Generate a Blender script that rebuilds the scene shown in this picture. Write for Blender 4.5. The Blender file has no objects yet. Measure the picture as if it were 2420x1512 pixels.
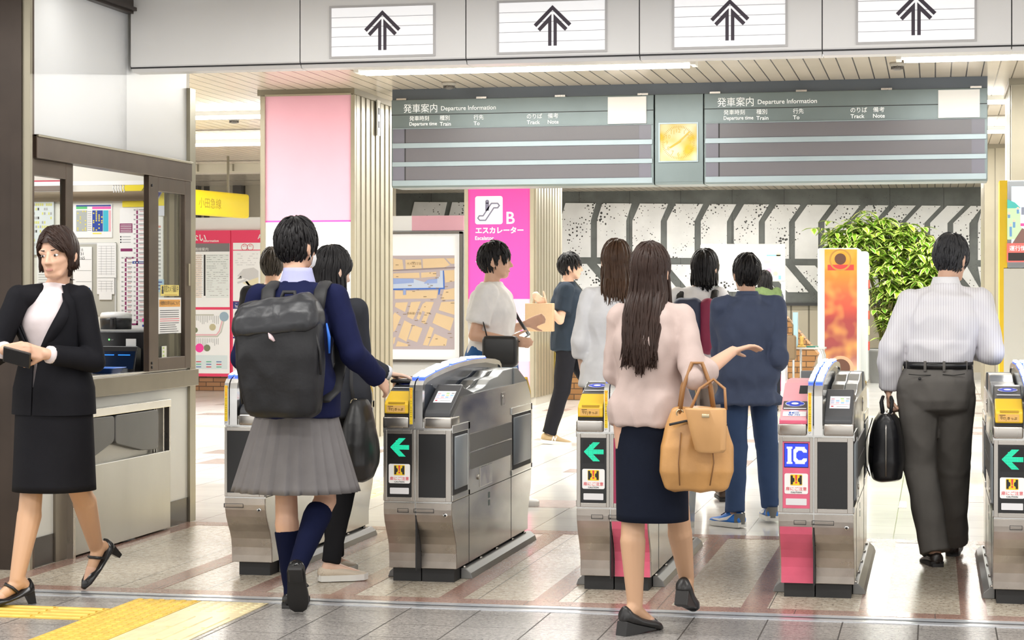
import bpy, math, random
import numpy as np
from mathutils import Vector, Matrix, Quaternion, noise

random.seed(7)
SC = bpy.context.scene
COL = SC.collection
PI = math.pi

# ---------------------------------------------------------------- camera
FPX, CX, HOR, CAMZ, YAW = 4700.0, 1210.0, 701.0, 1.38, math.radians(12.0)
SY, CY = math.sin(YAW), math.cos(YAW)
cam_d = bpy.data.cameras.new('camera')
cam_d.sensor_width = 36.0
cam_d.lens = FPX / 2420 * 36
cam_d.shift_y = -(756 - HOR) / 2420
cam_d.clip_end = 200
cam = bpy.data.objects.new('camera', cam_d)
COL.objects.link(cam)
cam.location = (0, 0, CAMZ)
cam.rotation_euler = (PI / 2, 0, YAW)
SC.camera = cam

# ---------------------------------------------------------------- world, exposure, large lights
SC.view_settings.view_transform = 'Standard'
SC.view_settings.look = 'None'
SC.view_settings.gamma = 1.0
SC.view_settings.exposure = 0.52
SC.view_settings.use_curve_mapping = False
w = bpy.data.worlds.new('world')
SC.world = w
w.use_nodes = True
w.node_tree.nodes['Background'].inputs[0].default_value = (1.0, 0.99, 0.97, 1)
w.node_tree.nodes['Background'].inputs[1].default_value = 1.05
SC.cycles.use_denoising = True
SC.cycles.max_bounces = 8
SC.cycles.diffuse_bounces = 4
SC.cycles.glossy_bounces = 4
SC.cycles.transparent_max_bounces = 12
SC.cycles.sample_clamp_indirect = 6.0
SC.cycles.caustics_reflective = False
SC.cycles.caustics_refractive = False


def area(loc, sx, sy, power, rot=(0, 0, 0), col=(1, 0.985, 0.95), spread=PI):
    d = bpy.data.lights.new('ceiling_lamp_light', 'AREA')
    d.shape = 'RECTANGLE'
    d.size, d.size_y, d.energy, d.color, d.spread = sx, sy, power, col, spread
    o = bpy.data.objects.new('ceiling_lamp_light', d)
    o.location, o.rotation_euler = loc, rot
    COL.objects.link(o)
    return o


# lamps of the front concourse (above the top of the frame)
for yy in (1.0, 4.2, 7.4):
    for xx in (-5.2, -2.2, 0.8):
        area((xx, yy, 3.0), 2.4, 0.25, 40)
area((-2.2, 9.6, 3.02), 4.2, 0.12, 14)


# ---------------------------------------------------------------- measured geometry
def P(px, py, Y):
    """point of the depth plane Y seen at a measured image position"""
    u = (px - CX) / FPX
    z = Y / (CY + SY * u)
    return z * (-SY + CY * u), CAMZ + (HOR - py) / FPX * z


def G(px, py):
    """floor point"""
    u = (px - CX) / FPX
    z = CAMZ * FPX / (py - HOR)
    return z * (-SY + CY * u), z * (CY + SY * u)


def K(px, py, X=-4.48):
    """point of a wall plane X = const -> (Y, Z)"""
    u = (px - CX) / FPX
    z = X / (-SY + CY * u)
    return z * (CY + SY * u), CAMZ + (HOR - py) / FPX * z


# ---------------------------------------------------------------- materials
MATS = {}


def node(nt, t, **kw):
    n = nt.nodes.new(t)
    for k, v in kw.items():
        if k in ('inp',):
            for i, x in v.items():
                n.inputs[i].default_value = x
        else:
            setattr(n, k, v)
    return n


def M(name, col=(.8, .8, .8), rough=.5, metal=0., spec=.5, es=0., ecol=None, bump=0., bscale=60., var=0., vscale=4.,
      coat=0., trans=0., stretch=None, rvar=0., alpha=1.):
    if name in MATS:
        return MATS[name]
    m = bpy.data.materials.new(name)
    m.use_nodes = True
    nt = m.node_tree
    b = nt.nodes['Principled BSDF']
    b.inputs['Base Color'].default_value = (*col, 1)
    b.inputs['Roughness'].default_value = rough
    b.inputs['Metallic'].default_value = metal
    b.inputs['Specular IOR Level'].default_value = spec
    b.inputs['Coat Weight'].default_value = coat
    b.inputs['Transmission Weight'].default_value = trans
    b.inputs['Alpha'].default_value = alpha
    if es:
        b.inputs['Emission Color'].default_value = (*(ecol or col), 1)
        b.inputs['Emission Strength'].default_value = es
    if bump or var or rvar:
        tc = node(nt, 'ShaderNodeTexCoord')
        mp = node(nt, 'ShaderNodeMapping')
        if stretch:
            mp.inputs['Scale'].default_value = stretch
        nt.links.new(tc.outputs['Object'], mp.inputs['Vector'])
        if var:
            n = node(nt, 'ShaderNodeTexNoise', inp={'Scale': vscale, 'Detail': 5.})
            nt.links.new(mp.outputs[0], n.inputs['Vector'])
            r = node(nt, 'ShaderNodeMapRange', inp={1: .3, 2: .7, 3: 1 - var, 4: 1 + var})
            nt.links.new(n.outputs[0], r.inputs[0])
            mx = node(nt, 'ShaderNodeMix', data_type='RGBA', blend_type='MULTIPLY')
            mx.inputs[0].default_value = 1
            mx.inputs[6].default_value = (*col, 1)
            nt.links.new(r.outputs[0], mx.inputs[7])
            nt.links.new(mx.outputs[2], b.inputs['Base Color'])
        if rvar:
            n = node(nt, 'ShaderNodeTexNoise', inp={'Scale': vscale * 1.7, 'Detail': 6.})
            nt.links.new(mp.outputs[0], n.inputs['Vector'])
            r = node(nt, 'ShaderNodeMapRange', inp={1: .3, 2: .7, 3: max(.02, rough - rvar), 4: rough + rvar})
            nt.links.new(n.outputs[0], r.inputs[0])
            nt.links.new(r.outputs[0], b.inputs['Roughness'])
        if bump:
            n = node(nt, 'ShaderNodeTexNoise', inp={'Scale': bscale, 'Detail': 3.})
            nt.links.new(mp.outputs[0], n.inputs['Vector'])
            bp = node(nt, 'ShaderNodeBump', inp={'Strength': bump, 'Distance': .01})
            nt.links.new(n.outputs[0], bp.inputs['Height'])
            nt.links.new(bp.outputs[0], b.inputs['Normal'])
    MATS[name] = m
    return m


def nmath(nt, op, a, b=None, c=None):
    n = nt.nodes.new('ShaderNodeMath')
    n.operation = op
    for i, x in enumerate((a, b, c)):
        if x is None:
            continue
        if isinstance(x, (int, float)):
            n.inputs[i].default_value = x
        else:
            nt.links.new(x, n.inputs[i])
    return n.outputs[0]


def joint_mask(nt, coord, pitch, width, off=0.):
    """1 inside a joint line repeated every pitch along the coordinate"""
    f = nmath(nt, 'FRACT', nmath(nt, 'DIVIDE', nmath(nt, 'ADD', coord, off + 1000 * pitch), pitch))
    return nmath(nt, 'LESS_THAN', f, width / pitch)


def mixc(nt, fac, a, b):
    mx = node(nt, 'ShaderNodeMix', data_type='RGBA')
    for i, x in ((0, fac), (6, a), (7, b)):
        if isinstance(x, (int, float)):
            mx.inputs[i].default_value = x
        elif isinstance(x, tuple):
            mx.inputs[i].default_value = (*x, 1)
        else:
            nt.links.new(x, mx.inputs[i])
    return mx.outputs[2]


def base_mat(name, rough=.5, metal=0., spec=.5):
    m = bpy.data.materials.new(name)
    m.use_nodes = True
    nt = m.node_tree
    b = nt.nodes['Principled BSDF']
    b.inputs['Roughness'].default_value = rough
    b.inputs['Metallic'].default_value = metal
    b.inputs['Specular IOR Level'].default_value = spec
    tc = node(nt, 'ShaderNodeTexCoord')
    sp = node(nt, 'ShaderNodeSeparateXYZ')
    nt.links.new(tc.outputs['Object'], sp.inputs[0])
    MATS[name] = m
    return m, nt, b, tc.outputs['Object'], sp.outputs


def granite(name, c1, c2, c3, tx, ty, ox, oy, rough=.22, joint=(.05, .045, .04), sc=55., jw=.006):
    m, nt, b, obj, xyz = base_mat(name, rough)
    n1 = node(nt, 'ShaderNodeTexNoise', inp={'Scale': sc, 'Detail': 4., 'Roughness': .7})
    n2 = node(nt, 'ShaderNodeTexNoise', inp={'Scale': sc * 1.9, 'Detail': 3., 'Roughness': .6})
    n3 = node(nt, 'ShaderNodeTexNoise', inp={'Scale': 2.2, 'Detail': 3.})
    for n in (n1, n2, n3):
        nt.links.new(obj, n.inputs['Vector'])
    r1 = node(nt, 'ShaderNodeMapRange', inp={1: .40, 2: .62, 3: 0., 4: 1.})
    nt.links.new(n1.outputs[0], r1.inputs[0])
    r2 = node(nt, 'ShaderNodeMapRange', inp={1: .56, 2: .66, 3: 0., 4: 1.})
    nt.links.new(n2.outputs[0], r2.inputs[0])
    c = mixc(nt, r1.outputs[0], c1, c2)
    c = mixc(nt, r2.outputs[0], c, c3)
    r3 = node(nt, 'ShaderNodeMapRange', inp={1: .3, 2: .7, 3: .86, 4: 1.1})
    nt.links.new(n3.outputs[0], r3.inputs[0])
    mx = node(nt, 'ShaderNodeMix', data_type='RGBA', blend_type='MULTIPLY')
    mx.inputs[0].default_value = 1
    nt.links.new(c, mx.inputs[6])
    nt.links.new(r3.outputs[0], mx.inputs[7])
    jx = joint_mask(nt, xyz[0], tx, jw, ox)
    jy = joint_mask(nt, xyz[1], ty, jw, oy)
    j = nmath(nt, 'MAXIMUM', jx, jy)
    c = mixc(nt, j, mx.outputs[2], joint)
    nt.links.new(c, b.inputs['Base Color'])
    nt.links.new(nmath(nt, 'ADD', rough, nmath(nt, 'MULTIPLY', j, .4)), b.inputs['Roughness'])
    return m


def ribbed(name, col, dark, axis, pitch, width, rough=.35, var=.05, metal=0.):
    m, nt, b, obj, xyz = base_mat(name, rough, metal)
    n = node(nt, 'ShaderNodeTexNoise', inp={'Scale': 1.6, 'Detail': 3.})
    nt.links.new(obj, n.inputs['Vector'])
    r = node(nt, 'ShaderNodeMapRange', inp={1: .3, 2: .7, 3: 1 - var, 4: 1 + var})
    nt.links.new(n.outputs[0], r.inputs[0])
    mx = node(nt, 'ShaderNodeMix', data_type='RGBA', blend_type='MULTIPLY')
    mx.inputs[0].default_value = 1
    mx.inputs[6].default_value = (*col, 1)
    nt.links.new(r.outputs[0], mx.inputs[7])
    j = joint_mask(nt, xyz[axis], pitch, width)
    nt.links.new(mixc(nt, j, mx.outputs[2], dark), b.inputs['Base Color'])
    return m


def brick_mat(name, c1, c2, mortar, scale=1., w=.22, h=.065):
    m, nt, b, obj, xyz = base_mat(name, .55)
    cb = node(nt, 'ShaderNodeCombineXYZ')
    nt.links.new(nmath(nt, 'ADD', xyz[0], xyz[1]), cb.inputs[0])
    nt.links.new(xyz[2], cb.inputs[1])
    br = node(nt, 'ShaderNodeTexBrick', inp={'Color1': (*c1, 1), 'Color2': (*c2, 1), 'Mortar': (*mortar, 1), 'Scale': 1.,
                                             'Mortar Size': .006, 'Brick Width': w, 'Row Height': h})
    nt.links.new(cb.outputs[0], br.inputs['Vector'])
    nt.links.new(br.outputs[0], b.inputs['Base Color'])
    return m


def speckled(name, col, spot, scale, thr, rough=.35, metal=0., var=.06, amount=.5):
    m, nt, b, obj, xyz = base_mat(name, rough, metal)
    v = node(nt, 'ShaderNodeTexVoronoi', inp={'Scale': scale, 'Randomness': 1.})
    nt.links.new(obj, v.inputs['Vector'])
    n = node(nt, 'ShaderNodeTexNoise', inp={'Scale': scale * .12, 'Detail': 3.})
    nt.links.new(obj, n.inputs['Vector'])
    rr = node(nt, 'ShaderNodeMapRange', inp={1: .35, 2: .75, 3: 0., 4: thr * 2})
    nt.links.new(n.outputs[0], rr.inputs[0])
    k = nmath(nt, 'LESS_THAN', v.outputs['Distance'], rr.outputs[0])
    n2 = node(nt, 'ShaderNodeTexNoise', inp={'Scale': 3., 'Detail': 4.})
    nt.links.new(obj, n2.inputs['Vector'])
    r = node(nt, 'ShaderNodeMapRange', inp={1: .3, 2: .7, 3: 1 - var, 4: 1 + var})
    nt.links.new(n2.outputs[0], r.inputs[0])
    mx = node(nt, 'ShaderNodeMix', data_type='RGBA', blend_type='MULTIPLY')
    mx.inputs[0].default_value = 1
    mx.inputs[6].default_value = (*col, 1)
    nt.links.new(r.outputs[0], mx.inputs[7])
    nt.links.new(mixc(nt, k, mx.outputs[2], spot), b.inputs['Base Color'])
    return m


# ---------------------------------------------------------------- mesh builder
class MB:
    def __init__(s):
        s.v, s.f, s.mi, s.sm = [], [], [], []

    def add(s, vs, fs, mi=0, smooth=False):
        o = len(s.v)
        s.v.extend([tuple(x) for x in vs])
        for f in fs:
            s.f.append([i + o for i in f])
            s.mi.append(mi)
            s.sm.append(smooth)

    def merge(s, o, mat=None):
        vs = [tuple(mat @ Vector(x)) for x in o.v] if mat else o.v
        k = len(s.v)
        s.v.extend(vs)
        s.f.extend([[i + k for i in f] for f in o.f])
        s.mi.extend(o.mi)
        s.sm.extend(o.sm)

    def box(s, x0, x1, y0, y1, z0, z1, mi=0, r=0., seg=2):
        if r <= 0:
            s.add([(x0, y0, z0), (x1, y0, z0), (x1, y1, z0), (x0, y1, z0), (x0, y0, z1), (x1, y0, z1), (x1, y1, z1), (x0, y1, z1)],
                  [(0, 3, 2, 1), (4, 5, 6, 7), (0, 1, 5, 4), (1, 2, 6, 5), (2, 3, 7, 6), (3, 0, 4, 7)], mi)
            return
        cx, cy, cz = (x0 + x1) / 2, (y0 + y1) / 2, (z0 + z1) / 2
        hx, hy, hz = abs(x1 - x0) / 2, abs(y1 - y0) / 2, abs(z1 - z0) / 2
        r = min(r, hx * .99, hy * .99, hz * .99)
        # rounded box: rings of rounded rectangles
        n = seg * 2
        prof = []
        for k in range(seg + 1):
            a = -PI / 2 + PI / 2 * k / seg
            prof.append((-hz + r + r * math.sin(a), r - r * math.cos(a)))
        for k in range(seg + 1):
            a = PI / 2 * k / seg
            prof.append((hz - r + r * math.sin(a), r - r * math.cos(a)))
        rings = []
        for z, ins in prof:
            ring = []
            for qx, qy, a0 in ((1, 1, 0), (-1, 1, PI / 2), (-1, -1, PI), (1, -1, 1.5 * PI)):
                for k in range(seg + 1):
                    a = a0 + PI / 2 * k / seg
                    rr = r - ins
                    ring.append((cx + qx * (hx - r) + rr * math.cos(a), cy + qy * (hy - r) + rr * math.sin(a), cz + z))
            rings.append(ring)
        s.rings(rings, mi, True, cap=True)

    def rings(s, rings, mi=0, smooth=True, cap=True, closed=True):
        n = len(rings[0])
        vs = [p for r in rings for p in r]
        fs = []
        for i in range(len(rings) - 1):
            for j in range(n if closed else n - 1):
                a, b = i * n + j, i * n + (j + 1) % n
                fs.append((a, b, b + n, a + n))
        if cap and closed:
            fs.append(tuple(range(n - 1, -1, -1)))
            fs.append(tuple((len(rings) - 1) * n + j for j in range(n)))
        s.add(vs, fs, mi, smooth)

    def prism(s, pts, axis, a, b, mi=0, smooth=False):
        """pts: 2D polygon; axis: 0 -> (y,z), 1 -> (x,z), 2 -> (x,y)"""
        def mk(p, t):
            return (t, p[0], p[1]) if axis == 0 else (p[0], t, p[1]) if axis == 1 else (p[0], p[1], t)
        n = len(pts)
        vs = [mk(p, a) for p in pts] + [mk(p, b) for p in pts]
        fs = [tuple(range(n)), tuple(range(2 * n - 1, n - 1, -1))] + [(i, i + n, (i + 1) % n + n, (i + 1) % n) for i in range(n)]
        s.add(vs, fs, mi, smooth)

    def cyl(s, p, q, r0, r1=None, n=16, mi=0, smooth=True, cap=True):
        s.tube([p, q], [r0, r0 if r1 is None else r1], n, mi, smooth, cap)

    def tube(s, pts, r, n=8, mi=0, smooth=True, cap=True, flat=1., up=None):
        pts = [Vector(p) for p in pts]
        if not isinstance(r, (list, tuple)):
            r = [r] * len(pts)
        rings = []
        prev = None
        for i, p in enumerate(pts):
            d = (pts[min(i + 1, len(pts) - 1)] - pts[max(i - 1, 0)])
            if d.length < 1e-9:
                d = Vector((0, 0, 1))
            d.normalize()
            if prev is None:
                ref = Vector(up) if up else (Vector((0, 0, 1)) if abs(d.z) < .9 else Vector((1, 0, 0)))
                a = d.cross(ref)
                if a.length < 1e-6:
                    a = d.cross(Vector((0, 1, 0)))
                a.normalize()
            else:
                a = prev - d * prev.dot(d)
                a.normalize()
            prev = a
            b = d.cross(a)
            rings.append([tuple(p + a * (r[i] * math.cos(2 * PI * k / n)) + b * (r[i] * flat * math.sin(2 * PI * k / n))) for k in range(n)])
        s.rings(rings, mi, smooth, cap)

    def ball(s, c, rx, ry=None, rz=None, n=16, m=10, mi=0, rot=None):
        ry, rz = ry or rx, rz or rx
        c = Vector(c)
        rings = []
        for i in range(1, m):
            t = -PI / 2 + PI * i / m
            ring = []
            for j in range(n):
                a = 2 * PI * j / n
                p = Vector((rx * math.cos(t) * math.cos(a), ry * math.cos(t) * math.sin(a), rz * math.sin(t)))
                ring.append(tuple(c + (rot @ p if rot else p)))
            rings.append(ring)
        s.rings(rings, mi, True)

    def capsule(s, p, q, r0, r1=None, n=14, flat=1., up=None):
        """closed tapered limb with round ends"""
        r1 = r0 if r1 is None else r1
        p, q = Vector(p), Vector(q)
        d = q - p
        if d.length < 1e-6:
            return s.ball(p, r0)
        d.normalize()
        pts, rr = [], []
        for k in range(1, 5):
            a = PI / 2 * k / 4
            pts.append(p - d * r0 * math.cos(a)); rr.append(max(r0 * math.sin(a), 1e-4))
        for k in range(3, -1, -1):
            a = PI / 2 * k / 4
            if k == 0:
                a = .08
            pts.append(q + d * r1 * math.cos(a)); rr.append(max(r1 * math.sin(a), 1e-4))
        # tube() needs the exact axis
        s.tube(pts, rr, n, 0, True, True, flat, up)

    def quad(s, a, b, c, d, mi=0):
        s.add([a, b, c, d], [(0, 1, 2, 3)], mi)

    def mesh(s, name, mats):
        me = bpy.data.meshes.new(name)
        me.from_pydata(s.v, [], s.f)
        for m in mats:
            me.materials.append(m)
        me.polygons.foreach_set('material_index', s.mi)
        me.polygons.foreach_set('use_smooth', s.sm)
        me.update()
        return me

    def build(s, name, mats, parent=None, label=None, loc=None, bevel=0., seg=2):
        if not isinstance(mats, (list, tuple)):
            mats = [mats]
        o = bpy.data.objects.new(name, s.mesh(name, mats))
        COL.objects.link(o)
        if parent:
            o.parent = parent
        if loc:
            o.location = loc
        if label:
            o['label'] = label
        if bevel:
            md = o.modifiers.new('edge', 'BEVEL')
            md.width, md.segments, md.limit_method, md.angle_limit = bevel, seg, 'ANGLE', .6
            md.harden_normals = False
        return o


def thing(name, label, cat, loc=(0, 0, 0), rz=0., group=None):
    o = bpy.data.objects.new(name, None)
    o.empty_display_size = .1
    COL.objects.link(o)
    o.location = loc
    o.rotation_euler = (0, 0, rz)
    return tag(o, label, cat, group)


def tag(o, label=None, cat=None, group=None, kind=None):
    for k, v in (('label', label), ('category', cat), ('group', group), ('kind', kind)):
        if v:
            o[k] = v
    return o


def struct(o):
    o['kind'] = 'structure'
    return o


def box_obj(name, x0, x1, y0, y1, z0, z1, m, parent=None, label=None, r=0., bevel=0.):
    b = MB()
    b.box(x0, x1, y0, y1, z0, z1, 0, r)
    return b.build(name, m, parent, label, bevel=bevel)


# ---------------------------------------------------------------- lettering
_TX = {}


def text_geo(body, bold=0., res=3):
    key = (body, bold, res)
    if key not in _TX:
        c = bpy.data.curves.new('lettering', 'FONT')
        c.body = body
        c.resolution_u = res
        c.offset = bold
        o = bpy.data.objects.new('lettering', c)
        COL.objects.link(o)
        bpy.context.view_layer.update()
        me = bpy.data.meshes.new_from_object(o.evaluated_get(bpy.context.evaluated_depsgraph_get()))
        v = [tuple(x.co) for x in me.vertices]
        f = [list(p.vertices) for p in me.polygons]
        bpy.data.objects.remove(o)
        bpy.data.curves.remove(c)
        bpy.data.meshes.remove(me)
        xs = [p[0] for p in v]
        ys = [p[1] for p in v]
        _TX[key] = (v, f, min(xs), max(xs), min(ys), max(ys))
    return _TX[key]


def letters(mb, body, x, y, h=None, w=None, mp=None, mi=0, align='l', bold=0., res=3):
    """lettering put in mb; box left-bottom at x, y; h/w the box of the drawn marks; mp maps (x, y) to 3D"""
    v, f, x0, x1, y0, y1 = text_geo(body, bold, res)
    if h is None:
        sx = sy = w / (x1 - x0)
    else:
        sy = h / (y1 - y0)
        sx = sy if w is None else w / (x1 - x0)
    W = (x1 - x0) * sx
    ox = x - (W / 2 if align == 'c' else W if align == 'r' else 0)
    mb.add([mp(ox + (p[0] - x0) * sx, y + (p[1] - y0) * sy) for p in v], f, mi)
    return W


def front(y):
    """map for lettering on a face looking at -Y"""
    return lambda a, b: (a, y, b)


def face(o, ex, ey):
    o, ex, ey = Vector(o), Vector(ex), Vector(ey)
    return lambda a, b: tuple(o + ex * a + ey * b)


def rect(mb, mp, x0, x1, y0, y1, mi=0):
    mb.add([mp(x0, y0), mp(x1, y0), mp(x1, y1), mp(x0, y1)], [(0, 1, 2, 3)], mi)


def rrect(mb, mp, x0, x1, y0, y1, r, mi=0):
    pts = []
    for cx, cy, a0 in ((x1 - r, y1 - r, 0), (x0 + r, y1 - r, 90), (x0 + r, y0 + r, 180), (x1 - r, y0 + r, 270)):
        for k in range(5):
            a = math.radians(a0 + 90 * k / 4)
            pts.append(mp(cx + r * math.cos(a), cy + r * math.sin(a)))
    mb.add(pts, [tuple(range(len(pts)))], mi)


def poly(mb, mp, pts, mi=0):
    mb.add([mp(*p) for p in pts], [tuple(range(len(pts)))], mi)


def disc(mb, mp, cx, cy, r, mi=0, n=24, r2=None):
    if r2 is None:
        poly(mb, mp, [(cx + r * math.cos(2 * PI * k / n), cy + r * math.sin(2 * PI * k / n)) for k in range(n)], mi)
    else:
        vs = [mp(cx + q * math.cos(2 * PI * k / n), cy + q * math.sin(2 * PI * k / n)) for k in range(n) for q in (r, r2)]
        mb.add(vs, [(2 * k, (2 * k + 2) % (2 * n), (2 * k + 3) % (2 * n), 2 * k + 1) for k in range(n)], mi)


def stroke(mb, mp, pts, wd, mi=0):
    """flat mitred polyline of a given width"""
    n = len(pts)
    closed = n > 2 and math.dist(pts[0], pts[-1]) < 1e-6
    if closed:
        pts = pts[:-1]
        n -= 1
    L, R = [], []
    for i, (x, y) in enumerate(pts):
        p = pts[i - 1] if i > 0 or closed else None
        q = pts[(i + 1) % n] if i < n - 1 or closed else None
        ds = []
        for u, v in ((p, (x, y)), ((x, y), q)):
            if u and v:
                m = math.dist(u, v) or 1e-9
                ds.append(((v[0] - u[0]) / m, (v[1] - u[1]) / m))
        dx, dy = sum(d[0] for d in ds), sum(d[1] for d in ds)
        m = math.hypot(dx, dy) or 1e-9
        nx, ny = -dy / m, dx / m
        k = wd / 2 / max(.45, abs(nx * -ds[0][1] + ny * ds[0][0]))
        e = 0 if p and q else wd * .3 * (-1 if not p else 1)
        x, y = x + ds[0][0] * e, y + ds[0][1] * e
        L.append(mp(x + nx * k, y + ny * k))
        R.append(mp(x - nx * k, y - ny * k))
    mb.add(L + R, [(i, i + n, (i + 1) % n + n, (i + 1) % n) for i in range(n if closed else n - 1)], mi)


def off(mp, n, d):
    n = Vector(n) * d
    return lambda a, b: tuple(Vector(mp(a, b)) + n)


# ---------------------------------------------------------------- common materials
STEEL = M('brushed_steel', (.52, .49, .45), .27, 1., var=.04, vscale=4, rvar=.02, stretch=(1, 1, .35))
STEEL_L = M('bright_steel', (.74, .73, .71), .2, 1., var=.05, vscale=5, rvar=.05)
STEEL_D = M('worn_steel', (.45, .41, .37), .33, 1., var=.2, vscale=6, rvar=.1)
BLACKP = M('black_panel', (.012, .012, .013), .28, var=.15)
BLACKR = M('black_rubber', (.018, .018, .019), .55)
GREYP = M('grey_plastic', (.16, .17, .18), .32, var=.06)
GREYL = M('light_grey_plastic', (.36, .38, .39), .3)
WHITE = M('white_paint', (.86, .86, .85), .4, var=.02, vscale=1.5)
PAPER = M('white_paper', (.88, .88, .87), .6)
INK = M('black_ink', (.02, .02, .022), .6)
GREYINK = M('grey_ink', (.42, .42, .43), .6)
RED = M('red_ink', (.75, .04, .07), .5)
BRONZE = M('bronze_aluminium', (.115, .085, .065), .33, .75, var=.12, vscale=5)
BRONZE_D = M('dark_bronze', (.05, .036, .028), .35, .5, var=.15)
GLASS = M('clear_glass', (.95, .97, .96), .02, trans=1., spec=.5)
GLASS.node_tree.nodes['Principled BSDF'].inputs['IOR'].default_value = 1.05
YEL = M('yellow_paint', (.85, .56, .03), .4)
def glass_mat(name, tint=(.96, .98, .97), refl=.08):
    m = bpy.data.materials.new(name)
    m.use_nodes = True
    nt = m.node_tree
    nt.nodes.remove(nt.nodes['Principled BSDF'])
    t = node(nt, 'ShaderNodeBsdfTransparent', inp={0: (*tint, 1)})
    g = node(nt, 'ShaderNodeBsdfGlossy', inp={'Roughness': .02})
    fr = node(nt, 'ShaderNodeLayerWeight', inp={0: .5})
    mx = node(nt, 'ShaderNodeMixShader')
    nt.links.new(nmath(nt, 'ADD', nmath(nt, 'MULTIPLY', nmath(nt, 'POWER', fr.outputs[1], 4.), .4), refl * .5), mx.inputs[0])
    nt.links.new(t.outputs[0], mx.inputs[1])
    nt.links.new(g.outputs[0], mx.inputs[2])
    nt.links.new(mx.outputs[0], nt.nodes['Material Output'].inputs[0])
    return m


GLASS = glass_mat('window_glass')
# ================================================================ floor
GR_FRONT = granite('granite_grey', (.25, .235, .225), (.38, .36, .34), (.10, .095, .09), .315, .315, .07, .09, .25, sc=45)
GR_LANE = granite('granite_beige', (.47, .40, .31), (.68, .61, .50), (.17, .125, .09), .44, .62, .28, .0, .27, sc=30, jw=.004)
GR_RED = granite('granite_red', (.36, .205, .16), (.45, .29, .235), (.2, .10, .08), .6, .31, 0, .05, .18, jw=.003)
mt, nt, b_, obj_, xyz_ = base_mat('white_floor_tile', .13)
n_ = node(nt, 'ShaderNodeTexNoise', inp={'Scale': 1.3, 'Detail': 4.})
nt.links.new(obj_, n_.inputs['Vector'])
r_ = node(nt, 'ShaderNodeMapRange', inp={1: .3, 2: .7, 3: .70, 4: .84})
nt.links.new(n_.outputs[0], r_.inputs[0])
j_ = nmath(nt, 'MAXIMUM', nmath(nt, 'MULTIPLY', joint_mask(nt, xyz_[0], .42, .006, .235), 1.), nmath(nt, 'MULTIPLY', joint_mask(nt, xyz_[1], .42, .007), .45))
cc_ = node(nt, 'ShaderNodeCombineColor')
for i_, k_ in enumerate((1., .995, .965)):
    nt.links.new(nmath(nt, 'MULTIPLY', r_.outputs[0], k_), cc_.inputs[i_])
nt.links.new(mixc(nt, j_, cc_.outputs[0], (.22, .20, .19)), b_.inputs['Base Color'])
TILE_W = mt

fl = MB()
fl.box(-9, 4, -4, 8.54, -.06, 0, 0)
fl.box(-9, 4, 8.70, 11.52, -.06, 0, 1)
fl.box(-12, 8, 11.52, 40, -.06, 0, 2)
struct(fl.build('floor', [GR_FRONT, GR_LANE, TILE_W]))
STRIP = M('steel_threshold', (.74, .77, .82), .22, .55, var=.06, rvar=.06, stretch=(.3, 6, 1))
st = MB()
st.box(-9, 4, 8.54, 8.595, -.05, .003, 0)
st.box(-9, 4, 8.60, 8.64, -.05, .001, 1)
st.box(-9, 4, 8.645, 8.70, -.05, .003, 0)
struct(st.build('floor_shutter_track', [STRIP, M('track_dark', (.10, .10, .11), .3, .8)]))

GATE_X = [-3.372, -2.424, -1.467, -.527, .424]
GATE_YS = [9.37, 9.33, 9.25, 9.21, 9.20]
tr = MB()
tr.box(-4.5, 2, 8.72, 8.84, -.05, .0015)
tr.box(-4.5, 2, 11.36, 11.52, -.05, .0015)
for gx in GATE_X:
    for sx in (-1, 1):
        xa, xb = gx + sx * .20, gx + sx * .315
        tr.box(min(xa, xb), max(xa, xb), 8.845, 11.355, -.05, .0015)
tr.box(-4.46, -4.36, 8.845, 11.355, -.05, .0015)
struct(tr.build('floor_red_granite_border', GR_RED))

inl = MB()
for (x0, y0, x1, y1) in ((504, 953, 540, 957), (461, 976, 532, 980), (478, 1063, 540, 1071), (461, 1084, 540, 1095),
                         (1237, 1183, 1357, 1198), (1330, 1108, 1360, 1116), (1700, 1088, 1768, 1099), (1740, 1039, 1824, 1045),
                         (2284, 1021, 2324, 1027), (2278, 1173, 2330, 1187), (2123, 1185, 2142, 1200), (2046, 1062, 2070, 1072),
                         (1280, 966, 1340, 971), (1240, 1036, 1282, 1040), (2040, 1022, 2100, 1028), (2284, 975, 2324, 978), (2284, 1009, 2324, 1013),
                         (2270, 945, 2330, 948), (2270, 930, 2330, 932), (1455, 1150, 1640, 1160), (820, 1062, 905, 1068)):
    xa, ya = G(x0, y1)
    xb, yb = G(x1, y0)
    xm, _ = G(x1, y1)
    inl.box(xa, xm, ya, max(yb, ya + .12), -.05, .0012)
struct(inl.build('floor_brown_tile_band', M('brown_tile', (.33, .26, .235), .25, var=.15, vscale=20)))

TAC = M('tactile_yellow', (.74, .50, .09), .45, var=.14, vscale=14)
TACP = M('tactile_pale', (.80, .68, .40), .35, var=.12, vscale=10)


def dots(mb, x0, x1, y0, y1, n, h, mi):
    nx = max(1, round((x1 - x0) / .3 * n))
    ny = max(1, round((y1 - y0) / .3 * n))
    for i in range(nx):
        for k in range(ny):
            cx, cy = x0 + (i + .5) * (x1 - x0) / nx, y0 + (k + .5) * (y1 - y0) / ny
            mb.rings([[(cx + r * math.cos(a * PI / 6), cy + r * math.sin(a * PI / 6), z) for a in range(12)] for r, z in ((.0165, .0), (.0155, h * .7), (.011, h))], mi, True)


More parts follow.
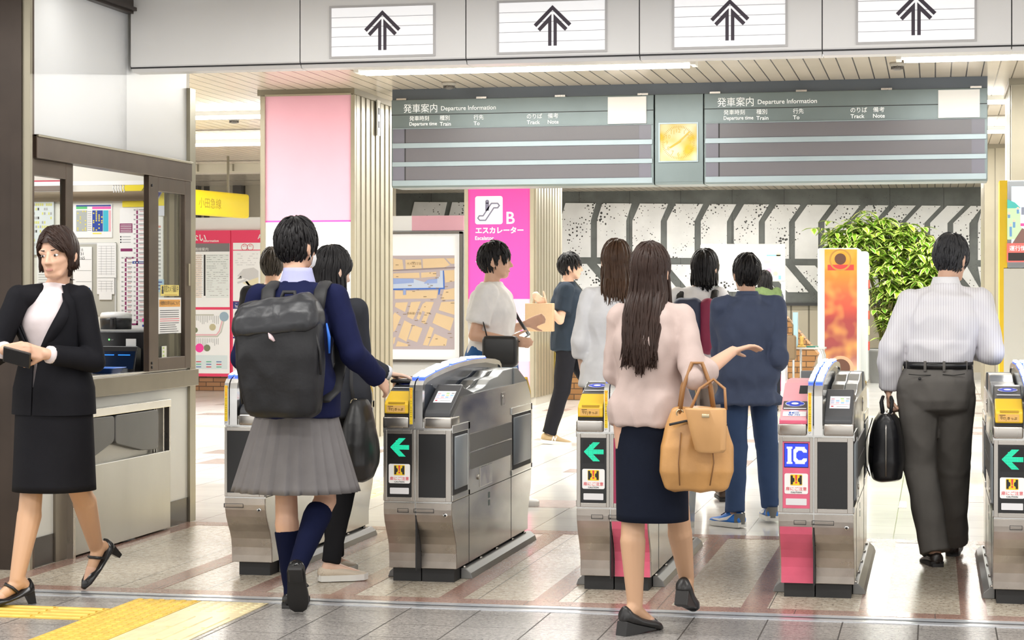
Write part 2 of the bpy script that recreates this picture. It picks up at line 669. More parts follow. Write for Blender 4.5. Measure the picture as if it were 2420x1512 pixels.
def bars(mb, x0, x1, y0, y1, n, h, mi, along_x):
    L = (y1 - y0) if along_x else (x1 - x0)
    k = max(1, round(L / .3 * n))
    for i in range(k):
        c = (y0 if along_x else x0) + (i + .5) * L / k
        t = x0 if along_x else y0
        e = x1 if along_x else y1
        m = max(1, round((e - t) / .3))
        for q in range(m):
            a, b = t + q * .3 + .012, min(t + q * .3 + .288, e - .01)
            if along_x:
                mb.prism([(c - .017, 0), (c + .017, 0), (c + .010, h), (c - .010, h)], 0, a, b, mi)
            else:
                mb.prism([(c - .017, 0), (c - .010, h), (c + .010, h), (c + .017, 0)], 1, a, b, mi)


ta = MB()
ta.box(-3.56, -3.25, 6.9, 8.52, -.05, .003, 0)
dots(ta, -3.56, -3.25, 6.9, 8.52, 6, .008, 0)
ta.box(-5.6, -3.565, 7.92, 8.23, -.05, .003, 0)
bars(ta, -5.6, -3.57, 7.92, 8.23, 4, .008, 0, True)
ta.box(-5.6, -4.17, 8.36, 8.52, -.05, .003, 0)
struct(ta.build('floor_tactile_paving_yellow', [TAC]))
tp = MB()
tp.box(-3.245, -2.93, 6.9, 8.52, -.05, .003, 0)
dots(tp, -3.24, -2.93, 8.22, 8.52, 6, .006, 0)
bars(tp, -3.24, -2.93, 6.9, 8.2, 4, .007, 0, False)
struct(tp.build('floor_tactile_paving_faded', [TACP]))
tf = MB()
tf.box(-4.12, -3.78, 11.6, 30, -.05, .003, 0)
bars(tf, -4.12, -3.78, 11.6, 26, 3, .006, 0, False)
tf.box(-2.3, 6, 23.1, 23.4, -.05, .003, 0)
tf.box(-8.5, -5.4, 19.9, 20.2, -.05, .003, 0)
struct(tf.build('floor_tactile_path', [M('tactile_far', (.86, .72, .36), .4, var=.06)]))

# ================================================================ ceilings
CEIL = 3.2
CEIL_M = ribbed('ceiling_planks', (.56, .49, .40), (.07, .05, .04), 0, .124, .010, .22)
c = MB()
c.box(-14, 8, 10.75, 34.2, CEIL, CEIL + .1, 0)
struct(c.build('ceiling', [CEIL_M]))
c = MB()
c.box(-9, 4, -4, 10.6, 3.08, 3.2, 0)
struct(c.build('ceiling_front_concourse', [M('front_ceiling', (.7, .68, .64), .5)]))
c = MB()
for yy in (13.4, 20.5, 25.2, 29.5):
    c.box(-14, 8, yy, yy + .045, CEIL - .012, CEIL + .02, 0)
struct(c.build('ceiling_channel', [M('ceiling_channel', (.33, .30, .26), .3, .5)]))

LAMP_E = M('lamp_glow', (1, 1, 1), .5, es=9., ecol=(1, .985, .95))
LAMP_B = M('lamp_body', (.8, .8, .78), .4)


def ceiling_lamp(x0, x1, y, label, power):
    t = thing('ceiling_lamp', label, 'ceiling lamp', ((x0 + x1) / 2, y, CEIL), 0, 'fluorescent lamps in rows on the planked ceiling')
    h = (x1 - x0) / 2
    b = MB()
    b.prism([(-.10, 0), (.10, 0), (.08, -.035), (-.08, -.035)], 0, -h, h, 0)
    b.build('housing', [LAMP_B], t)
    b = MB()
    b.prism([(-.075, -.036), (.075, -.036), (.06, -.06), (-.06, -.06)], 0, -h + .04, h - .04, 0)
    b.build('diffuser', [LAMP_E], t)
    for s in (-1, 1):
        b = MB()
        b.box(s * h - .02, s * h + .02, -.1, .1, -.05, 0)
        b.build('end_cap', [LAMP_B], t)
    d = bpy.data.lights.new('tube_light', 'AREA')
    d.shape, d.size, d.size_y, d.energy, d.color = 'RECTANGLE', x1 - x0, .14, power, (1, .985, .94)
    o = bpy.data.objects.new('tube_light', d)
    o.parent = t
    o.location = (0, 0, -.075)
    COL.objects.link(o)
    return t


def row(y, spans, names, power):
    for (a, b), n in zip(spans, names):
        ceiling_lamp(a, b, y, n, power)


LX0, LX1 = P(850, 170, 15.2)[0], P(1640, 158, 15.2)[0]
RX0 = P(2124, 148, 15.2)[0]
row(15.2, ((LX0, LX1), (RX0, RX0 + 2.6), (LX0 - 4.4, LX0 - 1.8)),
    ('long lit ceiling lamp between the arrow signs and left half of the departure board',
     'lit ceiling lamp at top right corner above the smoke detector',
     'ceiling lamp in the front row hidden by the booth wall'), 95)
row(18.65, ((-8.9, -6.2), (-5.2, -2.6), (-1.2, 1.35)),
    ('nearer lit ceiling lamp seen left of the pink column', 'ceiling lamp behind left half of the departure board',
     'lit ceiling lamp sticking out behind the top right corner of the departure board'), 95)
row(22.0, ((-9.8, -7.2), (-5.2, -2.6), (-1.2, 1.5)),
    ('farther lit ceiling lamp seen left of the pink column', 'ceiling lamp in the third row behind the departure board',
     'lit ceiling lamp seen beside the middle of the departure board right edge'), 95)
row(26.6, ((-5.2, -2.6), (-1.2, 1.4)), ('ceiling lamp in front of the escalator column', 'ceiling lamp before the patterned mural'), 95)
row(30.8, ((-5.6, -3.0), (-1.4, 1.4)), ('ceiling lamp nearest the mural on its left side', 'ceiling lamp nearest the mural above the plant'), 115)


def detector(px, py, y, label):
    x, _ = P(px, py, y)
    t = thing('smoke_detector', label, 'smoke detector', (x, y, CEIL))
    b = MB()
    b.rings([[(r * math.cos(k * PI / 10), r * math.sin(k * PI / 10), z) for k in range(20)] for r, z in ((.062, 0), (.062, -.018), (.05, -.028), (.05, -.03))])
    b.build('base', [M('detector_grey', (.35, .33, .29), .4)], t)
    b = MB()
    b.rings([[(r * math.cos(k * PI / 10), r * math.sin(k * PI / 10), z) for k in range(20)] for r, z in ((.042, -.03), (.042, -.05), (.02, -.06))])
    for k in range(8):
        a = k * PI / 4
        b.box(.046 * math.cos(a) - .004, .046 * math.cos(a) + .004, .046 * math.sin(a) - .004, .046 * math.sin(a) + .004, -.052, -.028)
    b.build('sensor', [M('detector_dark', (.12, .11, .10), .4)], t)


detector(1061, 186, 16.4, 'small round smoke detector on ceiling above left departure board')
detector(2121, 160, 15.75, 'small round smoke detector on ceiling below the top right lamp')
detector(553, 264, 19.2, 'small round smoke detector on ceiling left of the pink column')
hx, _ = P(597, 172, 14.6)
b = MB()
b.tube([(0, 0, 0), (0, 0, -.03), (.012, 0, -.045), (.02, 0, -.035), (.02, 0, -.025)], .003, 6)
tag(b.build('ceiling_hook', [M('hook_metal', (.2, .2, .2), .3, 1.)], loc=(hx, 14.6, CEIL)), 'small metal hook hanging from ceiling beside the white fascia', 'hook')

# ================================================================ fascia with arrow signs
FY = 10.6
FAS = M('fascia_paint', (.90, .895, .885), .32, var=.05, vscale=1.2)
FZ0 = 2.655
b = MB()
seams = [-4.47] + [P(px, 100, FY)[0] for px in (709, 1101, 1511, 1943, 2391)] + [2.6]
for a, e in zip(seams[:-1], seams[1:]):
    b.prism([(FY, FZ0 + .035), (FY, 3.08), (FY + .14, 3.3), (FY + .14, FZ0), (FY + .03, FZ0)], 0, a + .003, e - .003, 0)
b.box(-4.47, 2.6, FY + .006, FY + .13, FZ0 + .02, 3.08, 1)
struct(b.build('wall_fascia_beam', [FAS, INK]))
SIGNW = M('sign_backlit_white', (.88, .88, .9), .3, es=.30, ecol=(1, 1, 1))
ARROWC = M('arrow_violet_black', (.055, .04, .06), .45)
FRAMEC = M('sign_frame', (.58, .57, .57), .35)


def dbl_arrow(mb, mp, cx, top, s, mi=0):
    """upward arrow made of an outer and an inner chevron on a double stem; s = half width"""
    t = s * .20
    g = s * .10
    for k in (-1, 1):
        f = lambda *pts: poly(mb, mp, [(cx + k * x * s, top - y * s) for x, y in (pts if k > 0 else pts[::-1])], mi)
        f((0, 0), (0, .26), (.86, 1.13), (1.0, .99))
        f((.055, .46), (.055, 2.12), (.23, 2.12), (.23, .93), (.66, 1.36), (.80, 1.22))


lab = ('leftmost of the four white arrow signs on the fascia', 'second arrow sign from left above the left departure board',
       'third arrow sign from left above the clock', 'rightmost arrow sign near the top right lamp')
for (p0, p1, cxp), lb in zip(((784, 1024, 904), (1180, 1430, 1306), (1594, 1856, 1725), (2028, 2303, 2165)), lab):
    x0, x1, cxx = P(p0, 60, FY)[0], P(p1, 60, FY)[0], P(cxp, 60, FY)[0]
    _, zb = P(p0, {784: 134, 1180: 124, 1594: 112, 2028: 100}[p0], FY)
    zt = zb + .268
    t = thing('arrow_sign', 'white sign, dark up arrow, ' + lb, 'sign', (cxx, FY, zb), 0, 'arrow signs over the gate lanes')
    b = MB()
    w0, w1, hh = x0 - cxx, x1 - cxx, zt - zb
    for (a, e, c_, d) in ((w0 - .012, w0, -.012, hh + .012), (w1, w1 + .012, -.012, hh + .012), (w0, w1, -.012, 0), (w0, w1, hh, hh + .012)):
        b.box(a, e, -.008, .01, c_, d)
    b.build('frame', [FRAMEC], t)
    b = MB()
    b.box(w0, w1, -.003, .004, 0, hh)
    b.build('panel', [SIGNW], t)
    b = MB()
    for k in range(1, 5):
        b.box(w0, w1, -.0040, -.0028, hh * k / 5 - .0012, hh * k / 5 + .0012)
    b.build('slat_line', [M('slat_line', (.35, .34, .36), .5)], t)
    b = MB()
    dbl_arrow(b, front(-.0045), 0, hh * .93, .104)
    b.build('arrow', [ARROWC], t)

# ================================================================ back hall
BY = 34.0
WALLT = ribbed('ribbed_tan_wall', (.50, .45, .35), (.16, .14, .10), 0, .30, .03, .4)
b = MB()
b.box(-14, 8, BY, BY + .1, 0, CEIL, 0)
struct(b.build('wall_back', [WALLT]))
b = MB()
b.box(-14, 8, BY - .02, BY, 0, .12)
struct(b.build('baseboard_back', [M('baseboard_stone', (.5, .48, .44), .3)]))
b = MB()
b.box(5.5, 5.6, 20, 34, 0, CEIL, 0)
b.box(-13.2, -13.1, 12, 34, 0, CEIL, 0)
b.box(-13.2, -4.6, 11.75, 11.85, 0, CEIL, 0)
struct(b.build('wall_side', [M('side_wall', (.7, .67, .6), .5)]))

# mural
mural = thing('wall_mural', 'wide dark grey stone mural with pale chevron blocks on back wall', 'mural', (0, BY, 0))
mx0, mx1 = P(925, 500, BY)[0], P(2325, 500, BY)[0]
mz0, mz1 = P(1325, 715, BY)[1], P(1325, 447, BY)[1]
STONE = speckled('mural_dark_stone', (.115, .125, .12), (.03, .03, .03), 30, .12, .5, var=.25)
PALE = speckled('mural_pale_stone', (.74, .745, .75), (.03, .03, .03), 20, .25, .4, 0., var=.08)
b = MB()
b.box(mx0, mx1, -.10, -.02, mz0, mz1)
b.build('backing', [STONE], mural)
b = MB()
b.box(mx0, mx1, -.13, -.02, mz1, mz1 + .05)
b.box(mx0, mx1, -.13, -.02, mz0 - .05, mz0)
b.build('edge_rail', [M('mural_edge', (.03, .032, .035), .4)], mural)
b = MB()
xs = mx0
pw = P(1607, 500, BY)[0] - P(1487, 500, BY)[0]
x = P(1371, 500, BY)[0]
while x > mx0:
    x -= pw
while x < mx1:
    if x > mx0:
        b.box(x, x + .006, -.1025, -.1, mz0, mz1)
    x += pw
b.build('seam', [INK], mural)
lefts = [-820, -610, -405, -195, 18, 222, 420, 613, 802, 987, 1160, 1328, 1493, 1648, 1800, 1945, 2083, 2212, 2350]
wid = [182, 180, 178, 176, 169, 163, 158, 154, 146, 139, 135, 130, 125, 120, 115, 106, 97, 90, 60]
sla = [22, 23, 24, 25, 28, 30, 42, 48, 52, 57, 65, 70, 75, 82, 88, 92, 95, 98, 100]


def mp_m(cx_, cy_):
    X, Z = P(1320 + cx_ / 2.372, 420 + cy_ / 2.372 + (1325 - 1320 - cx_ / 2.372) * -.0072, BY)
    return X, Z


def pale(pts, nm='pale_block'):
    q = [mp_m(*p) for p in pts]
    q = [(min(max(x, mx0 + .02), mx1 - .02), z) for x, z in q]
    if max(x for x, z in q) - min(x for x, z in q) < .05:
        return
    m = MB()
    m.prism(q, 1, -.125, -.09, 0)
    m.build(nm, [PALE], mural)


for l, wd, sl in zip(lefts, wid, sla):
    pale([(l, 445), (l, 240), (l + sl, 143), (l + sl + wd, 143), (l + wd, 240), (l + wd, 445)])
    pale([(l, 482), (l + wd * .86, 482), (l + wd * .86 + 128, 632), (l + 128, 632)])

# big columns clad in champagne metal
CHAMP = M('champagne_metal', (.38, .345, .26), .36, .4, var=.06, vscale=3)
CHAMP_D = M('champagne_groove', (.25, .225, .17), .35, .4)


def column_shell(name, x0, x1, y0, y1, flutes_x, flutes_y, z1=CEIL):
    b = MB()
    b.box(x0, x1, y0, y1, .10, z1, 0)
    b.box(x0 + .01, x1 - .01, y0 + .01, y1 - .01, 0, .1, 2)
    n = flutes_y
    for k in range(n):
        yy = y0 + (k + .6) * (y1 - y0) / n
        for xx, s in ((x1, 1), (x0, -1)):
            b.box(min(xx, xx + s * .008), max(xx, xx + s * .008), yy, yy + (y1 - y0) / n * .62, .1, z1 - .05, 0)
            b.box(xx - .002 if s > 0 else xx - .003, xx + .003 if s > 0 else xx + .002, yy - (y1 - y0) / n * .1, yy, .1, z1 - .05, 1)
    for k in range(flutes_x):
        xx = x0 + (k + .4) * (x1 - x0) / flutes_x
        b.box(xx, xx + (x1 - x0) / flutes_x * .6, y0 - .02, y0, .1, z1 - .05, 0)
        b.box(xx - .012, xx, y0 - .003, y0 + .01, .1, z1 - .05, 1)
    b.box(x0 - .02, x1 + .02, y0 - .02, y1 + .02, z1 - .05, z1, 1)
    return struct(b.build(name, [CHAMP, CHAMP_D, M('column_plinth', (.5, .48, .42), .4)]))


# column carrying the pink panel
AX0, AX1, AY0, AY1 = -5.82, -4.972, 16.7, 17.95
column_shell('column_pink_panel', AX0, AX1, AY0, AY1, 0, 8)
PANA = thing('column_poster_panel', 'tall backlit panel on column, pale pink above and white below', 'panel', ((AX0 + AX1) / 2, AY0, 0))
zs = lambda py: P(700, py, AY0 - .02)[1]
xa, xb = P(628, 300, AY0 - .02)[0] - (AX0 + AX1) / 2, P(831, 300, AY0 - .02)[0] - (AX0 + AX1) / 2
PINKL = M('pale_pink_panel', (.80, .43, .53), .4, es=.04, var=.03, vscale=2)
MAG = M('magenta_panel', (.86, .09, .42), .35, es=.2)
WPAN = M('white_panel_lit', (.82, .82, .82), .35, es=.08, ecol=(1, 1, 1))
box_obj('pink_field', xa, xb, -.025, -.005, zs(521), zs(223), PINKL, PANA)
box_obj('magenta_line', xa, xb, -.026, -.005, zs(525), zs(521), MAG, PANA)
box_obj('white_field', xa, xb, -.025, -.005, .35, zs(525), WPAN, PANA)
b = MB()
b.box(xa - .035, xa, -.045, 0, .3, CEIL - .06)
b.box(xb, xb + .035, -.045, 0, .3, CEIL - .06)
b.box(xa, xb, -.045, 0, .3, .35)
b.box(xa, xb, -.045, 0, zs(223), CEIL - .06)
b.build('frame', [CHAMP], PANA)
# socket plate on the column side
b = MB()
b.box(0, .012, -.05, .05, 0, .32)
t = thing('wall_plate', 'small narrow white plate on fluted side of the pink column', 'wall plate', (AX1 + .021, 17.42, P(891, 320, 17.4)[1]))
b.build('plate', [M('plate_white', (.75, .74, .7), .4)], t)
b = MB()
for k in range(2):
    b.box(.012, .014, -.02, .02, .07 + k * .12, .13 + k * .12)
b.build('slot', [INK], t)

# column with the escalator sign
BX0, BX1, BY0, BY1 = -.2376 * 24.8, -.1998 * 24.8, 24.8, 26.5
column_shell('column_escalator', BX0, BX1, BY0, BY1, 0, 9)
PB = thing('escalator_sign', 'tall magenta sign with escalator pictogram, arrow pointing left and letter B', 'sign', ((BX0 + BX1) / 2, BY0, 0))
fy = BY0 - .03
bx = (BX0 + BX1) / 2
q = lambda px, py: (P(px, py, fy)[0] - bx, P(px, py, fy)[1])
xl, xr = q(1107, 600)[0], q(1253, 600)[0]
MAGB = M('bright_magenta', (.88, .05, .34), .4, es=.08)
PINKB = M('soft_pink', (.86, .42, .54), .4, es=.05)
box_obj('magenta_field', xl, xr, -.03, -.005, q(0, 706)[1], CEIL - .05, MAGB, PB)
box_obj('soft_pink_field', xl, xr, -.03, -.005, q(0, 776)[1], q(0, 706)[1], PINKB, PB)
box_obj('magenta_line', xl, xr, -.031, -.005, q(0, 778)[1], q(0, 776)[1], MAGB, PB)
box_obj('white_field', xl, xr, -.03, -.005, q(0, 845)[1], q(0, 778)[1], WPAN, PB)
box_obj('lower_pink_field', xl, xr, -.03, -.005, .12, q(0, 845)[1], PINKB, PB)
b = MB()
for a, e in ((xl - .05, xl), (xr, xr + .05)):
    b.box(a, e, -.05, 0, .1, CEIL - .05)
b.build('frame', [CHAMP], PB)
mp = front(-.033)
b = MB()
x0, z0 = q(1123, 530)
x1, z1 = q(1188, 463)
rrect(b, mp, x0, x1, z0, z1, .03)
b.build('pictogram_plate', [PAPER], PB)
mp2 = front(-.035)
ic = M('icon_grey', (.16, .16, .24), .5)
b = MB()
g = lambda a, c_: (x0 + a * (x1 - x0), z0 + c_ * (z1 - z0))
st_ = [g(.17, .22), g(.32, .22), g(.62, .68), g(.82, .68)]
wd = .095 * (x1 - x0)
up_ = [g(.15, .30), g(.29, .30), g(.59, .74), g(.82, .74), g(.88, .66), g(.82, .58), g(.68, .58), g(.38, .14), g(.17, .14), g(.10, .22), g(.15, .30)]
stroke(b, mp2, up_, .018)
disc(b, mp2, *g(.44, .80), .026)
stroke(b, mp2, [g(.44, .72), g(.44, .52)], .05)
b.build('pictogram', [ic], PB)
b = MB()
letters(b, 'B', *q(1197, 529), h=q(0, 502)[1] - q(0, 529)[1], mp=mp, bold=.012)
b.build('lettering', [PAPER], PB)
b = MB()
letters(b, 'エスカレーター', *q(1124, 552), w=q(1237, 0)[0] - q(1124, 0)[0], mp=mp, bold=.03)
b.build('lettering', [PAPER], PB)
b = MB()
letters(b, 'Escalator', *q(1123, 567), w=q(1167, 0)[0] - q(1123, 0)[0], mp=mp, bold=.012)
b.build('lettering', [PAPER], PB)
b = MB()
letters(b, '大江戸線のりば', *q(1142, 752), w=q(1247, 0)[0] - q(1142, 0)[0], mp=mp)
b.build('lettering', [PAPER], PB)
b = MB()
letters(b, 'Toei Oedo Line', *q(1142, 763), w=.28, mp=mp)
b.build('lettering', [PAPER], PB)
b = MB()
ax, az = q(1124, 618)
k_ = (q(1175, 0)[0] - ax) / 1.0
for s in (1, -1):
    f = lambda *pts: poly(b, mp, [(ax + x_ * k_, az + s * y_ * k_) for x_, y_ in (pts if s < 0 else pts[::-1])])
    f((0, 0), (.18, 0), (.86, .68), (.62, .68))
    f((.36, .06), (1.3, .06), (1.3, .17), (.64, .17), (1.13, .68), (.94, .68))
b.build('arrow', [PAPER], PB)
b = MB()
cx_, cz_ = q(1126, 741)
disc(b, mp, cx_, cz_, .075, 1)
disc(b, front(-.034), cx_, cz_, .062, 0, r2=.036)
letters(b, 'E', cx_ - .013, cz_ - .022, h=.044, mp=front(-.035), mi=2)
for zc, n, cc in ((797, '4', 3), (840, '5', 4)):
    a0, c0 = q(1118, zc + 8)
    a1, c1 = q(1134, zc - 8)
    rrect(b, mp, a0, a1, c0, c1, .012, 2)
    letters(b, n, (a0 + a1) / 2, c0 + .02, h=(c1 - c0) - .04, mp=front(-.034), mi=1, align='c', bold=.03)
    ca, cb = q(1146, zc)
    disc(b, mp, ca, cb, .048, cc)
    disc(b, front(-.034), ca, cb, .036, 1)
letters(b, 'KO', *q(1140, 801), h=.036, mp=front(-.035), mi=0)
letters(b, 'S', q(1146, 0)[0], q(0, 844)[1], h=.042, mp=front(-.035), mi=2, align='c')
letters(b, '京王', *q(1157, 803), h=.085, mp=mp, mi=2)
letters(b, '都営', *q(1157, 846), h=.085, mp=mp, mi=2)
b.build('route_mark', [MAGB, PAPER, ic, M('rose_ring', (.8, .3, .5), .5), M('green_ring', (.45, .62, .18), .5)], PB)

# right columns
cX0 = P(2327, 500, 24.4)[0]
column_shell('column_right_far', cX0, cX0 + .95, 24.4, 26.0, 3, 7)
dX0 = P(2390, 300, 17.1)[0]
column_shell('column_right_near', dX0, dX0 + .9, 17.1, 18.3, 2, 6)

# partition with information boards
PY = 27.6
BRK = brick_mat('brown_brick', (.30, .145, .065), (.38, .20, .095), (.09, .05, .03))
pz = lambda py, px=520: P(px, py, PY)[1]
px0, px1 = P(300, 600, PY)[0], BX0 + .06
b = MB()
b.box(px0, px1, PY, PY + .2, pz(885), 2.54, 0)
b.box(px0, px1, PY + .02, PY + .18, 0, pz(885), 1)
struct(b.build('partition_wall', [WHITE, BRK]))
# ribbed cladding wall behind, with soffit
b = MB()
rw = ribbed('cladding_cream', (.58, .53, .43), (.10, .09, .075), 0, .62, .10, .4)
b.box(-14, P(930, 500, 31)[0], 31, 31.15, 0, CEIL, 0)
b.box(-14, -6.6, 25.9, 26.2, 3.08, CEIL, 1)
struct(b.build('wall_left_cladding', [rw, M('soffit_cream', (.62, .58, .48), .4)]))
b = MB()
for k, px in enumerate((461, 562)):
    x_, _ = P(px, 450, 30.9)
    b.box(x_ - .07, x_ + .07, 30.85, 31, 0, CEIL, 0)
struct(b.build('trim_1', [M('dark_batten', (.12, .11, .105), .4)]))
t = thing('yellow_strip_sign', 'thin yellow lit strip sign under the ceiling left of pink column', 'sign', (0, 25.85, 0))
xs0, xs1 = P(440, 380, 25.85)[0], P(579, 380, 25.85)[0]
YLIT = M('yellow_lit', (.86, .66, .01), .4, es=.06, ecol=(1, .80, .01))
box_obj('panel', xs0, xs1, -.03, .03, P(500, 386, 25.85)[1], P(500, 377, 25.85)[1], YLIT, t)
b = MB()
for k in (.2, .8):
    b.box(xs0 + (xs1 - xs0) * k - .01, xs0 + (xs1 - xs0) * k + .01, -.01, .01, P(500, 377, 25.85)[1], 3.1)
b.build('hanger', [CHAMP_D], t)


def hanging_sign():
    a, zt = P(458, 446, 23.6)
    e, _ = P(581, 462, 24.9)
    L = math.hypot(e - a, 1.3) + 1.0
    ang = math.atan2(1.3, e - a)
    t = thing('hanging_sign', 'large yellow hanging sign box with faint dark characters', 'sign', (e, 24.9, 0), ang)
    z1 = zt - .01
    z0 = z1 - .315
    box_obj('box', -L, 0, -.06, .06, z0, z1, YLIT, t, r=.03)
    b = MB()
    f = lambda x, z: (x, -.0615, z)
    letters(b, '小田急線', -L + 1.02, z0 + .09, h=.13, mp=f)
    b.build('lettering', [M('faint_ochre', (.42, .30, .02), .5)], t)
    b = MB()
    for x in (-L * .8, -L * .2):
        b.box(x - .012, x + .012, -.012, .012, z1, CEIL)
    b.build('hanger', [CHAMP_D], t)


hanging_sign()

# the red framed information boards
REDF = M('crimson_frame', (.72, .045, .12), .35, es=.12)


def rows_of_print(mb, mp, x0, x1, z0, z1, n, mi, rnd, fill=.6, lw=.35):
    for k in range(n):
        z = z0 + (k + .3) * (z1 - z0) / n
        x = x0
        while x < x1:
            L = rnd.uniform(.04, .16) * (x1 - x0)
            if rnd.random() < fill:
                rect(mb, mp, x, min(x + L, x1), z, z + (z1 - z0) / n * lw, mi)
            x += L + .02 * (x1 - x0)


def info_board(label, pxa, pxb, kind):
    xa, xb = P(pxa, 600, PY)[0], P(pxb, 600, PY)[0]
    cx = (xa + xb) / 2
    t = thing('information_board', label, 'information board', (cx, PY, 0))
    y = -.03
    q = lambda px, py: (P(px, py, PY - .05)[0] - cx, P(px, py, PY - .05)[1])
    z0, z1 = q(0, 885)[1], q(0, 548)[1]
    box_obj('red_frame', xa - cx, xb - cx, -.05, 0, z0, z1, REDF, t)
    rnd = random.Random(kind)
    F = front(-.058)
    if kind == 0:
        xi0, xi1 = q(pxa + 6, 0)[0], q(543, 0)[0]
        box_obj('upper_sheet', xi0, xi1, -.056, -.04, q(0, 725)[1], q(0, 578)[1], WPAN, t)
        box_obj('lower_sheet', xi0, xi1, -.056, -.04, q(0, 878)[1], q(0, 731)[1], WPAN, t)
        b = MB()
        rect(b, F, xi0, xi1, q(0, 597)[1], q(0, 578)[1], 0)
        b.build('grey_heading', [M('heading_grey', (.22, .21, .22), .5)], t)
        b = MB()
        f2 = front(-.060)
        letters(b, 'ごあんない', q(487, 0)[0], q(0, 573)[1], h=.115, mp=front(-.053), align='r', bold=.02)
        letters(b, 'Information', *q(481, 572), w=q(517, 0)[0] - q(481, 0)[0], mp=front(-.053), bold=.02)
        letters(b, '路線案内', *q(461, 593), h=.05, mp=f2)
        b.build('lettering', [PAPER], t)
        b = MB()
        for k in range(22):
            zz = q(0, 604 + k * 4.6)[1]
            rect(b, F, q(462, 0)[0], q(477, 0)[0], zz - .013, zz, 0)
            rect(b, F, q(487, 0)[0], q(541, 0)[0], zz - .013, zz, 1)
        b.build('table_tint', [M('tint_orange', (.87, .66, .52), .6), M('tint_green', (.72, .80, .78), .6)], t)
        b = MB()
        rect(b, F, q(482, 0)[0], q(486, 0)[0], q(0, 699)[1], q(0, 604)[1], 0)
        rows_of_print(b, front(-.060), q(489, 0)[0], q(540, 0)[0], q(0, 700)[1], q(0, 603)[1], 20, 1, rnd, .55, .2)
        rows_of_print(b, front(-.060), q(461, 0)[0], q(480, 0)[0], q(0, 700)[1], q(0, 603)[1], 20, 1, rnd, .7, .2)
        for k in range(14):
            xk = q(461 + k * 4.2, 0)[0]
            rect(b, F, xk, xk + .008, q(0, rnd.uniform(752, 765))[1], q(0, 745)[1], 1)
            rect(b, F, xk, xk + .008, q(0, rnd.uniform(806, 818))[1], q(0, 797)[1], 1)
        b.build('table_print', [INK, GREYINK], t)
        b = MB()
        stroke(b, F, [q(461, 791), q(512, 791), q(519, 782), q(525, 760), q(526, 752)], .02, 0)
        stroke(b, F, [q(461, 795), q(514, 795), q(523, 784), q(529, 760), q(530, 752)], .02, 1)
        stroke(b, F, [q(461, 744), q(505, 744)], .02, 1)
        b.build('route_line', [M('route_pink', (.85, .5, .55), .6), M('route_grey', (.6, .6, .55), .6)], t)
        b = MB()
        for (px, py, r, mi) in ((530, 748, .07, 0), (503, 773, .05, 1), (490, 822, .05, 2), (472, 822, .065, 3), (462, 780, .04, 2)):
            disc(b, front(-.061), *q(px, py), r, mi)
        b.build('round_picture', [M('pic_blue', (.35, .48, .6), .5), M('pic_sand', (.6, .55, .35), .5), M('pic_green', (.22, .25, .15), .5), MAGB], t)
        b = MB()
        rect(b, F, q(461, 0)[0], q(538, 0)[0], q(0, 868)[1], q(0, 836)[1], 0)
        b.build('legend_tint', [M('tint_blue', (.74, .84, .88), .6)], t)
        b = MB()
        for i in range(3):
            for k in range(3):
                rect(b, front(-.061), *(q(464 + i * 24, 0)[0], q(476 + i * 24, 0)[0]), q(0, 852 + k * 6)[1], q(0, 850 + k * 6)[1], (i + k) % 3)
        b.build('legend_mark', [RED, M('mk_green', (.1, .5, .3), .5), M('mk_blue', (.1, .2, .5), .5)], t)
    else:
        xi0, xi1 = q(551, 0)[0], xb - cx - .06
        box_obj('upper_sheet', xi0, xi1, -.056, -.04, q(0, 593)[1], q(0, 577)[1], WPAN, t)
        box_obj('map_sheet', xi0, xi1, -.056, -.04, q(0, 711)[1], q(0, 595)[1], WPAN, t)
        box_obj('lower_sheet', xi0, xi1, -.056, -.04, q(0, 878)[1], q(0, 712)[1], WPAN, t)
        b = MB()
        letters(b, 'Area Map', q(609, 0)[0], q(0, 572)[1], h=.09, mp=front(-.053), bold=.02)
        b.build('lettering', [PAPER], t)
        b = MB()
        rect(b, F, xi0, xi1, q(0, 729)[1], q(0, 712)[1], 0)
        for k in range(3):
            rect(b, F, xi0, xi1, q(0, 772 + 25 * k)[1], q(0, 768 + 25 * k)[1], 0)
        b.build('navy_heading', [M('navy_print', (.04, .05, .22), .5)], t)
        b = MB()
        letters(b, 'ここ', *q(556, 723), h=.045, mp=front(-.060))
        letters(b, 'This', *q(556, 728), h=.03, mp=front(-.060))
        for px, s in ((578, 'D1'), (592, '61')):
            disc(b, F, *q(px, 584), .05, 1, r2=.043)
            letters(b, s, q(px, 0)[0], q(0, 586)[1], h=.03, mp=F, mi=1, align='c')
        b.build('heading_text', [PAPER, RED], t)
        b = MB()
        poly(b, F, [q(561, 652), q(575, 636), q(600, 632), q(611, 640), q(611, 655), q(590, 662)][::-1], 0)
        poly(b, F, [q(573, 668), q(611, 655), q(611, 680), q(590, 676)][::-1], 1)
        stroke(b, F, [q(563, 668), q(580, 662), q(590, 675), q(611, 682)], .03, 0)
        poly(b, F, [q(561, 659), q(570, 651), q(572, 658)][::-1], 2)
        rows_of_print(b, F, q(556, 0)[0], q(610, 0)[0], q(0, 630)[1], q(0, 600)[1], 6, 0, rnd, .45, .3)
        b.build('map_print', [M('map_grey', (.68, .68, .7), .6), M('map_cream', (.86, .78, .55), .6), M('map_dark', (.3, .3, .3), .6)], t)
    return t


info_board('red framed board on partition headed Information, with route tables', 380, 547, 0)
info_board('red framed board on partition with pale area map, half behind pink column', 549, 680, 1)

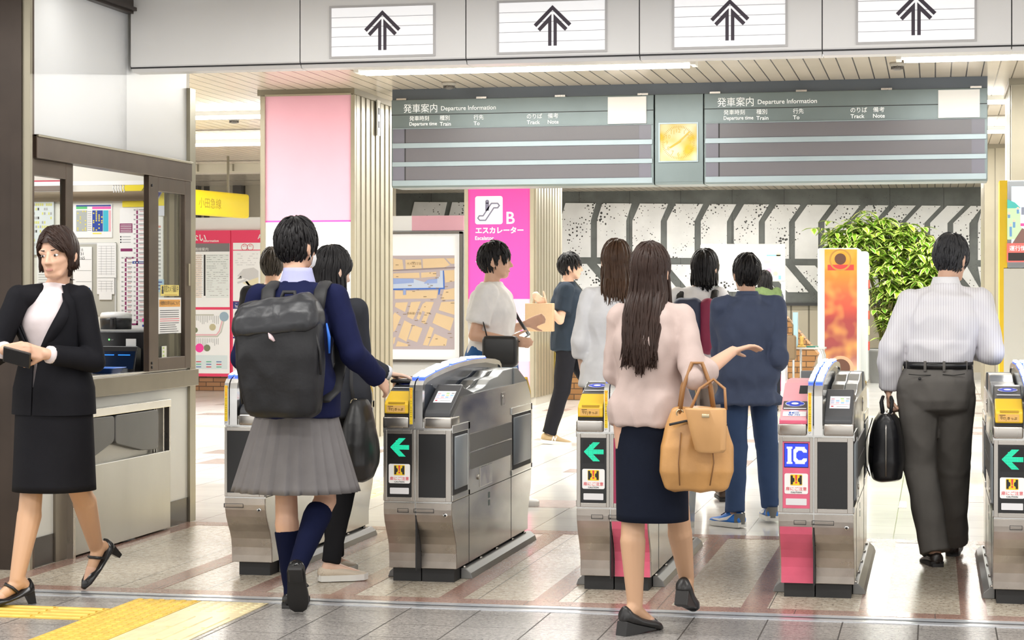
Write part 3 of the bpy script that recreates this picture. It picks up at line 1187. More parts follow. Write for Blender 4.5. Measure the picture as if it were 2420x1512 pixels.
# header band above the map and the framed street map
b = MB()
t = thing('header_band', 'white and pink band on partition above the framed street map', 'band', (0, PY, 0))
xh0, xh1, xh2 = P(924, 0, PY)[0], P(975, 0, PY)[0], P(1097, 0, PY)[0]
box_obj('white_part', xh0 - .4, xh1, -.04, 0, pz(545, 1000), pz(510, 1000), WPAN, t)
box_obj('pink_part', xh1, xh2, -.04, 0, pz(545, 1000), pz(510, 1000), PINKL, t)

t = thing('street_map', 'large framed street map of tan blocks and lilac roads with blue station', 'map', (0, PY, 0))
q = lambda px, py: P(px, py, PY - .06)
fx0, fx1, fz0, fz1 = q(905, 0)[0], q(1093, 0)[0], q(1000, 856)[1], q(1000, 548)[1]
b = MB()
b.box(fx0, fx1, -.05, 0, fz0, fz1)
for a in ((fx0, fx0 + .04, fz0, fz1), (fx1 - .04, fx1, fz0, fz1), (fx0, fx1, fz0, fz0 + .04), (fx0, fx1, fz1 - .03, fz1)):
    b.box(a[0], a[1], -.09, -.03, a[2], a[3])
b.build('frame', [M('frame_dark_bronze', (.13, .12, .11), .3, .6)], t)
box_obj('sheet', fx0 + .04, fx1 - .04, -.056, -.045, fz0 + .04, fz1 - .03, M('map_lit_sheet', (.87, .87, .87), .3, es=.2, ecol=(1, 1, 1)), t)
F = front(-.0575)
b = MB()
rect(b, F, fx0 + .1, q(1074, 0)[0], q(0, 820)[1], q(0, 608)[1])
b.build('map_ground', [M('map_lilac', (.55, .47, .50), .5, es=.03)], t)
F = front(-.0590)
b = MB()


def blk(pts):
    poly(b, F, [q(900 + x / 3.15, 420 + y / 3.15) for x, y in pts][::-1])


for pts in ([(92, 600), (160, 610), (170, 690), (92, 700)], [(182, 610), (298, 608), (305, 682), (186, 690)], [(310, 604), (470, 598), (515, 650), (440, 678), (314, 684)],
            [(484, 600), (548, 598), (548, 640), (522, 640)], [(92, 712), (285, 706), (290, 745), (92, 748)], [(300, 706), (412, 700), (412, 735), (300, 745)],
            [(104, 838), (165, 842), (165, 870), (190, 870), (190, 842), (425, 838), (415, 898), (104, 902)], [(470, 690), (548, 685), (548, 770), (480, 780)],
            [(470, 835), (548, 820), (548, 905), (448, 908)], [(110, 930), (202, 925), (180, 1000), (104, 960)], [(225, 925), (298, 920), (240, 1055), (196, 1035)],
            [(310, 940), (335, 922), (395, 925), (330, 1090), (300, 1075), (330, 1000), (310, 990), (285, 1060), (265, 1045)],
            [(450, 925), (548, 920), (548, 1020), (430, 985)], [(412, 1005), (545, 1045), (515, 1140), (384, 1080)], [(104, 1000), (150, 1035), (110, 1130), (92, 1150), (92, 1020)],
            [(175, 1060), (232, 1090), (190, 1220), (130, 1185)], [(242, 1095), (310, 1120), (270, 1225), (202, 1200)],
            [(365, 1105), (395, 1120), (350, 1250), (312, 1245)], [(400, 1160), (495, 1200), (485, 1250), (355, 1252)], [(92, 1190), (110, 1185), (100, 1230), (92, 1240)],
            [(125, 1215), (205, 1240), (200, 1255), (110, 1255)]):
    blk(pts)
b.build('map_block', [M('map_tan', (.80, .60, .36), .5, es=.06)], t)
F = front(-.0605)
b = MB()
for pts, mi in (([(92, 752), (250, 755), (320, 775), (420, 770), (418, 740), (440, 735), (440, 690), (462, 690), (470, 760), (470, 820), (230, 828), (92, 830)], 0),
                ([(92, 748), (245, 752), (245, 782), (92, 792)], 1), ([(322, 782), (350, 758), (420, 752), (420, 785), (325, 788)], 1),
                ([(92, 824), (475, 818), (475, 828), (92, 836)], 2), ([(462, 690), (470, 690), (476, 825), (466, 825)], 2), ([(168, 830), (186, 830), (184, 872), (166, 872)], 1),
                ([(430, 826), (445, 826), (436, 870), (428, 870)], 2)):
    kz_ = globals().get('kz_', 0) + 1
    poly(b, front(-.0605 - .0004 * kz_), [q(900 + x / 3.15, 420 + y / 3.15) for x, y in pts][::-1], mi)
stroke(b, F, [q(929, 603 + 36), q(1074, 632)], .02, 3)
b.build('map_station', [M('map_blue_pale', (.62, .72, .92), .5), M('map_blue_mid', (.35, .47, .85), .5), M('map_blue', (.05, .18, .70), .5), M('map_rail', (.35, .28, .3), .5)], t)
b = MB()
F = front(-.065)
letters(b, '代々木2丁目', *q(962, 626), w=q(995, 0)[0] - q(962, 0)[0], mp=F)
letters(b, '西新宿1丁目', *q(962, 743), w=q(995, 0)[0] - q(962, 0)[0], mp=F)
rn = random.Random(3)
for k in range(46):
    x_, y_ = rn.uniform(932, 1068), rn.uniform(618, 812)
    rect(b, F, q(x_, 0)[0], q(x_ + rn.uniform(3, 9), 0)[0], q(0, y_)[1], q(0, y_ - 1.4)[1])
b.build('map_lettering', [M('map_brown_ink', (.33, .23, .14), .6)], t)
# ================================================================ departure boards
DY = 16.85
SL = M('slate_metal', (.165, .205, .21), .35, .35, var=.06, vscale=3)
SLL = M('slate_metal_light', (.31, .375, .405), .35, .3, var=.04)
DISP = M('display_grey', (.125, .12, .132), .3)
DISP2 = M('display_violet_grey', (.15, .147, .18), .3)
q = lambda px, py: P(px, py, DY)
b = MB()
xr0, xr1 = q(925, 0)[0], q(2334, 0)[0]
b.box(xr0, xr1, DY + .03, DY + .40, q(1600, 222)[1], CEIL, 0)
struct(b.build('trim_2', [M('header_rail', (.115, .135, .16), .35, .3)]))
zt, zb = q(1600, 222)[1], q(1600, 436)[1]


def departure_board(label, x0, x1, kx, half):
    """kx: converts positions measured on this board"""
    cx = (x0 + x1) / 2
    t = thing('departure_board', label, 'departure board', (cx, DY, 0), 0, 'departure information boards')
    b = MB()
    h = (x1 - x0) / 2
    b.prism([(-.0, zb + .02), (.02, zb), (.36, zb), (.36, zt), (-.0, zt)], 0, -h, h, 0)
    b.build('casing', [SL], t, bevel=.006)
    Z = lambda py: q(1240, py)[1]
    ys = ((300, 334), (346, 379), (390, 423))
    X = lambda f: -h + f * 2 * h
    b = MB()
    for (a, e) in ((298.2, 300), (334, 346), (379, 390), (423, 436)):
        b.box(-h + .01, h - .01, -.014, .0, Z(e), Z(a), 0)
    b.build('slat', [SLL], t, bevel=.003)
    b = MB()
    b.box(-h, h, -.002, 0, Z(266) - .003, Z(266) + .003)
    b.build('seam', [INK], t)
    for k, (a, e) in enumerate(ys):
        m = MB()
        m.box(X(.007), X(.99), -.004, .01, Z(e), Z(a), 0)
        m.box(X(.057), X(.945), -.007, .01, Z(e) + .004, Z(a) - .004, 1)
        m.box(X(.052), X(.057), -.0065, .01, Z(e), Z(a), 2)
        m.build('display_strip', [DISP2, DISP, INK], t)
    b = MB()
    F = front(-.004)
    L = 2 * h
    Z = lambda py: q(1010, py + 1)[1]
    put = lambda s, f, py0, py1, w=None, bold=0.: letters(b, s, X(f), Z(py1), h=Z(py0) - Z(py1), w=w, mp=F, bold=bold)
    put('発車案内', .048, 244, 265, L * .131, 0.)
    letters(b, 'Departure Information', X(.194), Z(264), w=L * .211, mp=F, bold=.005)
    for s1, s2, f, w1, w2 in (('発車時刻', 'Departure time', .071, .076, .107), ('種別', 'Train', .189, .038, .043), ('行先', 'To', .32, .038, .023),
                              ('のりば', 'Track', .524, .058, .049), ('備考', 'Note', .603, .040, .041)):
        put(s1, f, 272.5, 284, L * w1, .0)
        letters(b, s2, X(f), Z(298 if s2 == 'Departure time' else 297), w=L * w2, h=Z(288) - Z(297) if s2 != 'Departure time' else Z(288) - Z(299), mp=F, bold=.01)
    b.build('lettering', [M('board_white', (.88, .9, .9), .5, es=.12, ecol=(1, 1, 1))], t)
    m = MB()
    Z = lambda py: q(1240, py)[1]
    m.box(X(.83), X(.973), -.017, -.002, Z(297), Z(234))
    m.build('covered_notice', [PAPER], t)
    for f in (.04, .35, .65, .96):
        m = MB()
        m.box(X(f) - .045, X(f) + .045, -.012, .02, zt - .004, zt + .012)
        m.build('hinge', [STEEL], t)
    return t


departure_board('left departure board hanging above the magenta escalator sign', q(925, 0)[0], q(1545, 0)[0], 0, 0)
departure_board('right departure board hanging above the patterned mural and plant', q(1664, 0)[0], q(2334, 0)[0], 0, 1)
x0, x1 = q(1547.5, 0)[0], q(1662, 0)[0]
cx = (x0 + x1) / 2
t = thing('clock_unit', 'slate clock panel with square yellow clock between the departure boards', 'clock', (cx, DY, 0))
b = MB()
h = (x1 - x0) / 2
b.prism([(0, zb + .02), (.02, zb), (.36, zb), (.36, zt), (0, zt)], 0, -h, h, 0)
b.build('casing', [SL], t, bevel=.006)
k0, k1, kz0, kz1 = q(1560, 0)[0] - cx, q(1647, 0)[0] - cx, q(1600, 380)[1], q(1600, 293)[1]
mt, nt, b_, obj_, xyz_ = base_mat('clock_face_yellow', .12)
n_ = node(nt, 'ShaderNodeTexNoise', inp={'Scale': 6., 'Detail': 1.})
nt.links.new(obj_, n_.inputs['Vector'])
cr = node(nt, 'ShaderNodeValToRGB')
cr.color_ramp.elements[0].position, cr.color_ramp.elements[0].color = .35, (.62, .42, .05, 1)
cr.color_ramp.elements[1].position, cr.color_ramp.elements[1].color = .62, (.72, .66, .46, 1)
nt.links.new(n_.outputs[0], cr.inputs[0])
nt.links.new(cr.outputs[0], b_.inputs['Base Color'])
box_obj('face', k0, k1, -.006, .004, kz0, kz1, mt, t)
b = MB()
for a in ((k0 - .012, k0, kz0 - .012, kz1 + .012), (k1, k1 + .012, kz0 - .012, kz1 + .012), (k0, k1, kz0 - .012, kz0), (k0, k1, kz1, kz1 + .012)):
    b.box(a[0], a[1], -.012, .004, a[2], a[3])
b.build('rim', [SLL], t)
kc, kz, kr = (k0 + k1) / 2, (kz0 + kz1) / 2, (k1 - k0) / 2
b = MB()
F = front(-.0065)
for k in range(60):
    a = k * PI / 30
    r0 = .80 if k % 5 else .74
    stroke(b, F, [(kc + kr * r0 * math.sin(a), kz + kr * r0 * math.cos(a)), (kc + kr * .9 * math.sin(a), kz + kr * .9 * math.cos(a))], .004)
b.build('minute_mark', [M('clock_gold', (.42, .26, .01), .4)], t)
b = MB()
for k in range(1, 13):
    a = k * PI / 6
    letters(b, str(k), kc + kr * .63 * math.sin(a), kz + kr * .63 * math.cos(a) - .016, h=.032, mp=F, align='c')
b.build('numeral', [M('clock_cream', (.50, .33, .03), .4)], t)
for nm, a, L, wd in (('hour_hand', math.radians(238), .52, .016), ('minute_hand', math.radians(47), .82, .011)):
    b = MB()
    stroke(b, front(-.008 if nm[0] == 'h' else -.0095), [(kc - kr * .12 * math.sin(a), kz - kr * .12 * math.cos(a)), (kc + kr * L * math.sin(a), kz + kr * L * math.cos(a))], wd)
    b.build(nm, [M('clock_hand', (.55, .36, .02), .4)], t)

# ================================================================ right hand objects
# brick parapet of the stairs
b = MB()
bx0 = P(1288, 0, 26.2)[0]
bx1, _ = P(1862, 0, 26.2)
h0 = P(1350, 812, 26.2)[1]
b.box(bx0, P(1640, 0, 26.2)[0], 26.2, 26.5, 0, h0)
xs1, zs1 = P(1850, 738, 26.6)
xs2, zs2 = P(1934, 836, 26.6)
b.prism([(xs1 - 1.2, 0), (xs1, 0), (xs1, zs1 - .95), (xs2 - .1, zs2 - .25), (xs2, zs2), (xs1, zs1), (xs1 - 1.2, zs1 + .05)], 1, 26.5, 26.9, 0)
b.box(xs1, xs2, 26.9, 26.95, 0, zs2 - .2, 0)
struct(b.build('wall_brick_parapet', [brick_mat('parapet_brick', (.34, .16, .05), (.44, .23, .085), (.09, .05, .025), w=.24, h=.075)]))
t = thing('handrail', 'low yellow handrail on posts beside brick parapet, behind walking man in dark shirt', 'handrail', (0, 26.0, 0))
YM = M('ochre_metal', (.50, .38, .07), .3, .5)
xa, za = P(1292, 800, 26)
xb, zb_ = P(1395, 820, 26)
b = MB()
b.tube([(xa, 0, .74), (xb + .4, 0, .74)], .022, 8)
b.build('rail', [YM], t)
for px in (1296, 1313, 1390):
    xx = P(px, 0, 26)[0]
    b = MB()
    b.tube([(xx, 0, 0), (xx, 0, .74)], .022, 8)
    b.build('post', [YM], t)

# vending machine with the orange poster
VY = 30.2
vx0, vx1 = P(1932, 700, VY)[0], P(2030, 700, VY)[0]
vz1 = P(1990, 586, VY)[1]
t = thing('vending_machine', 'tall white machine with blurry orange food poster on its side, before the plant', 'vending machine', ((vx0 + vx1) / 2, VY, 0))
w_ = (vx1 - vx0) / 2
dep = 1.55
VM = M('vending_white', (.74, .75, .74), .35)
b = MB()
b.box(-w_, w_, 0, dep * .62, .06, vz1, 0, .03)
b.build('cabinet', [VM], t)
b = MB()
b.box(-w_ + .03, w_ + .10, dep * .62 + .01, dep, .06, vz1 - .03, 0, .03)
b.build('door', [M('vending_grey', (.62, .65, .64), .35)], t)
for a in (-w_ + .06, w_ - .06):
    for yy in (.06, dep - .06):
        b = MB()
        b.cyl((a, yy, 0), (a, yy, .07), .03)
        b.build('foot', [BLACKR], t)
mt, nt, b_, obj_, xyz_ = base_mat('food_poster', .4)
n1 = node(nt, 'ShaderNodeTexNoise', inp={'Scale': 4., 'Detail': 1.})
nt.links.new(obj_, n1.inputs['Vector'])
zz = node(nt, 'ShaderNodeMapRange', inp={1: .25, 2: vz1, 3: 0., 4: 1.})
nt.links.new(xyz_[2], zz.inputs[0])
cr = node(nt, 'ShaderNodeValToRGB')
e = cr.color_ramp.elements
e[0].position, e[0].color = 0, (.72, .45, .30, 1)
e[1].position, e[1].color = 1, (.92, .42, .02, 1)
for p_, c_ in ((.14, (.28, .06, .06, 1)), (.42, (.35, .05, .05, 1)), (.62, (.80, .12, .05, 1)), (.80, (.93, .28, .03, 1))):
    q_ = e.new(p_)
    q_.color = c_
nt.links.new(zz.outputs[0], cr.inputs[0])
k_ = node(nt, 'ShaderNodeMapRange', inp={1: .46, 2: .80, 3: 0., 4: .8})
nt.links.new(n1.outputs[0], k_.inputs[0])
nt.links.new(mixc(nt, k_.outputs[0], cr.outputs[0], (.90, .50, .12)), b_.inputs['Base Color'])
pq = lambda px, py: (P(px, py, VY)[0] - (vx0 + vx1) / 2, P(px, py, VY)[1])
pp = box_obj('poster', pq(1949, 0)[0], pq(2025, 0)[0], -.012, .001, .28, vz1 - .02, mt, t)
b = MB()
F = front(-.0135)
disc(b, front(-.0141), *pq(1986, 614), .165, 0, r2=.14)
disc(b, front(-.0141), *pq(1986, 612), .085, 1)
disc(b, F, *pq(1987, 872), .20, 2)
disc(b, front(-.0138), *pq(1987, 870), .14, 1)
rect(b, F, *(pq(1956, 0)[0], pq(2018, 0)[0]), pq(0, 644)[1], pq(0, 632)[1], 3)
b.build('poster_print', [M('poster_ochre', (.55, .28, .05), .5), M('poster_brown', (.12, .05, .03), .5), M('poster_tan', (.66, .36, .22), .5), M('poster_red', (.65, .05, .05), .5)], t)
b = MB()
for k in range(6):
    zc = .55 + k * .24
    b.box(w_ + .10, w_ + .115, dep * .70, dep * .92, zc, zc + .13, k % 2)
b.build('button_panel', [M('vend_red', (.7, .08, .06), .4), M('vend_yellow', (.85, .8, .35), .4)], t)

# big potted plant behind it
PLY = 32.4
t = thing('potted_plant', 'tall variegated green plant with glossy leaves behind white machine', 'plant', (P(2090, 700, PLY)[0], PLY, 0))
px0 = P(2090, 700, PLY)[0]
b = MB()
b.rings([[(r * math.cos(k * PI / 12), r * math.sin(k * PI / 12), z) for k in range(24)] for r, z in ((.22, 0), (.30, .5), (.32, .5), (.32, .55), (.27, .55), (.26, .48))])
b.build('pot', [M('pot_grey', (.3, .3, .29), .5)], t)
rn = random.Random(11)
b = MB()
tips = []
cl = [(P(x_, y_, PLY)[0] - px0, P(x_, y_, PLY)[1], s_) for x_, y_, s_ in
      ((1985, 565, .20), (2020, 548, .24), (2060, 545, .26), (2100, 556, .24), (2125, 545, .16), (2030, 590, .26), (2080, 600, .30), (2130, 600, .26), (2165, 570, .20), (2190, 585, .20), (2205, 610, .2),
       (2100, 640, .26), (2150, 640, .26), (2195, 640, .22), (2100, 690, .24), (2150, 690, .26), (2110, 740, .22), (2160, 740, .22), (2200, 690, .2), (1970, 580, .12), (2130, 780, .2))]
for x_, z_, s_ in cl:
    b.tube([(rn.uniform(-.05, .05), rn.uniform(-.05, .05), .5), (x_ * .3, rn.uniform(-.1, .1), .5 + (z_ - .5) * .5), (x_ * .8, 0, z_ - s_ * .6), (x_, 0, z_)], [.02, .016, .01, .006], 6)
b.build('stem', [M('plant_stem', (.16, .15, .05), .6)], t)
mt, nt, b_, obj_, xyz_ = base_mat('variegated_leaf', .32)
at = node(nt, 'ShaderNodeAttribute', attribute_name='leafuv')
sp = node(nt, 'ShaderNodeSeparateXYZ')
nt.links.new(at.outputs['Vector'], sp.inputs[0])
n_ = node(nt, 'ShaderNodeTexNoise', inp={'Scale': 9., 'Detail': 2.})
nt.links.new(obj_, n_.inputs['Vector'])
edge = nmath(nt, 'GREATER_THAN', nmath(nt, 'ADD', nmath(nt, 'MULTIPLY', sp.outputs[0], 1.), nmath(nt, 'MULTIPLY', nmath(nt, 'SUBTRACT', n_.outputs[0], .5), 1.4)), .62)
nt.links.new(mixc(nt, edge, mixc(nt, sp.outputs[2], (.09, .26, .02), (.32, .56, .04)), (.82, .86, .30)), b_.inputs['Base Color'])
b = MB()
luv = []


def leaf(c, d, L, wd):
    d = Vector(d).normalized()
    s = d.cross(Vector((0, 0, 1)))
    if s.length < .1:
        s = Vector((1, 0, 0))
    s.normalize()
    n = s.cross(d)
    c = Vector(c)
    o = len(b.v)
    hue = rn.random()
    rows = ((0, .05), (.25, .8), (.55, 1.), (.85, .5), (1, .02))
    for tt, ww in rows:
        m = c + d * (L * tt) - Vector((0, 0, 1)) * (L * .35 * tt * tt)
        for k in (-1, 0, 1):
            b.v.append(tuple(m + s * (wd * ww * k) + n * (.25 * wd * ww * abs(k))))
            luv.append((abs(k), tt, hue))
    for i in range(4):
        for k in range(2):
            a = o + i * 3 + k
            b.f.append([a, a + 1, a + 4, a + 3])
            b.mi.append(0)
            b.sm.append(True)


for x_, z_, s_ in cl:
    for k in range(int(44 * s_ / .24)):
        c_ = Vector((x_ + rn.gauss(0, s_ * .6), rn.gauss(0, s_ * .55), z_ + rn.gauss(0, s_ * .55)))
        base = rn.uniform(0, 2 * PI)
        for j in range(4):
            a = base + j * 2 * PI / 4 + rn.uniform(-.3, .3)
            leaf(c_, (math.cos(a), math.sin(a), rn.uniform(-.35, .35)), rn.uniform(.16, .26), rn.uniform(.035, .055))
o = b.build('foliage', [mt], t)
a_ = o.data.attributes.new('leafuv', 'FLOAT_VECTOR', 'POINT')
a_.data.foreach_set('vector', [x for p_ in luv for x in p_])

# brochure rack
RY = 25.0
rq = lambda px, py: P(px, py, RY)
rx0, rx1 = rq(1655, 0)[0], rq(1856, 0)[0]
rc = (rx0 + rx1) / 2
hw = (rx1 - rx0) / 2
rz1, rzp = rq(0, 586)[1], rq(0, 668)[1]
t = thing('brochure_rack', 'white rolling brochure rack with header board, leaflets on its shelves', 'rack', (rc, RY, 0))
RW = M('rack_white', (.80, .81, .80), .35)
b = MB()
b.box(-hw, hw, -.02, .02, rzp, rz1, 0, .018)
b.build('header_board', [M('rack_header', (.74, .76, .75), .35, es=.04, ecol=(1, 1, 1))], t)
b = MB()
b.box(-hw + .42, hw - .06, -.023, -.018, rzp + .06, rz1 - .05)
b.build('header_poster', [M('rack_poster', (.80, .84, .86), .3)], t)
b = MB()
F = front(-.0238)
for (ax, az, bx_, bz, mi) in ((1812, 605, 1846, 602, 0), (1806, 623, 1820, 615, 1), (1808, 664, 1824, 653, 0), (1840, 660, 1846, 651, 0), (1808, 628, 1840, 626, 1)):
    a, c_ = rq(ax, az)
    e_, d_ = rq(bx_, bz)
    rect(b, F, a - rc, e_ - rc, c_, d_, mi)
disc(b, F, rq(1817, 0)[0] - rc, rq(0, 645)[1], .035, 2)
disc(b, F, rq(1840, 0)[0] - rc, rq(0, 610)[1], .028, 3)
disc(b, F, rq(1833, 0)[0] - rc, rq(0, 651)[1], .03, 3)
b.build('header_print', [M('rk_blue', (.25, .55, .70), .5), M('rk_grey', (.6, .6, .6), .5), M('rk_pink', (.86, .45, .6), .5), M('rk_cream', (.85, .78, .5), .5)], t)
for sx in (-1, 1):
    b = MB()
    b.box(sx * hw - (.05 if sx > 0 else 0), sx * hw + (0 if sx > 0 else .05), -.03, .03, .09, rzp)
    b.box(sx * hw - (.035 if sx > 0 else 0), sx * hw + (0 if sx > 0 else .035), .32, .38, .09, .9)
    b.build('upright', [RW], t)
    for yy in (0, .35):
        b = MB()
        b.cyl((sx * (hw - .025) - .012, yy, .04), (sx * (hw - .025) + .012, yy, .04), .04)
        b.build('caster', [BLACKR], t)
SHZ = (.10, .42, .78, 1.12)
for z in SHZ:
    b = MB()
    b.box(-hw + .05, hw - .05, -.03, .36, z, z + .03)
    b.box(-hw + .05, hw - .05, -.03, -.02, z, z + .07)
    b.build('shelf', [RW], t)
bro = (('yellow and white brochure on upper shelf of the rack', (.85, .78, .35), 1.15, .32), ('pale leaflet on third shelf of the rack', (.82, .82, .84), .81, .27),
       ('blue landscape brochure standing on the lower rack shelf', (.12, .32, .72), .45, .30), ('magenta and white brochure at bottom of the rack', (.80, .20, .42), .13, .28))
for lb, c_, z, hh in bro:
    tt = thing('brochure', lb, 'brochure', (rq(1828, 0)[0], RY + .02, z), 0, 'brochures on the rolling rack')
    b = MB()
    b.prism([(0, 0), (.03, 0), (.07, hh), (.05, hh)], 0, -.13, .13)
    b.build('cover', [M('cover_' + lb.split()[0], c_, .4)], tt)
    b = MB()
    b.prism([(-.0015, .0), (.0, .0), (.014, hh * .25), (.0125, hh * .25)], 0, -.13, .13)
    b.build('title_band', [M('cover_pale', (.85, .83, .83), .4)], tt)

# small steel side table with a stamp
SYY = 24.6
sq = lambda px, py: P(px, py, SYY)
sx0, sx1 = sq(1871, 0)[0], sq(1950, 0)[0]
sz = sq(0, 811)[1]
t = thing('side_stand', 'small pale metal stand with curved rail, right of the brochure rack', 'stand', ((sx0 + sx1) / 2, SYY, 0))
hw2 = (sx1 - sx0) / 2
SM = M('stand_metal', (.62, .64, .64), .3, .5)
b = MB()
b.box(-hw2, hw2, 0, .35, sz - .02, sz)
b.build('shelf', [SM], t)
for xx, yy in ((-hw2 + .02, .02), (-hw2 + .09, .33), (hw2 - .02, .02), (hw2 - .02, .33)):
    b = MB()
    if xx > 0:
        b.tube([(xx, yy, 0), (xx, yy, sz - .1), (xx - .03, yy, sz - .02), (xx - .1, yy, sz)], .014, 8)
    else:
        b.tube([(xx, yy, 0), (xx, yy, sz)], .014, 8)
    b.build('leg', [SM], t)
t = thing('notice_stand', 'thin upright pale blue notice panel standing on small metal stand', 'notice', (sq(1874, 0)[0] + .02, SYY + .15, sz))
hz = sq(0, 735)[1] - sz
b = MB()
b.box(-.03, .03, -.008, .008, .01, hz, 0)
b.build('panel', [M('notice_blue', (.45, .68, .78), .35)], t)
b = MB()
b.box(-.035, -.03, -.012, .012, 0, hz + .01)
b.box(.03, .035, -.012, .012, 0, hz + .01)
b.box(-.035, .035, -.03, .03, 0, .01)
b.build('frame', [SM], t)
t = thing('rubber_stamp', 'yellow wooden rubber stamp with round knob on small metal stand', 'stamp', (sq(1893, 0)[0], SYY + .12, sz))
b = MB()
b.box(-.05, .05, -.03, .03, 0, .025, 0, .008)
b.build('base', [M('stamp_wood', (.72, .47, .12), .4)], t)
b = MB()
b.rings([[(r * math.cos(k * PI / 8), r * math.sin(k * PI / 8), z) for k in range(16)] for r, z in ((.03, .02), (.022, .05), (.018, .08), (.026, .1), (.028, .125), (.015, .14))])
b.build('handle', [MATS['stamp_wood']], t)
tag(box_obj('ink_pad', sq(1905, 0)[0], sq(1932, 0)[0], SYY + .05, SYY + .18, sz, sz + .018, M('pad_green', (.05, .25, .18), .5), r=.004), 'flat dark green ink pad beside the yellow stamp', 'ink pad')

# information monitor with yellow housing
MY = 15.2
mq = lambda px, py: P(px, py, MY)
m0 = mq(2362, 0)[0]
t = thing('information_monitor', 'yellow and grey housing with train status screen at right edge', 'monitor', (m0 + .4, MY, 0))
LX = -.4
b = MB()
b.box(LX, LX + .03, -.03, .28, 0.0, mq(0, 640)[1], 0)
b.box(LX, LX + .055, -.035, .30, mq(0, 640)[1], mq(0, 455)[1], 0)
b.build('yellow_side', [M('monitor_yellow', (.92, .62, .02), .4)], t)
b = MB()
b.box(LX + .055, LX + .86, -.04, .30, mq(0, 640)[1], mq(0, 455)[1], 0, .008)
b.build('bezel', [M('monitor_grey', (.30, .32, .34), .35)], t)
sx_, sz1_, sz0_ = LX + .085, mq(0, 468)[1], mq(0, 628)[1]
b = MB()
b.box(sx_, LX + .83, -.043, -.03, sz0_, sz1_)
b.build('screen', [M('screen_sky', (.75, .88, .93), .2, es=.45)], t)
F = front(-.0445)
Zm = lambda py: mq(0, py)[1]
Xm = lambda px: mq(px, 0)[0] - (m0 + .4)
b = MB()
poly(b, F, [(Xm(2380), Zm(580)), (Xm(2380), Zm(512)), (Xm(2396), Zm(512)), (Xm(2420), Zm(530)), (Xm(2460), Zm(530)), (Xm(2460), Zm(580))][::-1], 0)
poly(b, front(-.0448), [(Xm(2380), Zm(505)), (Xm(2380), Zm(495)), (Xm(2398), Zm(502)), (Xm(2412), Zm(514)), (Xm(2380), Zm(514))], 1)
poly(b, front(-.0452), [(Xm(2392), Zm(588)), (Xm(2418), Zm(552)), (Xm(2460), Zm(552)), (Xm(2460), Zm(588))], 2)
rect(b, front(-.0455), Xm(2379), Xm(2470), Zm(628), Zm(588), 3)
rect(b, front(-.0458), Xm(2382), Xm(2470), Zm(625), Zm(608), 4)
rrect(b, front(-.0460), Xm(2411), Xm(2450), Zm(558), Zm(506), .03, 5)
rect(b, front(-.0462), Xm(2413), Xm(2450), Zm(528), Zm(512), 6)
rect(b, front(-.0462), Xm(2411), Xm(2450), Zm(552), Zm(546), 7)
for px, py, h_ in ((2388, 562, 30), (2396, 548, 18), (2405, 520, 14), (2384, 530, 12)):
    rrect(b, front(-.0455), Xm(px - 3), Xm(px + 3), Zm(py + h_ * .4), Zm(py - h_ * .3), .004, 8)
    disc(b, front(-.0457), Xm(px), Zm(py - h_ * .42), .010, 9)
b.build('screen_picture', [M('sc_green', (.55, .80, .45), .4, es=.4), M('sc_teal', (.10, .55, .50), .4, es=.3), M('sc_track', (.25, .14, .12), .4, es=.3), M('sc_red', (.85, .16, .14), .4, es=.4),
                           M('sc_dark', (.05, .04, .04), .4), M('sc_train', (.80, .82, .86), .4, es=.4), M('sc_window', (.30, .33, .42), .4, es=.3), M('sc_magenta', (.75, .10, .35), .4, es=.4),
                           M('sc_figure', (.18, .36, .62), .4, es=.3), M('sc_skin', (.88, .66, .5), .4, es=.3)], t)
b = MB()
letters(b, '運行情報', Xm(2385), Zm(604), h=.038, mp=front(-.0464))
b.build('screen_lettering', [M('sc_white', (.95, .95, .95), .4, es=.6, ecol=(1, 1, 1))], t)
b = MB()
b.box(LX + .03, LX + .85, -.03, .28, 0.0, mq(0, 642)[1])
b.build('lower_panel', [M('monitor_cream', (.74, .73, .66), .35)], t)
# ================================================================ ticket window booth
WX = -4.48
Yk = lambda px: K(px, 700, WX)[0]
Zk = lambda px, py: K(px, py, WX)[1]
Y0, Y1 = Yk(77), Yk(458)
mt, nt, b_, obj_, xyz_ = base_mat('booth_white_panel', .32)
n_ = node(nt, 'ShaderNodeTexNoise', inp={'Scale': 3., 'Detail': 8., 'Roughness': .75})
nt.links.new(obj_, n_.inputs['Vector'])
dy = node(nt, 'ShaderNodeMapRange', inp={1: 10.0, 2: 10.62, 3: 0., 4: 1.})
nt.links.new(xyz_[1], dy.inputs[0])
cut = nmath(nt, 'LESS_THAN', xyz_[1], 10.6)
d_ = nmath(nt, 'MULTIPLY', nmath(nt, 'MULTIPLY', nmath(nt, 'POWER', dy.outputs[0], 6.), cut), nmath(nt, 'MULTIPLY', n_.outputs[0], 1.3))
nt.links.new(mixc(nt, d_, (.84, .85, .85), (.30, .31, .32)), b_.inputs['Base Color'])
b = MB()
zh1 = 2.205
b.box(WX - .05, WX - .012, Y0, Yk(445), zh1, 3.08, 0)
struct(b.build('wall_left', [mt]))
BR_L = M('booth_khaki_metal', (.36, .33, .25), .32, .75, var=.08)
b = MB()
b.box(WX - .05, WX + .012, Yk(445), Y1, 0, 2.66, 0)
b.box(WX - .05, WX + .02, Yk(62), Yk(68), 0, 3.08, 1)
b.box(WX - .05, WX + .008, Yk(68), Yk(77.5), 0, 3.08, 2)
b.box(WX - .06, WX + .03, Y0, FY, 2.985, 3.08, 3)
b.box(WX - .06, WX + .05, Y0, FY, 3.0, 3.02, 3)
struct(b.build('trim_3', [BR_L, CHAMP, BRONZE, BRONZE_D]))
b = MB()
b.box(-5.6, WX - .045, 9.30, 9.44, 0, 3.08, 0)
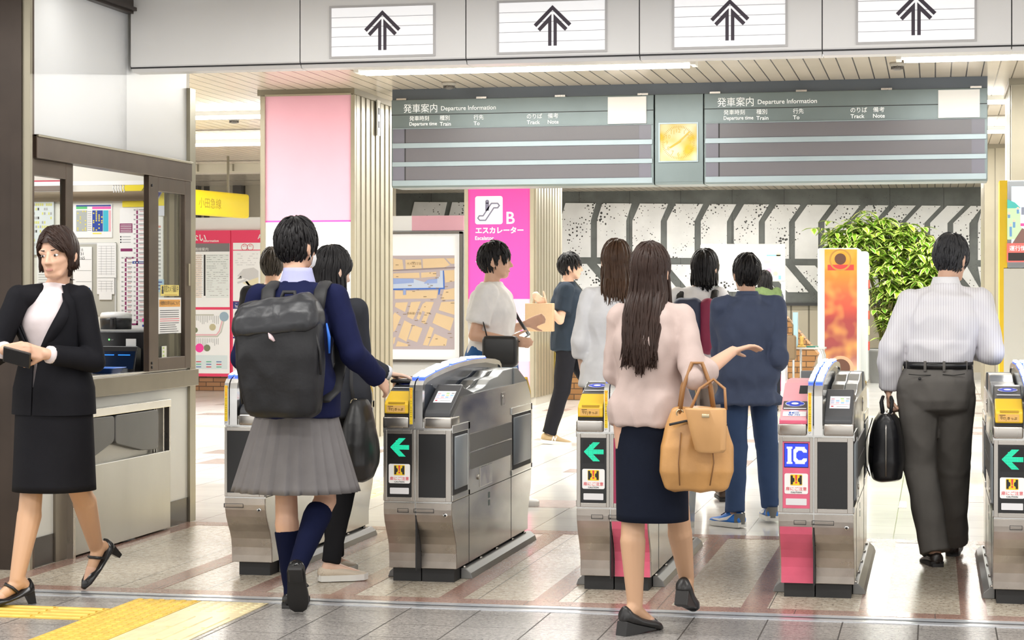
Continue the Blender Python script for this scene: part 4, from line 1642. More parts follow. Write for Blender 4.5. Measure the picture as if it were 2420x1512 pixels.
b.box(WX - .075, WX - .02, 9.285, 9.36, 0, 3.08, 0)
b.box(-5.6, WX - .17, 9.28, 9.30, 0, 3.08, 1)
struct(b.build('column_dark_brown', [BRONZE_D, M('brown_cladding', (.07, .045, .03), .4, var=.2)]))
win = struct(thing('window_1', None, None, (WX, 0, 0)))
b = MB()
zh0 = 2.085
b.box(-.06, .025, Y0, Yk(445), zh0, zh1, 0)
b.box(-.06, .035, Y0, Yk(445), zh1 - .012, zh1, 1)
b.build('header_rail', [BRONZE, BR_L], win, bevel=.003)
zs1, zs0 = .935, .835
b = MB()
b.box(-.30, .035, Y0, Yk(457), zs0, zs1, 0)
b.box(-.28, .0, Y0, Yk(445), zs1, zs1 + .004, 1)
for k in range(3):
    b.box(-.045 + k * .02, -.038 + k * .02, Y0, Yk(445), zs1 + .004, zs1 + .012, 1)
b.build('counter_sill', [M('sill_metal', (.25, .225, .18), .28, .8, var=.08), STEEL_L], win, bevel=.003)


def sash(x, ya, yb, st0, st1, nm):
    b = MB()
    b.box(x - .018, x + .018, ya, ya + st0, zs1 + .01, zh0)
    b.box(x - .018, x + .018, yb - st1, yb, zs1 + .01, zh0)
    b.box(x - .018, x + .018, ya + st0, yb - st1, zs1 + .01, zs1 + .085)
    b.box(x - .018, x + .018, ya + st0, yb - st1, zh0 - .085, zh0)
    o = b.build(nm, [BRONZE], win, bevel=.003)
    g = MB()
    g.box(x - .003, x + .003, ya + st0, yb - st1, zs1 + .085, zh0 - .085)
    g.build('glass_pane', [GLASS], o)
    return o


sash(-.03, Y0, Yk(178), .03, Yk(178) - Yk(161), 'sliding_sash')
s2 = sash(.0, Yk(346), Yk(445), Yk(368) - Yk(346), Yk(445) - Yk(431), 'sliding_sash')
b = MB()
b.box(.018, .024, Yk(438), Yk(441), Zk(440, 675), Zk(440, 623))
b.build('pull_handle', [M('handle_pale', (.55, .50, .38), .3, .7)], s2)
for py in (868, 858, 438):
    b = MB()
    yy = Yk(352)
    b.cyl((.018, yy, Zk(352, py)), (.022, yy, Zk(352, py)), .008)
    b.build('screw', [INK], s2)
# window stickers
Gx = WX + .0065


def sticker(label, p0, p1, q0, q1, m):
    t = thing('window_sticker', label, 'sticker', (Gx, Yk(p0), 0))
    box_obj('sheet', -.001, .001, 0, Yk(p1) - Yk(p0), Zk(p0, q1), Zk(p0, q0), m, t)
    return t


t = sticker('yellow security camera notice stuck on right window pane of booth', 377, 420, 673, 699, M('sticker_yellow', (.88, .72, .18), .4))
F = lambda a, c: (.0016, a, c)
wy = Yk(420) - Yk(377)
b = MB()
letters(b, '防犯カメラ撮影中', wy * .18, Zk(398, 690), w=wy * .78, h=.040, mp=F)
disc(b, F, wy * .10, Zk(385, 680), .012)
rect(b, F, wy * .05, wy * .15, Zk(385, 694), Zk(385, 684))
b.build('lettering', [INK], t)
b = MB()
rect(b, F, wy * .2, wy * .9, Zk(398, 696) - .004, Zk(398, 696))
b.build('small_print', [M('ochre_ink', (.6, .35, .05), .5)], t)
t = sticker('white notice about small animals with orange heading on right window pane', 371, 425, 703, 789, PAPER)
wy = Yk(425) - Yk(371)
zt_ = Zk(398, 703)
b = MB()
rect(b, F, wy * .04, wy * .96, zt_ - .055, zt_ - .012)
b.build('orange_band', [M('sticker_orange', (.85, .40, .06), .4)], t)
F2 = lambda a, c: (.0022, a, c)
b = MB()
letters(b, '小動物のお持ち込みについて', wy * .06, zt_ - .046, w=wy * .88, h=.027, mp=F2)
rn = random.Random(5)
for k in range(12):
    z_ = zt_ - .075 - k * .0125
    if k in (4, 5):
        continue
    rect(b, F, wy * .07, wy * (.9 if k < 7 else rn.uniform(.5, .9)), z_ - .0035, z_)
b.build('lettering', [INK], t)
b = MB()
for k in (4, 5):
    z_ = zt_ - .075 - k * .0125
    rect(b, F, wy * .07, wy * .92, z_ - .0035, z_)
b.build('red_print', [RED], t)
t = sticker('small white strip label low on right window pane', 380, 391, 818, 848, M('strip_cream', (.80, .80, .70), .4))
b = MB()
for k in range(3):
    rect(b, F, .012, .035, Zk(385, 842 - k * 9), Zk(385, 838 - k * 9))
b.build('green_mark', [M('mark_green', (.45, .6, .1), .5)], t)

# below the window
b = MB()
b.box(WX - .05, WX - .006, Y0, Y1 - .05, .15, zs0, 0)
struct(b.build('wall_left_lower', [M('booth_lower_white', (.80, .80, .74), .35, var=.03)]))
b = MB()
b.box(WX - .05, WX, Y0, Y1 - .03, 0, .15)
struct(b.build('baseboard_left', [M('plinth_dark', (.06, .052, .045), .25, .3, var=.2)]))
b = MB()
b.box(WX - .04, WX + .008, Yk(128), Yk(158), 0, zs0)
struct(b.build('trim_4', [M('lower_post', (.24, .21, .17), .3, .7)]))
ya, yb = Yk(160), Yk(388)
t = thing('counter_flap', 'brushed steel fold-down panel with two grey pads under ticket window', 'panel', (WX, ya, 0))
L = yb - ya
zstep, ztop = Zk(388, 1063), Zk(388, 942)
SHEET = M('sheet_steel', (.50, .495, .455), .30, .7, var=.07, vscale=3, stretch=(1, 1, .4))
b = MB()
b.box(0, .04, 0, L, .012, zstep, 0)
b.build('lower_sheet', [SHEET], t, bevel=.003)
b = MB()
b.box(-.004, .004, 0, L, zstep, ztop)
b.build('recess', [M('recess_steel', (.46, .45, .41), .35, .5)], t)
b = MB()
b.box(-.0, .045, 0, L, ztop - .045, ztop, 0)
b.build('top_bar', [STEEL_L], t, bevel=.003)
b = MB()
b.box(0, .04, L - .02, L, zstep, ztop)
b.box(0, .03, L - .09, L - .075, zstep, ztop - .045)
b.build('side_bar', [STEEL], t)
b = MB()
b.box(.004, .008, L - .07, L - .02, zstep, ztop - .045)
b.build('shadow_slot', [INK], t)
b = MB()
b.box(0, .045, -.03, 0, .0, ztop)
b.build('hinge_post', [STEEL], t)
PAD = M('grey_pad', (.14, .14, .135), .45, .1, var=.08)


def pad(pts):
    q = [(K(px, py, WX + .03)[0] - ya, K(px, py, WX + .03)[1]) for px, py in pts]
    # rounded polygon
    out = []
    n = len(q)
    for i in range(n):
        p0, p1, p2 = Vector(q[i - 1]), Vector(q[i]), Vector(q[(i + 1) % n])
        a = p1 + (p0 - p1).normalized() * .03
        c_ = p1 + (p2 - p1).normalized() * .03
        for k in range(4):
            s = k / 3
            out.append(tuple((a * (1 - s) + p1 * s) * (1 - s) + (p1 * (1 - s) + c_ * s) * s))
    b = MB()
    b.prism(out, 0, .008, .04)
    b.build('pad', [PAD], t, bevel=.005)


pad([(162, 993), (267, 982), (267, 1042), (205, 1090), (162, 1102)])
pad([(269, 981), (371, 967), (371, 1060), (335, 1064), (269, 1048)])
b = MB()
for px in (366, 372):
    yy = K(px, 1000, WX + .03)[0] - ya
    b.tube([(.02, yy, zstep), (.02, yy, ztop - .04)], .006, 6)
b.build('rod', [STEEL_L], t)
t = MB()
t.add([(0, 0, .002), (.03, .02, .008), (.02, .16, .003), (-.01, .14, .012)], [(0, 1, 2, 3)])
yy = G(300, 1278)
tag(t.build('paper_scrap', [PAPER], loc=(yy[0], yy[1] - .08, .0)), 'small crumpled white paper scrap on floor by steel counter panel', 'paper')

# interior
KY = 11.50
kq = lambda px, py: P(px, py, KY)
b = MB()
b.box(-7.0, kq(392, 0)[0], KY, KY + .1, 0, 2.75, 0)
b.box(-7.0, -6.9, 9.4, KY, 0, 2.75, 0)
b.box(-7.0, WX - .06, 9.4, KY, 2.6, 2.65, 1)
b.box(kq(392, 0)[0], WX - .05, KY - .03, KY + .1, 0, 2.75, 2)
struct(b.build('wall_booth_interior', [M('booth_inner_white', (.80, .79, .72), .5), WHITE, ribbed('booth_curtain', (.20, .165, .11), (.07, .055, .04), 0, .05, .018, .5)]))
b = MB()
b.box(-7.0, WX - .05, KY - .02, KY, 1.97, 2.03, 0)
struct(b.build('trim_5', [M('inner_brown_rail', (.25, .19, .12), .4)]))
d = bpy.data.lights.new('booth_light', 'AREA')
d.shape, d.size, d.size_y, d.energy = 'RECTANGLE', 1.2, .3, 17
o = bpy.data.objects.new('booth_light', d)
o.location = (-5.5, 10.6, 2.56)
COL.objects.link(o)
t = thing('curtain_rail', 'white curtain rail with small hooks above the ticket window, inside the booth', 'curtain rail', (-5.2, 11.35, 2.06))
b = MB()
b.box(-1.2, .6, -.012, .012, 0, .025)
b.build('rail', [WHITE], t)
for k in range(5):
    b = MB()
    xx = kq(292 + k * 6, 0)[0] + 5.2
    b.tube([(xx, 0, 0), (xx, -.008, -.02), (xx, .006, -.035), (xx, 0, -.045)], .004, 6)
    b.build('hook', [WHITE], t)


def wall_sheet(name, label, cat, p0, p1, q0, q1, m, y=KY):
    x0, z0 = P(p0, q1, y)
    x1, z1 = P(p1, q0, y)
    t = thing(name, label, cat, ((x0 + x1) / 2, y, 0))
    box_obj('sheet', x0 - (x0 + x1) / 2, (x1 - x0) / 2, -.006, 0, z0, z1, m, t)
    c = (x0 + x1) / 2
    return t, (lambda px, py: (P(px, py, y)[0] - c, P(px, py, y)[1])), front(-.0068), front(-.0074)


def R(b, F, q, x0, y0, x1, y1, mi=0):
    a, e = q(x0, y1), q(x1, y0)
    rect(b, F, a[0], e[0], a[1], e[1], mi)


MAR = M('maroon_ink', (.25, .02, .12), .5)
NAV = M('navy_ink', (.02, .06, .35), .5)
t, q, F, F2 = wall_sheet('timetable_chart', 'colourful chart with blue and pink columns on back wall of the booth', 'chart', 160, 266, 482, 562, PAPER)
b = MB()
R(b, F, q, 181, 484, 263, 488, 0)
R(b, F, q, 219, 488, 263, 494, 1)
R(b, F, q, 181, 488, 207, 494, 2)
R(b, F, q, 181, 497, 207, 547, 3)
R(b, F, q, 219, 497, 244, 547, 0)
R(b, F, q, 245, 497, 257, 547, 4)
R(b, F, q, 258, 497, 263, 547, 5)
rn = random.Random(2)
for k in range(4):
    for j in range(11):
        if rn.random() < .6:
            R(b, F2, q, 221 + k * 6.4, 498 + j * 4.4, 224 + k * 6.4, 501 + j * 4.4, 6)
        if rn.random() < .3:
            R(b, F2, q, 184 + k * 6, 498 + j * 4.4, 186.5 + k * 6, 501 + j * 4.4, 6)
R(b, F, q, 220, 550, 241, 553, 6)
for j in range(11):
    R(b, F2, q, 208.5, 499 + j * 4.4, 217, 500.5 + j * 4.4, 7)
b.build('print', [NAV, M('ch_pink', (.85, .12, .45), .5), M('ch_green', (.12, .55, .2), .5), M('ch_grey', (.42, .45, .43), .5), M('ch_cyan', (.05, .5, .65), .5), M('ch_rose', (.88, .45, .5), .5), M('ch_yellow', (.9, .75, .08), .5), GREYINK], t)
t, q, F, F2 = wall_sheet('route_diagram', 'tall white line diagram with maroon route and station dots inside booth', 'route diagram', 284, 347, 492, 777, PAPER)
b = MB()
R(b, F, q, 323, 494, 327, 768, 0)
R(b, F, q, 296, 607, 300, 768, 0)
R(b, F, q, 296, 764, 327, 768, 0)
R(b, F, q, 296, 607, 317, 611, 0)
R(b, F, q, 284, 528, 314, 550, 0)
R(b, F, q, 286, 587, 314, 594, 0)
R(b, F, q, 314, 617, 341, 623, 1)
for y_ in range(0, 24):
    py = 496 + y_ * 11.3
    disc(b, F2, *q(325, py), .0045, 2, 10)
    R(b, F2, q, 329, py - 2, 341, py + 1, 3)
    R(b, F2, q, 331, py + 2.5, 341, py + 4, 4)
    R(b, F2, q, 317, py - 1.5, 321, py + 1.5, 3)
    if py > 607:
        disc(b, F2, *q(298, py), .0045, 2, 10)
        R(b, F2, q, 302, py - 2, 313, py + 1, 3)
        R(b, F2, q, 303, py + 2.5, 311, py + 4, 4)
        R(b, F2, q, 288, py - 1.5, 293, py + 1.5, 3)
for k in range(5):
    R(b, F2, q, 286, 531 + k * 4, 312, 532.5 + k * 4, 2)
for k in range(3):
    R(b, F2, q, 285, 558 + k * 6.5, 288, 561 + k * 6.5, 5)
    R(b, F2, q, 290, 558.5 + k * 6.5, 310, 560 + k * 6.5, 3)
b.build('print', [MAR, NAV, PAPER, GREYINK, M('faint_red', (.75, .4, .42), .5), INK], t)
t, q, F, F2 = wall_sheet('yellow_notice', 'yellow notice with dark double arrow on back wall of booth', 'notice', 290, 362, 436, 489, M('notice_yellow', (.90, .74, .03), .4))
b = MB()
for s in (-1, 1):
    c0 = q(329, 460)
    sc = q(345, 460)[0] - c0[0]
    f = lambda *pts: poly(b, F, [(c0[0] + x * sc, c0[1] + s * y * sc) for x, y in (pts if s < 0 else pts[::-1])])
    f((0, 0), (.2, 0), (.95, 1.05), (.75, 1.05))
    f((.3, .08), (1.2, .08), (1.2, .2), (.5, .2), (1.1, 1.0), (.95, 1.0))
b.build('arrow', [M('arrow_brown', (.25, .2, .02), .5)], t)
t, q, F, F2 = wall_sheet('company_poster', 'blue and yellow triangular poster seen through right window pane', 'poster', 366, 389, 444, 510, M('poster_lilac', (.72, .74, .84), .5), KY - .04)
b = MB()
poly(b, F, [q(367, 445), q(367, 480), q(388, 445)], 0)
poly(b, F, [q(367, 486), q(389, 486), q(389, 447)], 1)
b.build('print', [M('poster_blue', (.06, .08, .6), .5), MATS['notice_yellow']], t)
t, q, F, F2 = wall_sheet('station_list', 'narrow white station list with green line behind right window pane', 'list', 367, 386, 512, 660, PAPER, KY - .04)
b = MB()
R(b, F, q, 367, 514, 371, 532, 1)
R(b, F, q, 367, 540, 371, 656, 0)
R(b, F, q, 367, 533, 381, 538, 2)
for k in range(13):
    R(b, F, q, 373, 541 + k * 9, 381, 545 + k * 9, 3)
b.build('print', [M('list_green', (.35, .7, .15), .5), NAV, M('list_red', (.7, .3, .25), .5), GREYINK], t)
t, q, F, F2 = wall_sheet('blue_notice', 'pale blue small notice behind right window pane', 'notice', 367, 388, 660, 690, M('note_blue', (.40, .62, .82), .5), KY - .04)
b = MB()
for k in range(3):
    R(b, F, q, 369, 665 + k * 8, 384, 668 + k * 8, 0)
b.build('print', [NAV], t)
t, q, F, F2 = wall_sheet('grey_board', 'pale grey magnetic board carrying papers on booth wall', 'board', 130, 276, 573, 745, M('board_grey', (.46, .45, .39), .45))
b = MB()
R(b, F, q, 130, 573, 276, 578, 0)
R(b, F, q, 272, 573, 276, 745, 0)
b.build('rim', [M('board_rim', (.6, .6, .58), .3, .4)], t)
KB = KY - .008
t, q, F, F2 = wall_sheet('whiteboard', 'whiteboard with handwritten numbers pinned on booth wall behind the walking woman', 'whiteboard', 150, 218, 583, 703, PAPER, KB)
b = MB()
for k, s in enumerate(("'23 土", '18 31', '-3165')):
    letters(b, s, q(181, 0)[0], q(0, 594 + k * 10)[1], h=.018, mp=F, res=2)
for k in range(4):
    R(b, F, q, 181, 613 + k * 26, 217, 613.6 + k * 26, 0)
R(b, F, q, 203, 680, 214, 684, 1)
b.build('handwriting', [INK, M('magnet_blue', (.02, .25, .65), .4)], t)
for lb, a in (('white form with ruled tables on grey board, upper sheet', (230, 275, 574, 656)), ('white printed sheet below the ruled form on grey board', (230, 271, 657, 695)), ('small blank white slip at bottom of grey board', (235, 265, 695, 708))):
    t, q, F, F2 = wall_sheet('paper_sheet', lb, 'paper', a[0], a[1], a[2], a[3], PAPER, KB)
    if a[3] - a[2] > 20:
        b = MB()
        for k in range(int((a[3] - a[2] - 10) / 6)):
            R(b, F, q, a[0] + 3, a[2] + 7 + k * 6, a[1] - 3, a[2] + 7.8 + k * 6, 0)
        for k in range(3):
            R(b, F, q, a[0] + 10 + k * 12, a[2] + 7, a[0] + 10.5 + k * 12, a[3] - 6, 0)
        b.build('ruled_line', [GREYINK], t)
# through left sash: hanging timetable, pale notice
t, q, F, F2 = wall_sheet('wall_timetable', 'pale timetable with yellow marks seen through left window pane', 'timetable', 76, 128, 462, 602, M('tt_blue_white', (.72, .78, .80), .5), KY - .01)
b = MB()
for k in range(12):
    for j in range(9):
        if rn.random() < .55:
            R(b, F, q, 80 + j * 5, 470 + k * 10.5, 83.5 + j * 5, 476 + k * 10.5, rn.choice((0, 0, 1, 1, 2)))
R(b, F, q, 78, 464, 126, 468, 1)
b.build('print', [M('tt_yellow', (.75, .75, .2), .5), GREYINK, INK], t)
tag(box_obj('red_valance', -6.8, kq(166, 0)[0], KY - .06, KY - .03, P(100, 440, KY)[1], 2.1, M('valance_red', (.62, .04, .10), .5)), 'red strip above the timetable behind left window pane', 'strip')
t, q, F, F2 = wall_sheet('long_notice', 'long curled white notice behind left window pane', 'notice', 88, 130, 605, 680, PAPER, KY - .02)
b = MB()
for k in range(10):
    R(b, F, q, 92, 612 + k * 6, 124, 613.5 + k * 6, 0)
b.build('print', [GREYINK], t)
# counter inside
b = MB()
b.box(-6.85, WX - .32, Y0 + .12, KY - .03, .80, .925)
tag(b.build('worktop', [M('worktop_wood', (.55, .40, .24), .4, var=.1)]), 'wooden counter worktop behind the ticket window', 'worktop')
TY = 11.05
tq = lambda px, py: P(px, py, TY)
x0, z0 = tq(216, 883)
x1, z1 = tq(347, 783)
x1 = min(x1, WX - .07)
t = thing('ticket_machine', 'black office machine with white label and green light on booth counter', 'machine', ((x0 + x1) / 2, TY, .925))
w_ = (x1 - x0) / 2
mc = (x0 + x1) / 2
b = MB()
b.box(-w_, w_, 0, .34, 0, z1 - .925, 0, .008)
b.build('body', [M('machine_black', (.012, .012, .014), .25)], t)
b = MB()
b.box(-w_, w_, .005, .34, z1 - .925, z1 - .915)
b.build('top_plate', [M('machine_grey', (.45, .46, .46), .35)], t)
b = MB()
b.box(tq(298, 0)[0] - mc, tq(322, 0)[0] - mc, -.003, 0, tq(0, 816)[1] - .925, tq(0, 799)[1] - .925)
b.build('white_label', [PAPER], t)
b = MB()
disc(b, front(-.001), tq(258, 0)[0] - mc, tq(0, 801)[1] - .925, .005)
b.build('green_light', [M('led_green', (.1, .9, .1), .4, es=3.)], t)
b = MB()
b.box(-w_ + .005, -w_ + .03, -.003, 0, .10, .20)
b.build('side_plate', [GREYL], t)
b = MB()
letters(b, '電源', tq(262, 0)[0] - mc, tq(0, 803)[1] - .925, h=.008, mp=front(-.001))
b.build('lettering', [GREYL], t)
# small screen terminal
t = thing('payment_terminal', 'small dark tilted screen terminal on booth counter', 'terminal', (tq(293, 0)[0], TY - .12, .925))
b = MB()
b.prism([(-.02, 0), (.08, 0), (.08, .15), (.03, .165), (-.02, .03)], 0, -.125, .125)
b.build('housing', [M('terminal_black', (.015, .015, .017), .3)], t, bevel=.004)
b = MB()
b.prism([(-.0225, .032), (-.0215, .03), (.0275, .152), (.0265, .154)], 0, -.115, .115)
b.build('screen', [M('terminal_screen', (.004, .012, .035), .1)], t)
b = MB()
for a in (-.09, .01):
    b.prism([(.0085, .112), (.0095, .110), (.0108, .1135), (.0098, .1155)], 0, a, a + .075)
b.build('blue_light', [M('led_blue', (.02, .2, .9), .3, es=1.2)], t)
b = MB()
b.box(-.085, .085, -.035, -.018, .012, .035)
b.build('bar', [GREYP], t)
# coin counter with white lid
t = thing('coin_counter', 'round black container with white lid standing on black ticket machine', 'container', (tq(250, 0)[0], TY + .15, z1 - .915 + .925))
b = MB()
ring = lambda r, z: [(r * math.cos(k * PI / 16), r * math.sin(k * PI / 16), z) for k in range(32)]
b.rings([ring(.092, 0), ring(.095, .055), ring(.095, .065)])
b.build('body', [M('counter_black', (.02, .02, .022), .3)], t)
b = MB()
b.rings([ring(.094, .066), ring(.094, .085), ring(.085, .10), ring(.05, .104), ring(.01, .105)])
b.build('lid', [WHITE], t)
b = MB()
b.box(.005, .04, -.105, -.085, 0, .07, 0, .004)
b.build('latch', [BLACKP], t)
# blue tray
tx, ty = K(288, 880, WX - .10)[0], 0
t = MB()
rc = lambda a, c_, z, r=.02: [(sx * (a - r) + r * math.cos(th + k * PI / 6), sy * (c_ - r) + r * math.sin(th + k * PI / 6), z) for sx, sy, th in ((1, 1, 0), (-1, 1, PI / 2), (-1, -1, PI), (1, -1, 1.5 * PI)) for k in range(4)]
t.rings([rc(.06, .075, .0), rc(.075, .095, .028), rc(.085, .105, .030), rc(.085, .105, .034), rc(.072, .09, .032), rc(.055, .07, .004)])
tag(t.build('coin_tray', [M('tray_blue', (.08, .22, .72), .3)], loc=(WX - .10, Yk(290), zs1 + .012)), 'shallow blue plastic coin tray on the ticket window sill', 'tray')
# magenta slip by the centre stile
t, q, F, F2 = wall_sheet('slip', 'small magenta, white and blue slip on booth wall above the black machine', 'slip', 337, 352, 750, 778, PAPER, KY - .012)
b = MB()
R(b, F, q, 337, 752, 352, 760, 0)
R(b, F, q, 337, 767, 352, 772, 1)
b.build('print', [MAGB, NAV], t)
# ================================================================ ticket gates
PINKG = M('gate_pink', (.74, .13, .22), .35, var=.08, vscale=9)
PINKL2 = M('gate_pale_pink', (.84, .38, .42), .35)
YELG = M('gate_yellow', (.83, .53, .03), .35)
YELT = M('ticket_tape', (.90, .62, .02), .4)
SHADE = M('gate_charcoal', (.085, .088, .095), .28, .2, var=.06)
BAND = M('speckled_band', (.17, .165, .16), .45, .2, bump=.1, bscale=400)
FLAP = M('flap_grey_blue', (.23, .26, .285), .35, var=.06)
SMOKE = M('smoked_side', (.10, .115, .15), .12, .3)
COVER = M('cover_grey', (.30, .32, .325), .28, .3)
COVER_D = M('cover_dark', (.10, .105, .105), .22, .2)
PADL = M('reader_lamp_white', (.78, .86, 1.), .3, es=2.2, ecol=(.72, .82, 1.))
PADB = M('reader_lamp_blue', (.08, .16, .85), .3, es=.9)
LEDG = M('led_green_dot', (.01, .50, .28), .4, es=.95, ecol=(.01, .62, .34))
LEDW = M('led_white_dot', (.9, .9, 1.), .4, es=1.3)
LEDB = M('led_blue_dot', (.03, .06, .75), .4, es=.9)
OVAL = M('reader_blue', (.03, .07, .62), .3)
SIDE = M('gate_side_steel', (.66, .66, .64), .2, .95, var=.06, vscale=3, rvar=.06, stretch=(1, .4, 1.5))

FRONT_CURVE = [(-.10, .392), (-.10, .36), (-.096, .335), (-.084, .30), (-.06, .26), (-.032, .222), (-.012, .185), (-.002, .14), (0, .10), (0, .066)]
BACK_CURVE = [(1.72, .066), (1.72, .14), (1.735, .185), (1.765, .235), (1.80, .29), (1.815, .335), (1.82, .38)]


def led(mb, cx, cz, y, s, n, mask, mi_on, mi_off=None):
    p = 2 * s / n
    for i in range(n):
        for k in range(n):
            u, v = -1 + (i + .5) * 2 / n, -1 + (k + .5) * 2 / n
            mi = mi_on if mask(u, v) else mi_off
            if mi is None:
                continue
            x, z = cx + u * s, cz + v * s
            mb.quad((x - p * .38, y, z - p * .38), (x + p * .38, y, z - p * .38), (x + p * .38, y, z + p * .38), (x - p * .38, y, z + p * .38), mi)


def arrow_mask(u, v):
    a = abs(v)
    return (a < .20 and u > -.9 + a) or (a < .95 and -1 + a * 1.0 < u < -1 + a * 1.0 + .72)


def ic_mask(u, v):
    if abs(v) > .78:
        return False
    if u < -.28:
        c = abs(u + .58)
        return c < .13 or (abs(v) > .60 and c < .27)
    du, dv = (u - .33) / .58, v / .78
    r = math.hypot(du, dv)
    if .55 < abs(dv) and .62 < r < 1.12 and -.95 < du < .95:
        return True
    return .58 < r < 1.08 and not (du > .35 and abs(dv) < .34)


def gate(i, label, kind):
    gx, gy = GATE_X[i], GATE_YS[i]
    t = thing('ticket_gate', label, 'ticket gate', (gx, gy, 0), 0, 'row of automatic ticket gates')
    W, S = .167, -.010
    half = kind == 'blank'                   # the end gate has the right half only
    WL = -.040 if half else -W
    sides = (('right', S + .003, W),) if half else (('left', -W, S - .003), ('right', S + .003, W))
    pk_l = kind in ('ic',)                   # pink left half
    pk_r = kind in ('yellow_pink',)          # pink right half
    # base and rails
    b = MB()
    if not half:
        b.box(-.152, S - .003, .012, 1.70, 0, .066)
    b.box(S + .003, .152, .012, 1.70, 0, .066)
    b.build('base', [BLACKR], t)
    for sx in ((1,) if half else (-1, 1)):
        b = MB()
        b.prism([(sx * .155, 0), (sx * .215, 0), (sx * .205, .028), (sx * .18, .05), (sx * .155, .052)][::sx], 1, .14, 1.74)
        b.build('floor_rail', [M('rail_grey', (.22, .22, .215), .35, .4)], t, bevel=.003)
    # shell
    b = MB()
    prof = FRONT_CURVE[::-1] + [(-.10, .78), (-.095, .795), (.10, .885), (.13, .893), (1.685, .905), (1.80, .82), (1.82, .765)] + BACK_CURVE[::-1]
    b.prism(prof[::-1], 0, WL, W)
    b.build('shell', [SIDE], t)
    # leg panels at the front
    for nm, xa, xb in sides:
        pk = pk_l if nm == 'left' else pk_r
        if half:
            xa = WL
        b = MB()
        out = [(y - .006, z) for y, z in FRONT_CURVE]
        inn = [(y + .01, z) for y, z in FRONT_CURVE[::-1]]
        b.prism(out + inn, 0, xa - (.001 if nm == 'left' else 0), xb + (.001 if nm == 'right' else 0), 0)
        o = b.build('lower_panel', [STEEL_D], t, bevel=.002)
        xm = xa + .62 * (xb - xa) if nm == 'left' else xa + .22 * (xb - xa)
        ww = .055 if nm == 'left' else .10
        b = MB()
        for (a, e, c_, d_) in ((xm - ww / 2, xm + ww / 2, .345, .347), (xm - ww / 2, xm + ww / 2, .363, .365), (xm - ww / 2, xm - ww / 2 + .002, .345, .365), (xm + ww / 2 - .002, xm + ww / 2, .345, .365)):
            b.box(a, e, -.1075, -.10, c_, d_)
        b.build('latch_plate', [INK], o)
        if nm == 'right':
            b = MB()
            b.cyl((xb - .03, -.108, .335), (xb - .03, -.09, .335), .011)
            b.build('lock', [STEEL_L], o)
            b = MB()
            b.cyl((xb - .03, -.1085, .335), (xb - .03, -.107, .335), .006)
            b.build('keyhole', [INK], o)
        if pk:
            b = MB()
            fo = [(y - .009, z) for y, z in FRONT_CURVE if z < .34]
            fi = [(y - .004, z) for y, z in FRONT_CURVE[::-1] if z < .34]
            b.prism(fo + fi, 0, xa + .004, xb - .004, 0)
            b.build('pink_facing', [PINKG], o, 'pink sheet facing')
    b = MB()
    if not half:
        b.box(S - .003, S + .003, -.095, .02, .066, .80)
        b.build('centre_gap', [INK], t)
    # upper front: framed display panels
    for nm, xa, xb in sides:
        if half:
            xa = WL
        b = MB()
        ia, ib = (xa + .018, xb - .014) if nm == 'left' else (xa + .014, xb - .026)
        pts_o = (xa, xb, .400, .742)
        for (a, e, c_, d_) in ((xa, ia, .4, .742), (ib, xb, .4, .742), (ia, ib, .4, .420), (ia, ib, .722, .742)):
            b.box(a, e, -.112, -.095, c_, d_)
        o = b.build('display_frame', [STEEL], t, bevel=.002)
        pm = BLACKP
        if nm == 'left' and kind == 'ic':
            pm = PINKG
        if nm == 'right' and pk_r:
            pm = M('gate_maroon', (.36, .03, .09), .3)
        b = MB()
        b.box(ia, ib, -.109, -.095, .420, .722)
        o = b.build('display_panel', [pm], t)
        if nm == 'left' and kind != 'blank':
            cx = (ia + ib) / 2
            if kind == 'ic':
                m = MB()
                m.box(cx - .055, cx + .055, -.1095, -.1085, .604, .716)
                m.build('lamp_field', [M('ic_field', (.01, .015, .16), .3)], o)
                m = MB()
                led(m, cx, .660, -.1100, .052, 24, ic_mask, 0, 1)
                m.build('ic_lamp', [LEDW, LEDB], o, 'white dot letters IC on blue')
            else:
                m = MB()
                m.box(cx - .052, cx + .052, -.1095, -.1085, .604, .712)
                m.build('lamp_field', [M('led_field', (.004, .004, .005), .4)], o)
                m = MB()
                led(m, cx, .658, -.1100, .048, 26, arrow_mask, 0)
                m.build('arrow_lamp', [LEDG], o, 'green dot arrow pointing left')
            m = MB()
            F = front(-.1105)
            rrect(m, F, cx - .053, cx + .053, .485, .578, .008)
            m.build('caution_sticker', [PAPER], o)
            m = MB()
            F = front(-.1112)
            rrect(m, F, cx - .027, cx + .027, .524, .573, .004)
            m.build('caution_square', [YELT], o)
            m = MB()
            F = front(-.1118)
            for s in (-1, 1):
                poly(m, F, [(cx + s * x, z) for x, z in ([(.025, .528), (.025, .569), (.015, .569), (.015, .560), (.008, .555), (.008, .542), (.015, .537), (.015, .528)][::-s])])
            letters(m, 'CAUTION', cx, .489, w=.05, h=.007, mp=F, align='c', bold=.02)
            m.build('caution_mark', [INK], o)
            m = MB()
            poly(m, front(-.1124), [(cx - .0045, .571), (cx - .0025, .545), (cx + .0025, .545), (cx + .0045, .571)][::-1])
            disc(m, front(-.1124), cx, .537, .0045)
            letters(m, '扉にご注意', cx, .500, w=.094, h=.017, mp=front(-.1114), align='c', bold=.004)
            m.build('caution_red', [RED], o)
            m = MB()
            rrect(m, front(-.1105), cx - .047, cx + .047, .434, .464, .003)
            m.build('blank_sticker', [M('blank_grey', (.74, .74, .76), .5)], o)
    # collar under the dashboard
    b = MB()
    for xa, xb in (((.034, W + .003),) if half else ((-W - .003, -.040), (.034, W + .003))):
        b.box(xa, xb, -.1155, .06, .750, .805, 0, .009, 3)
    b.build('collar', [STEEL], t)
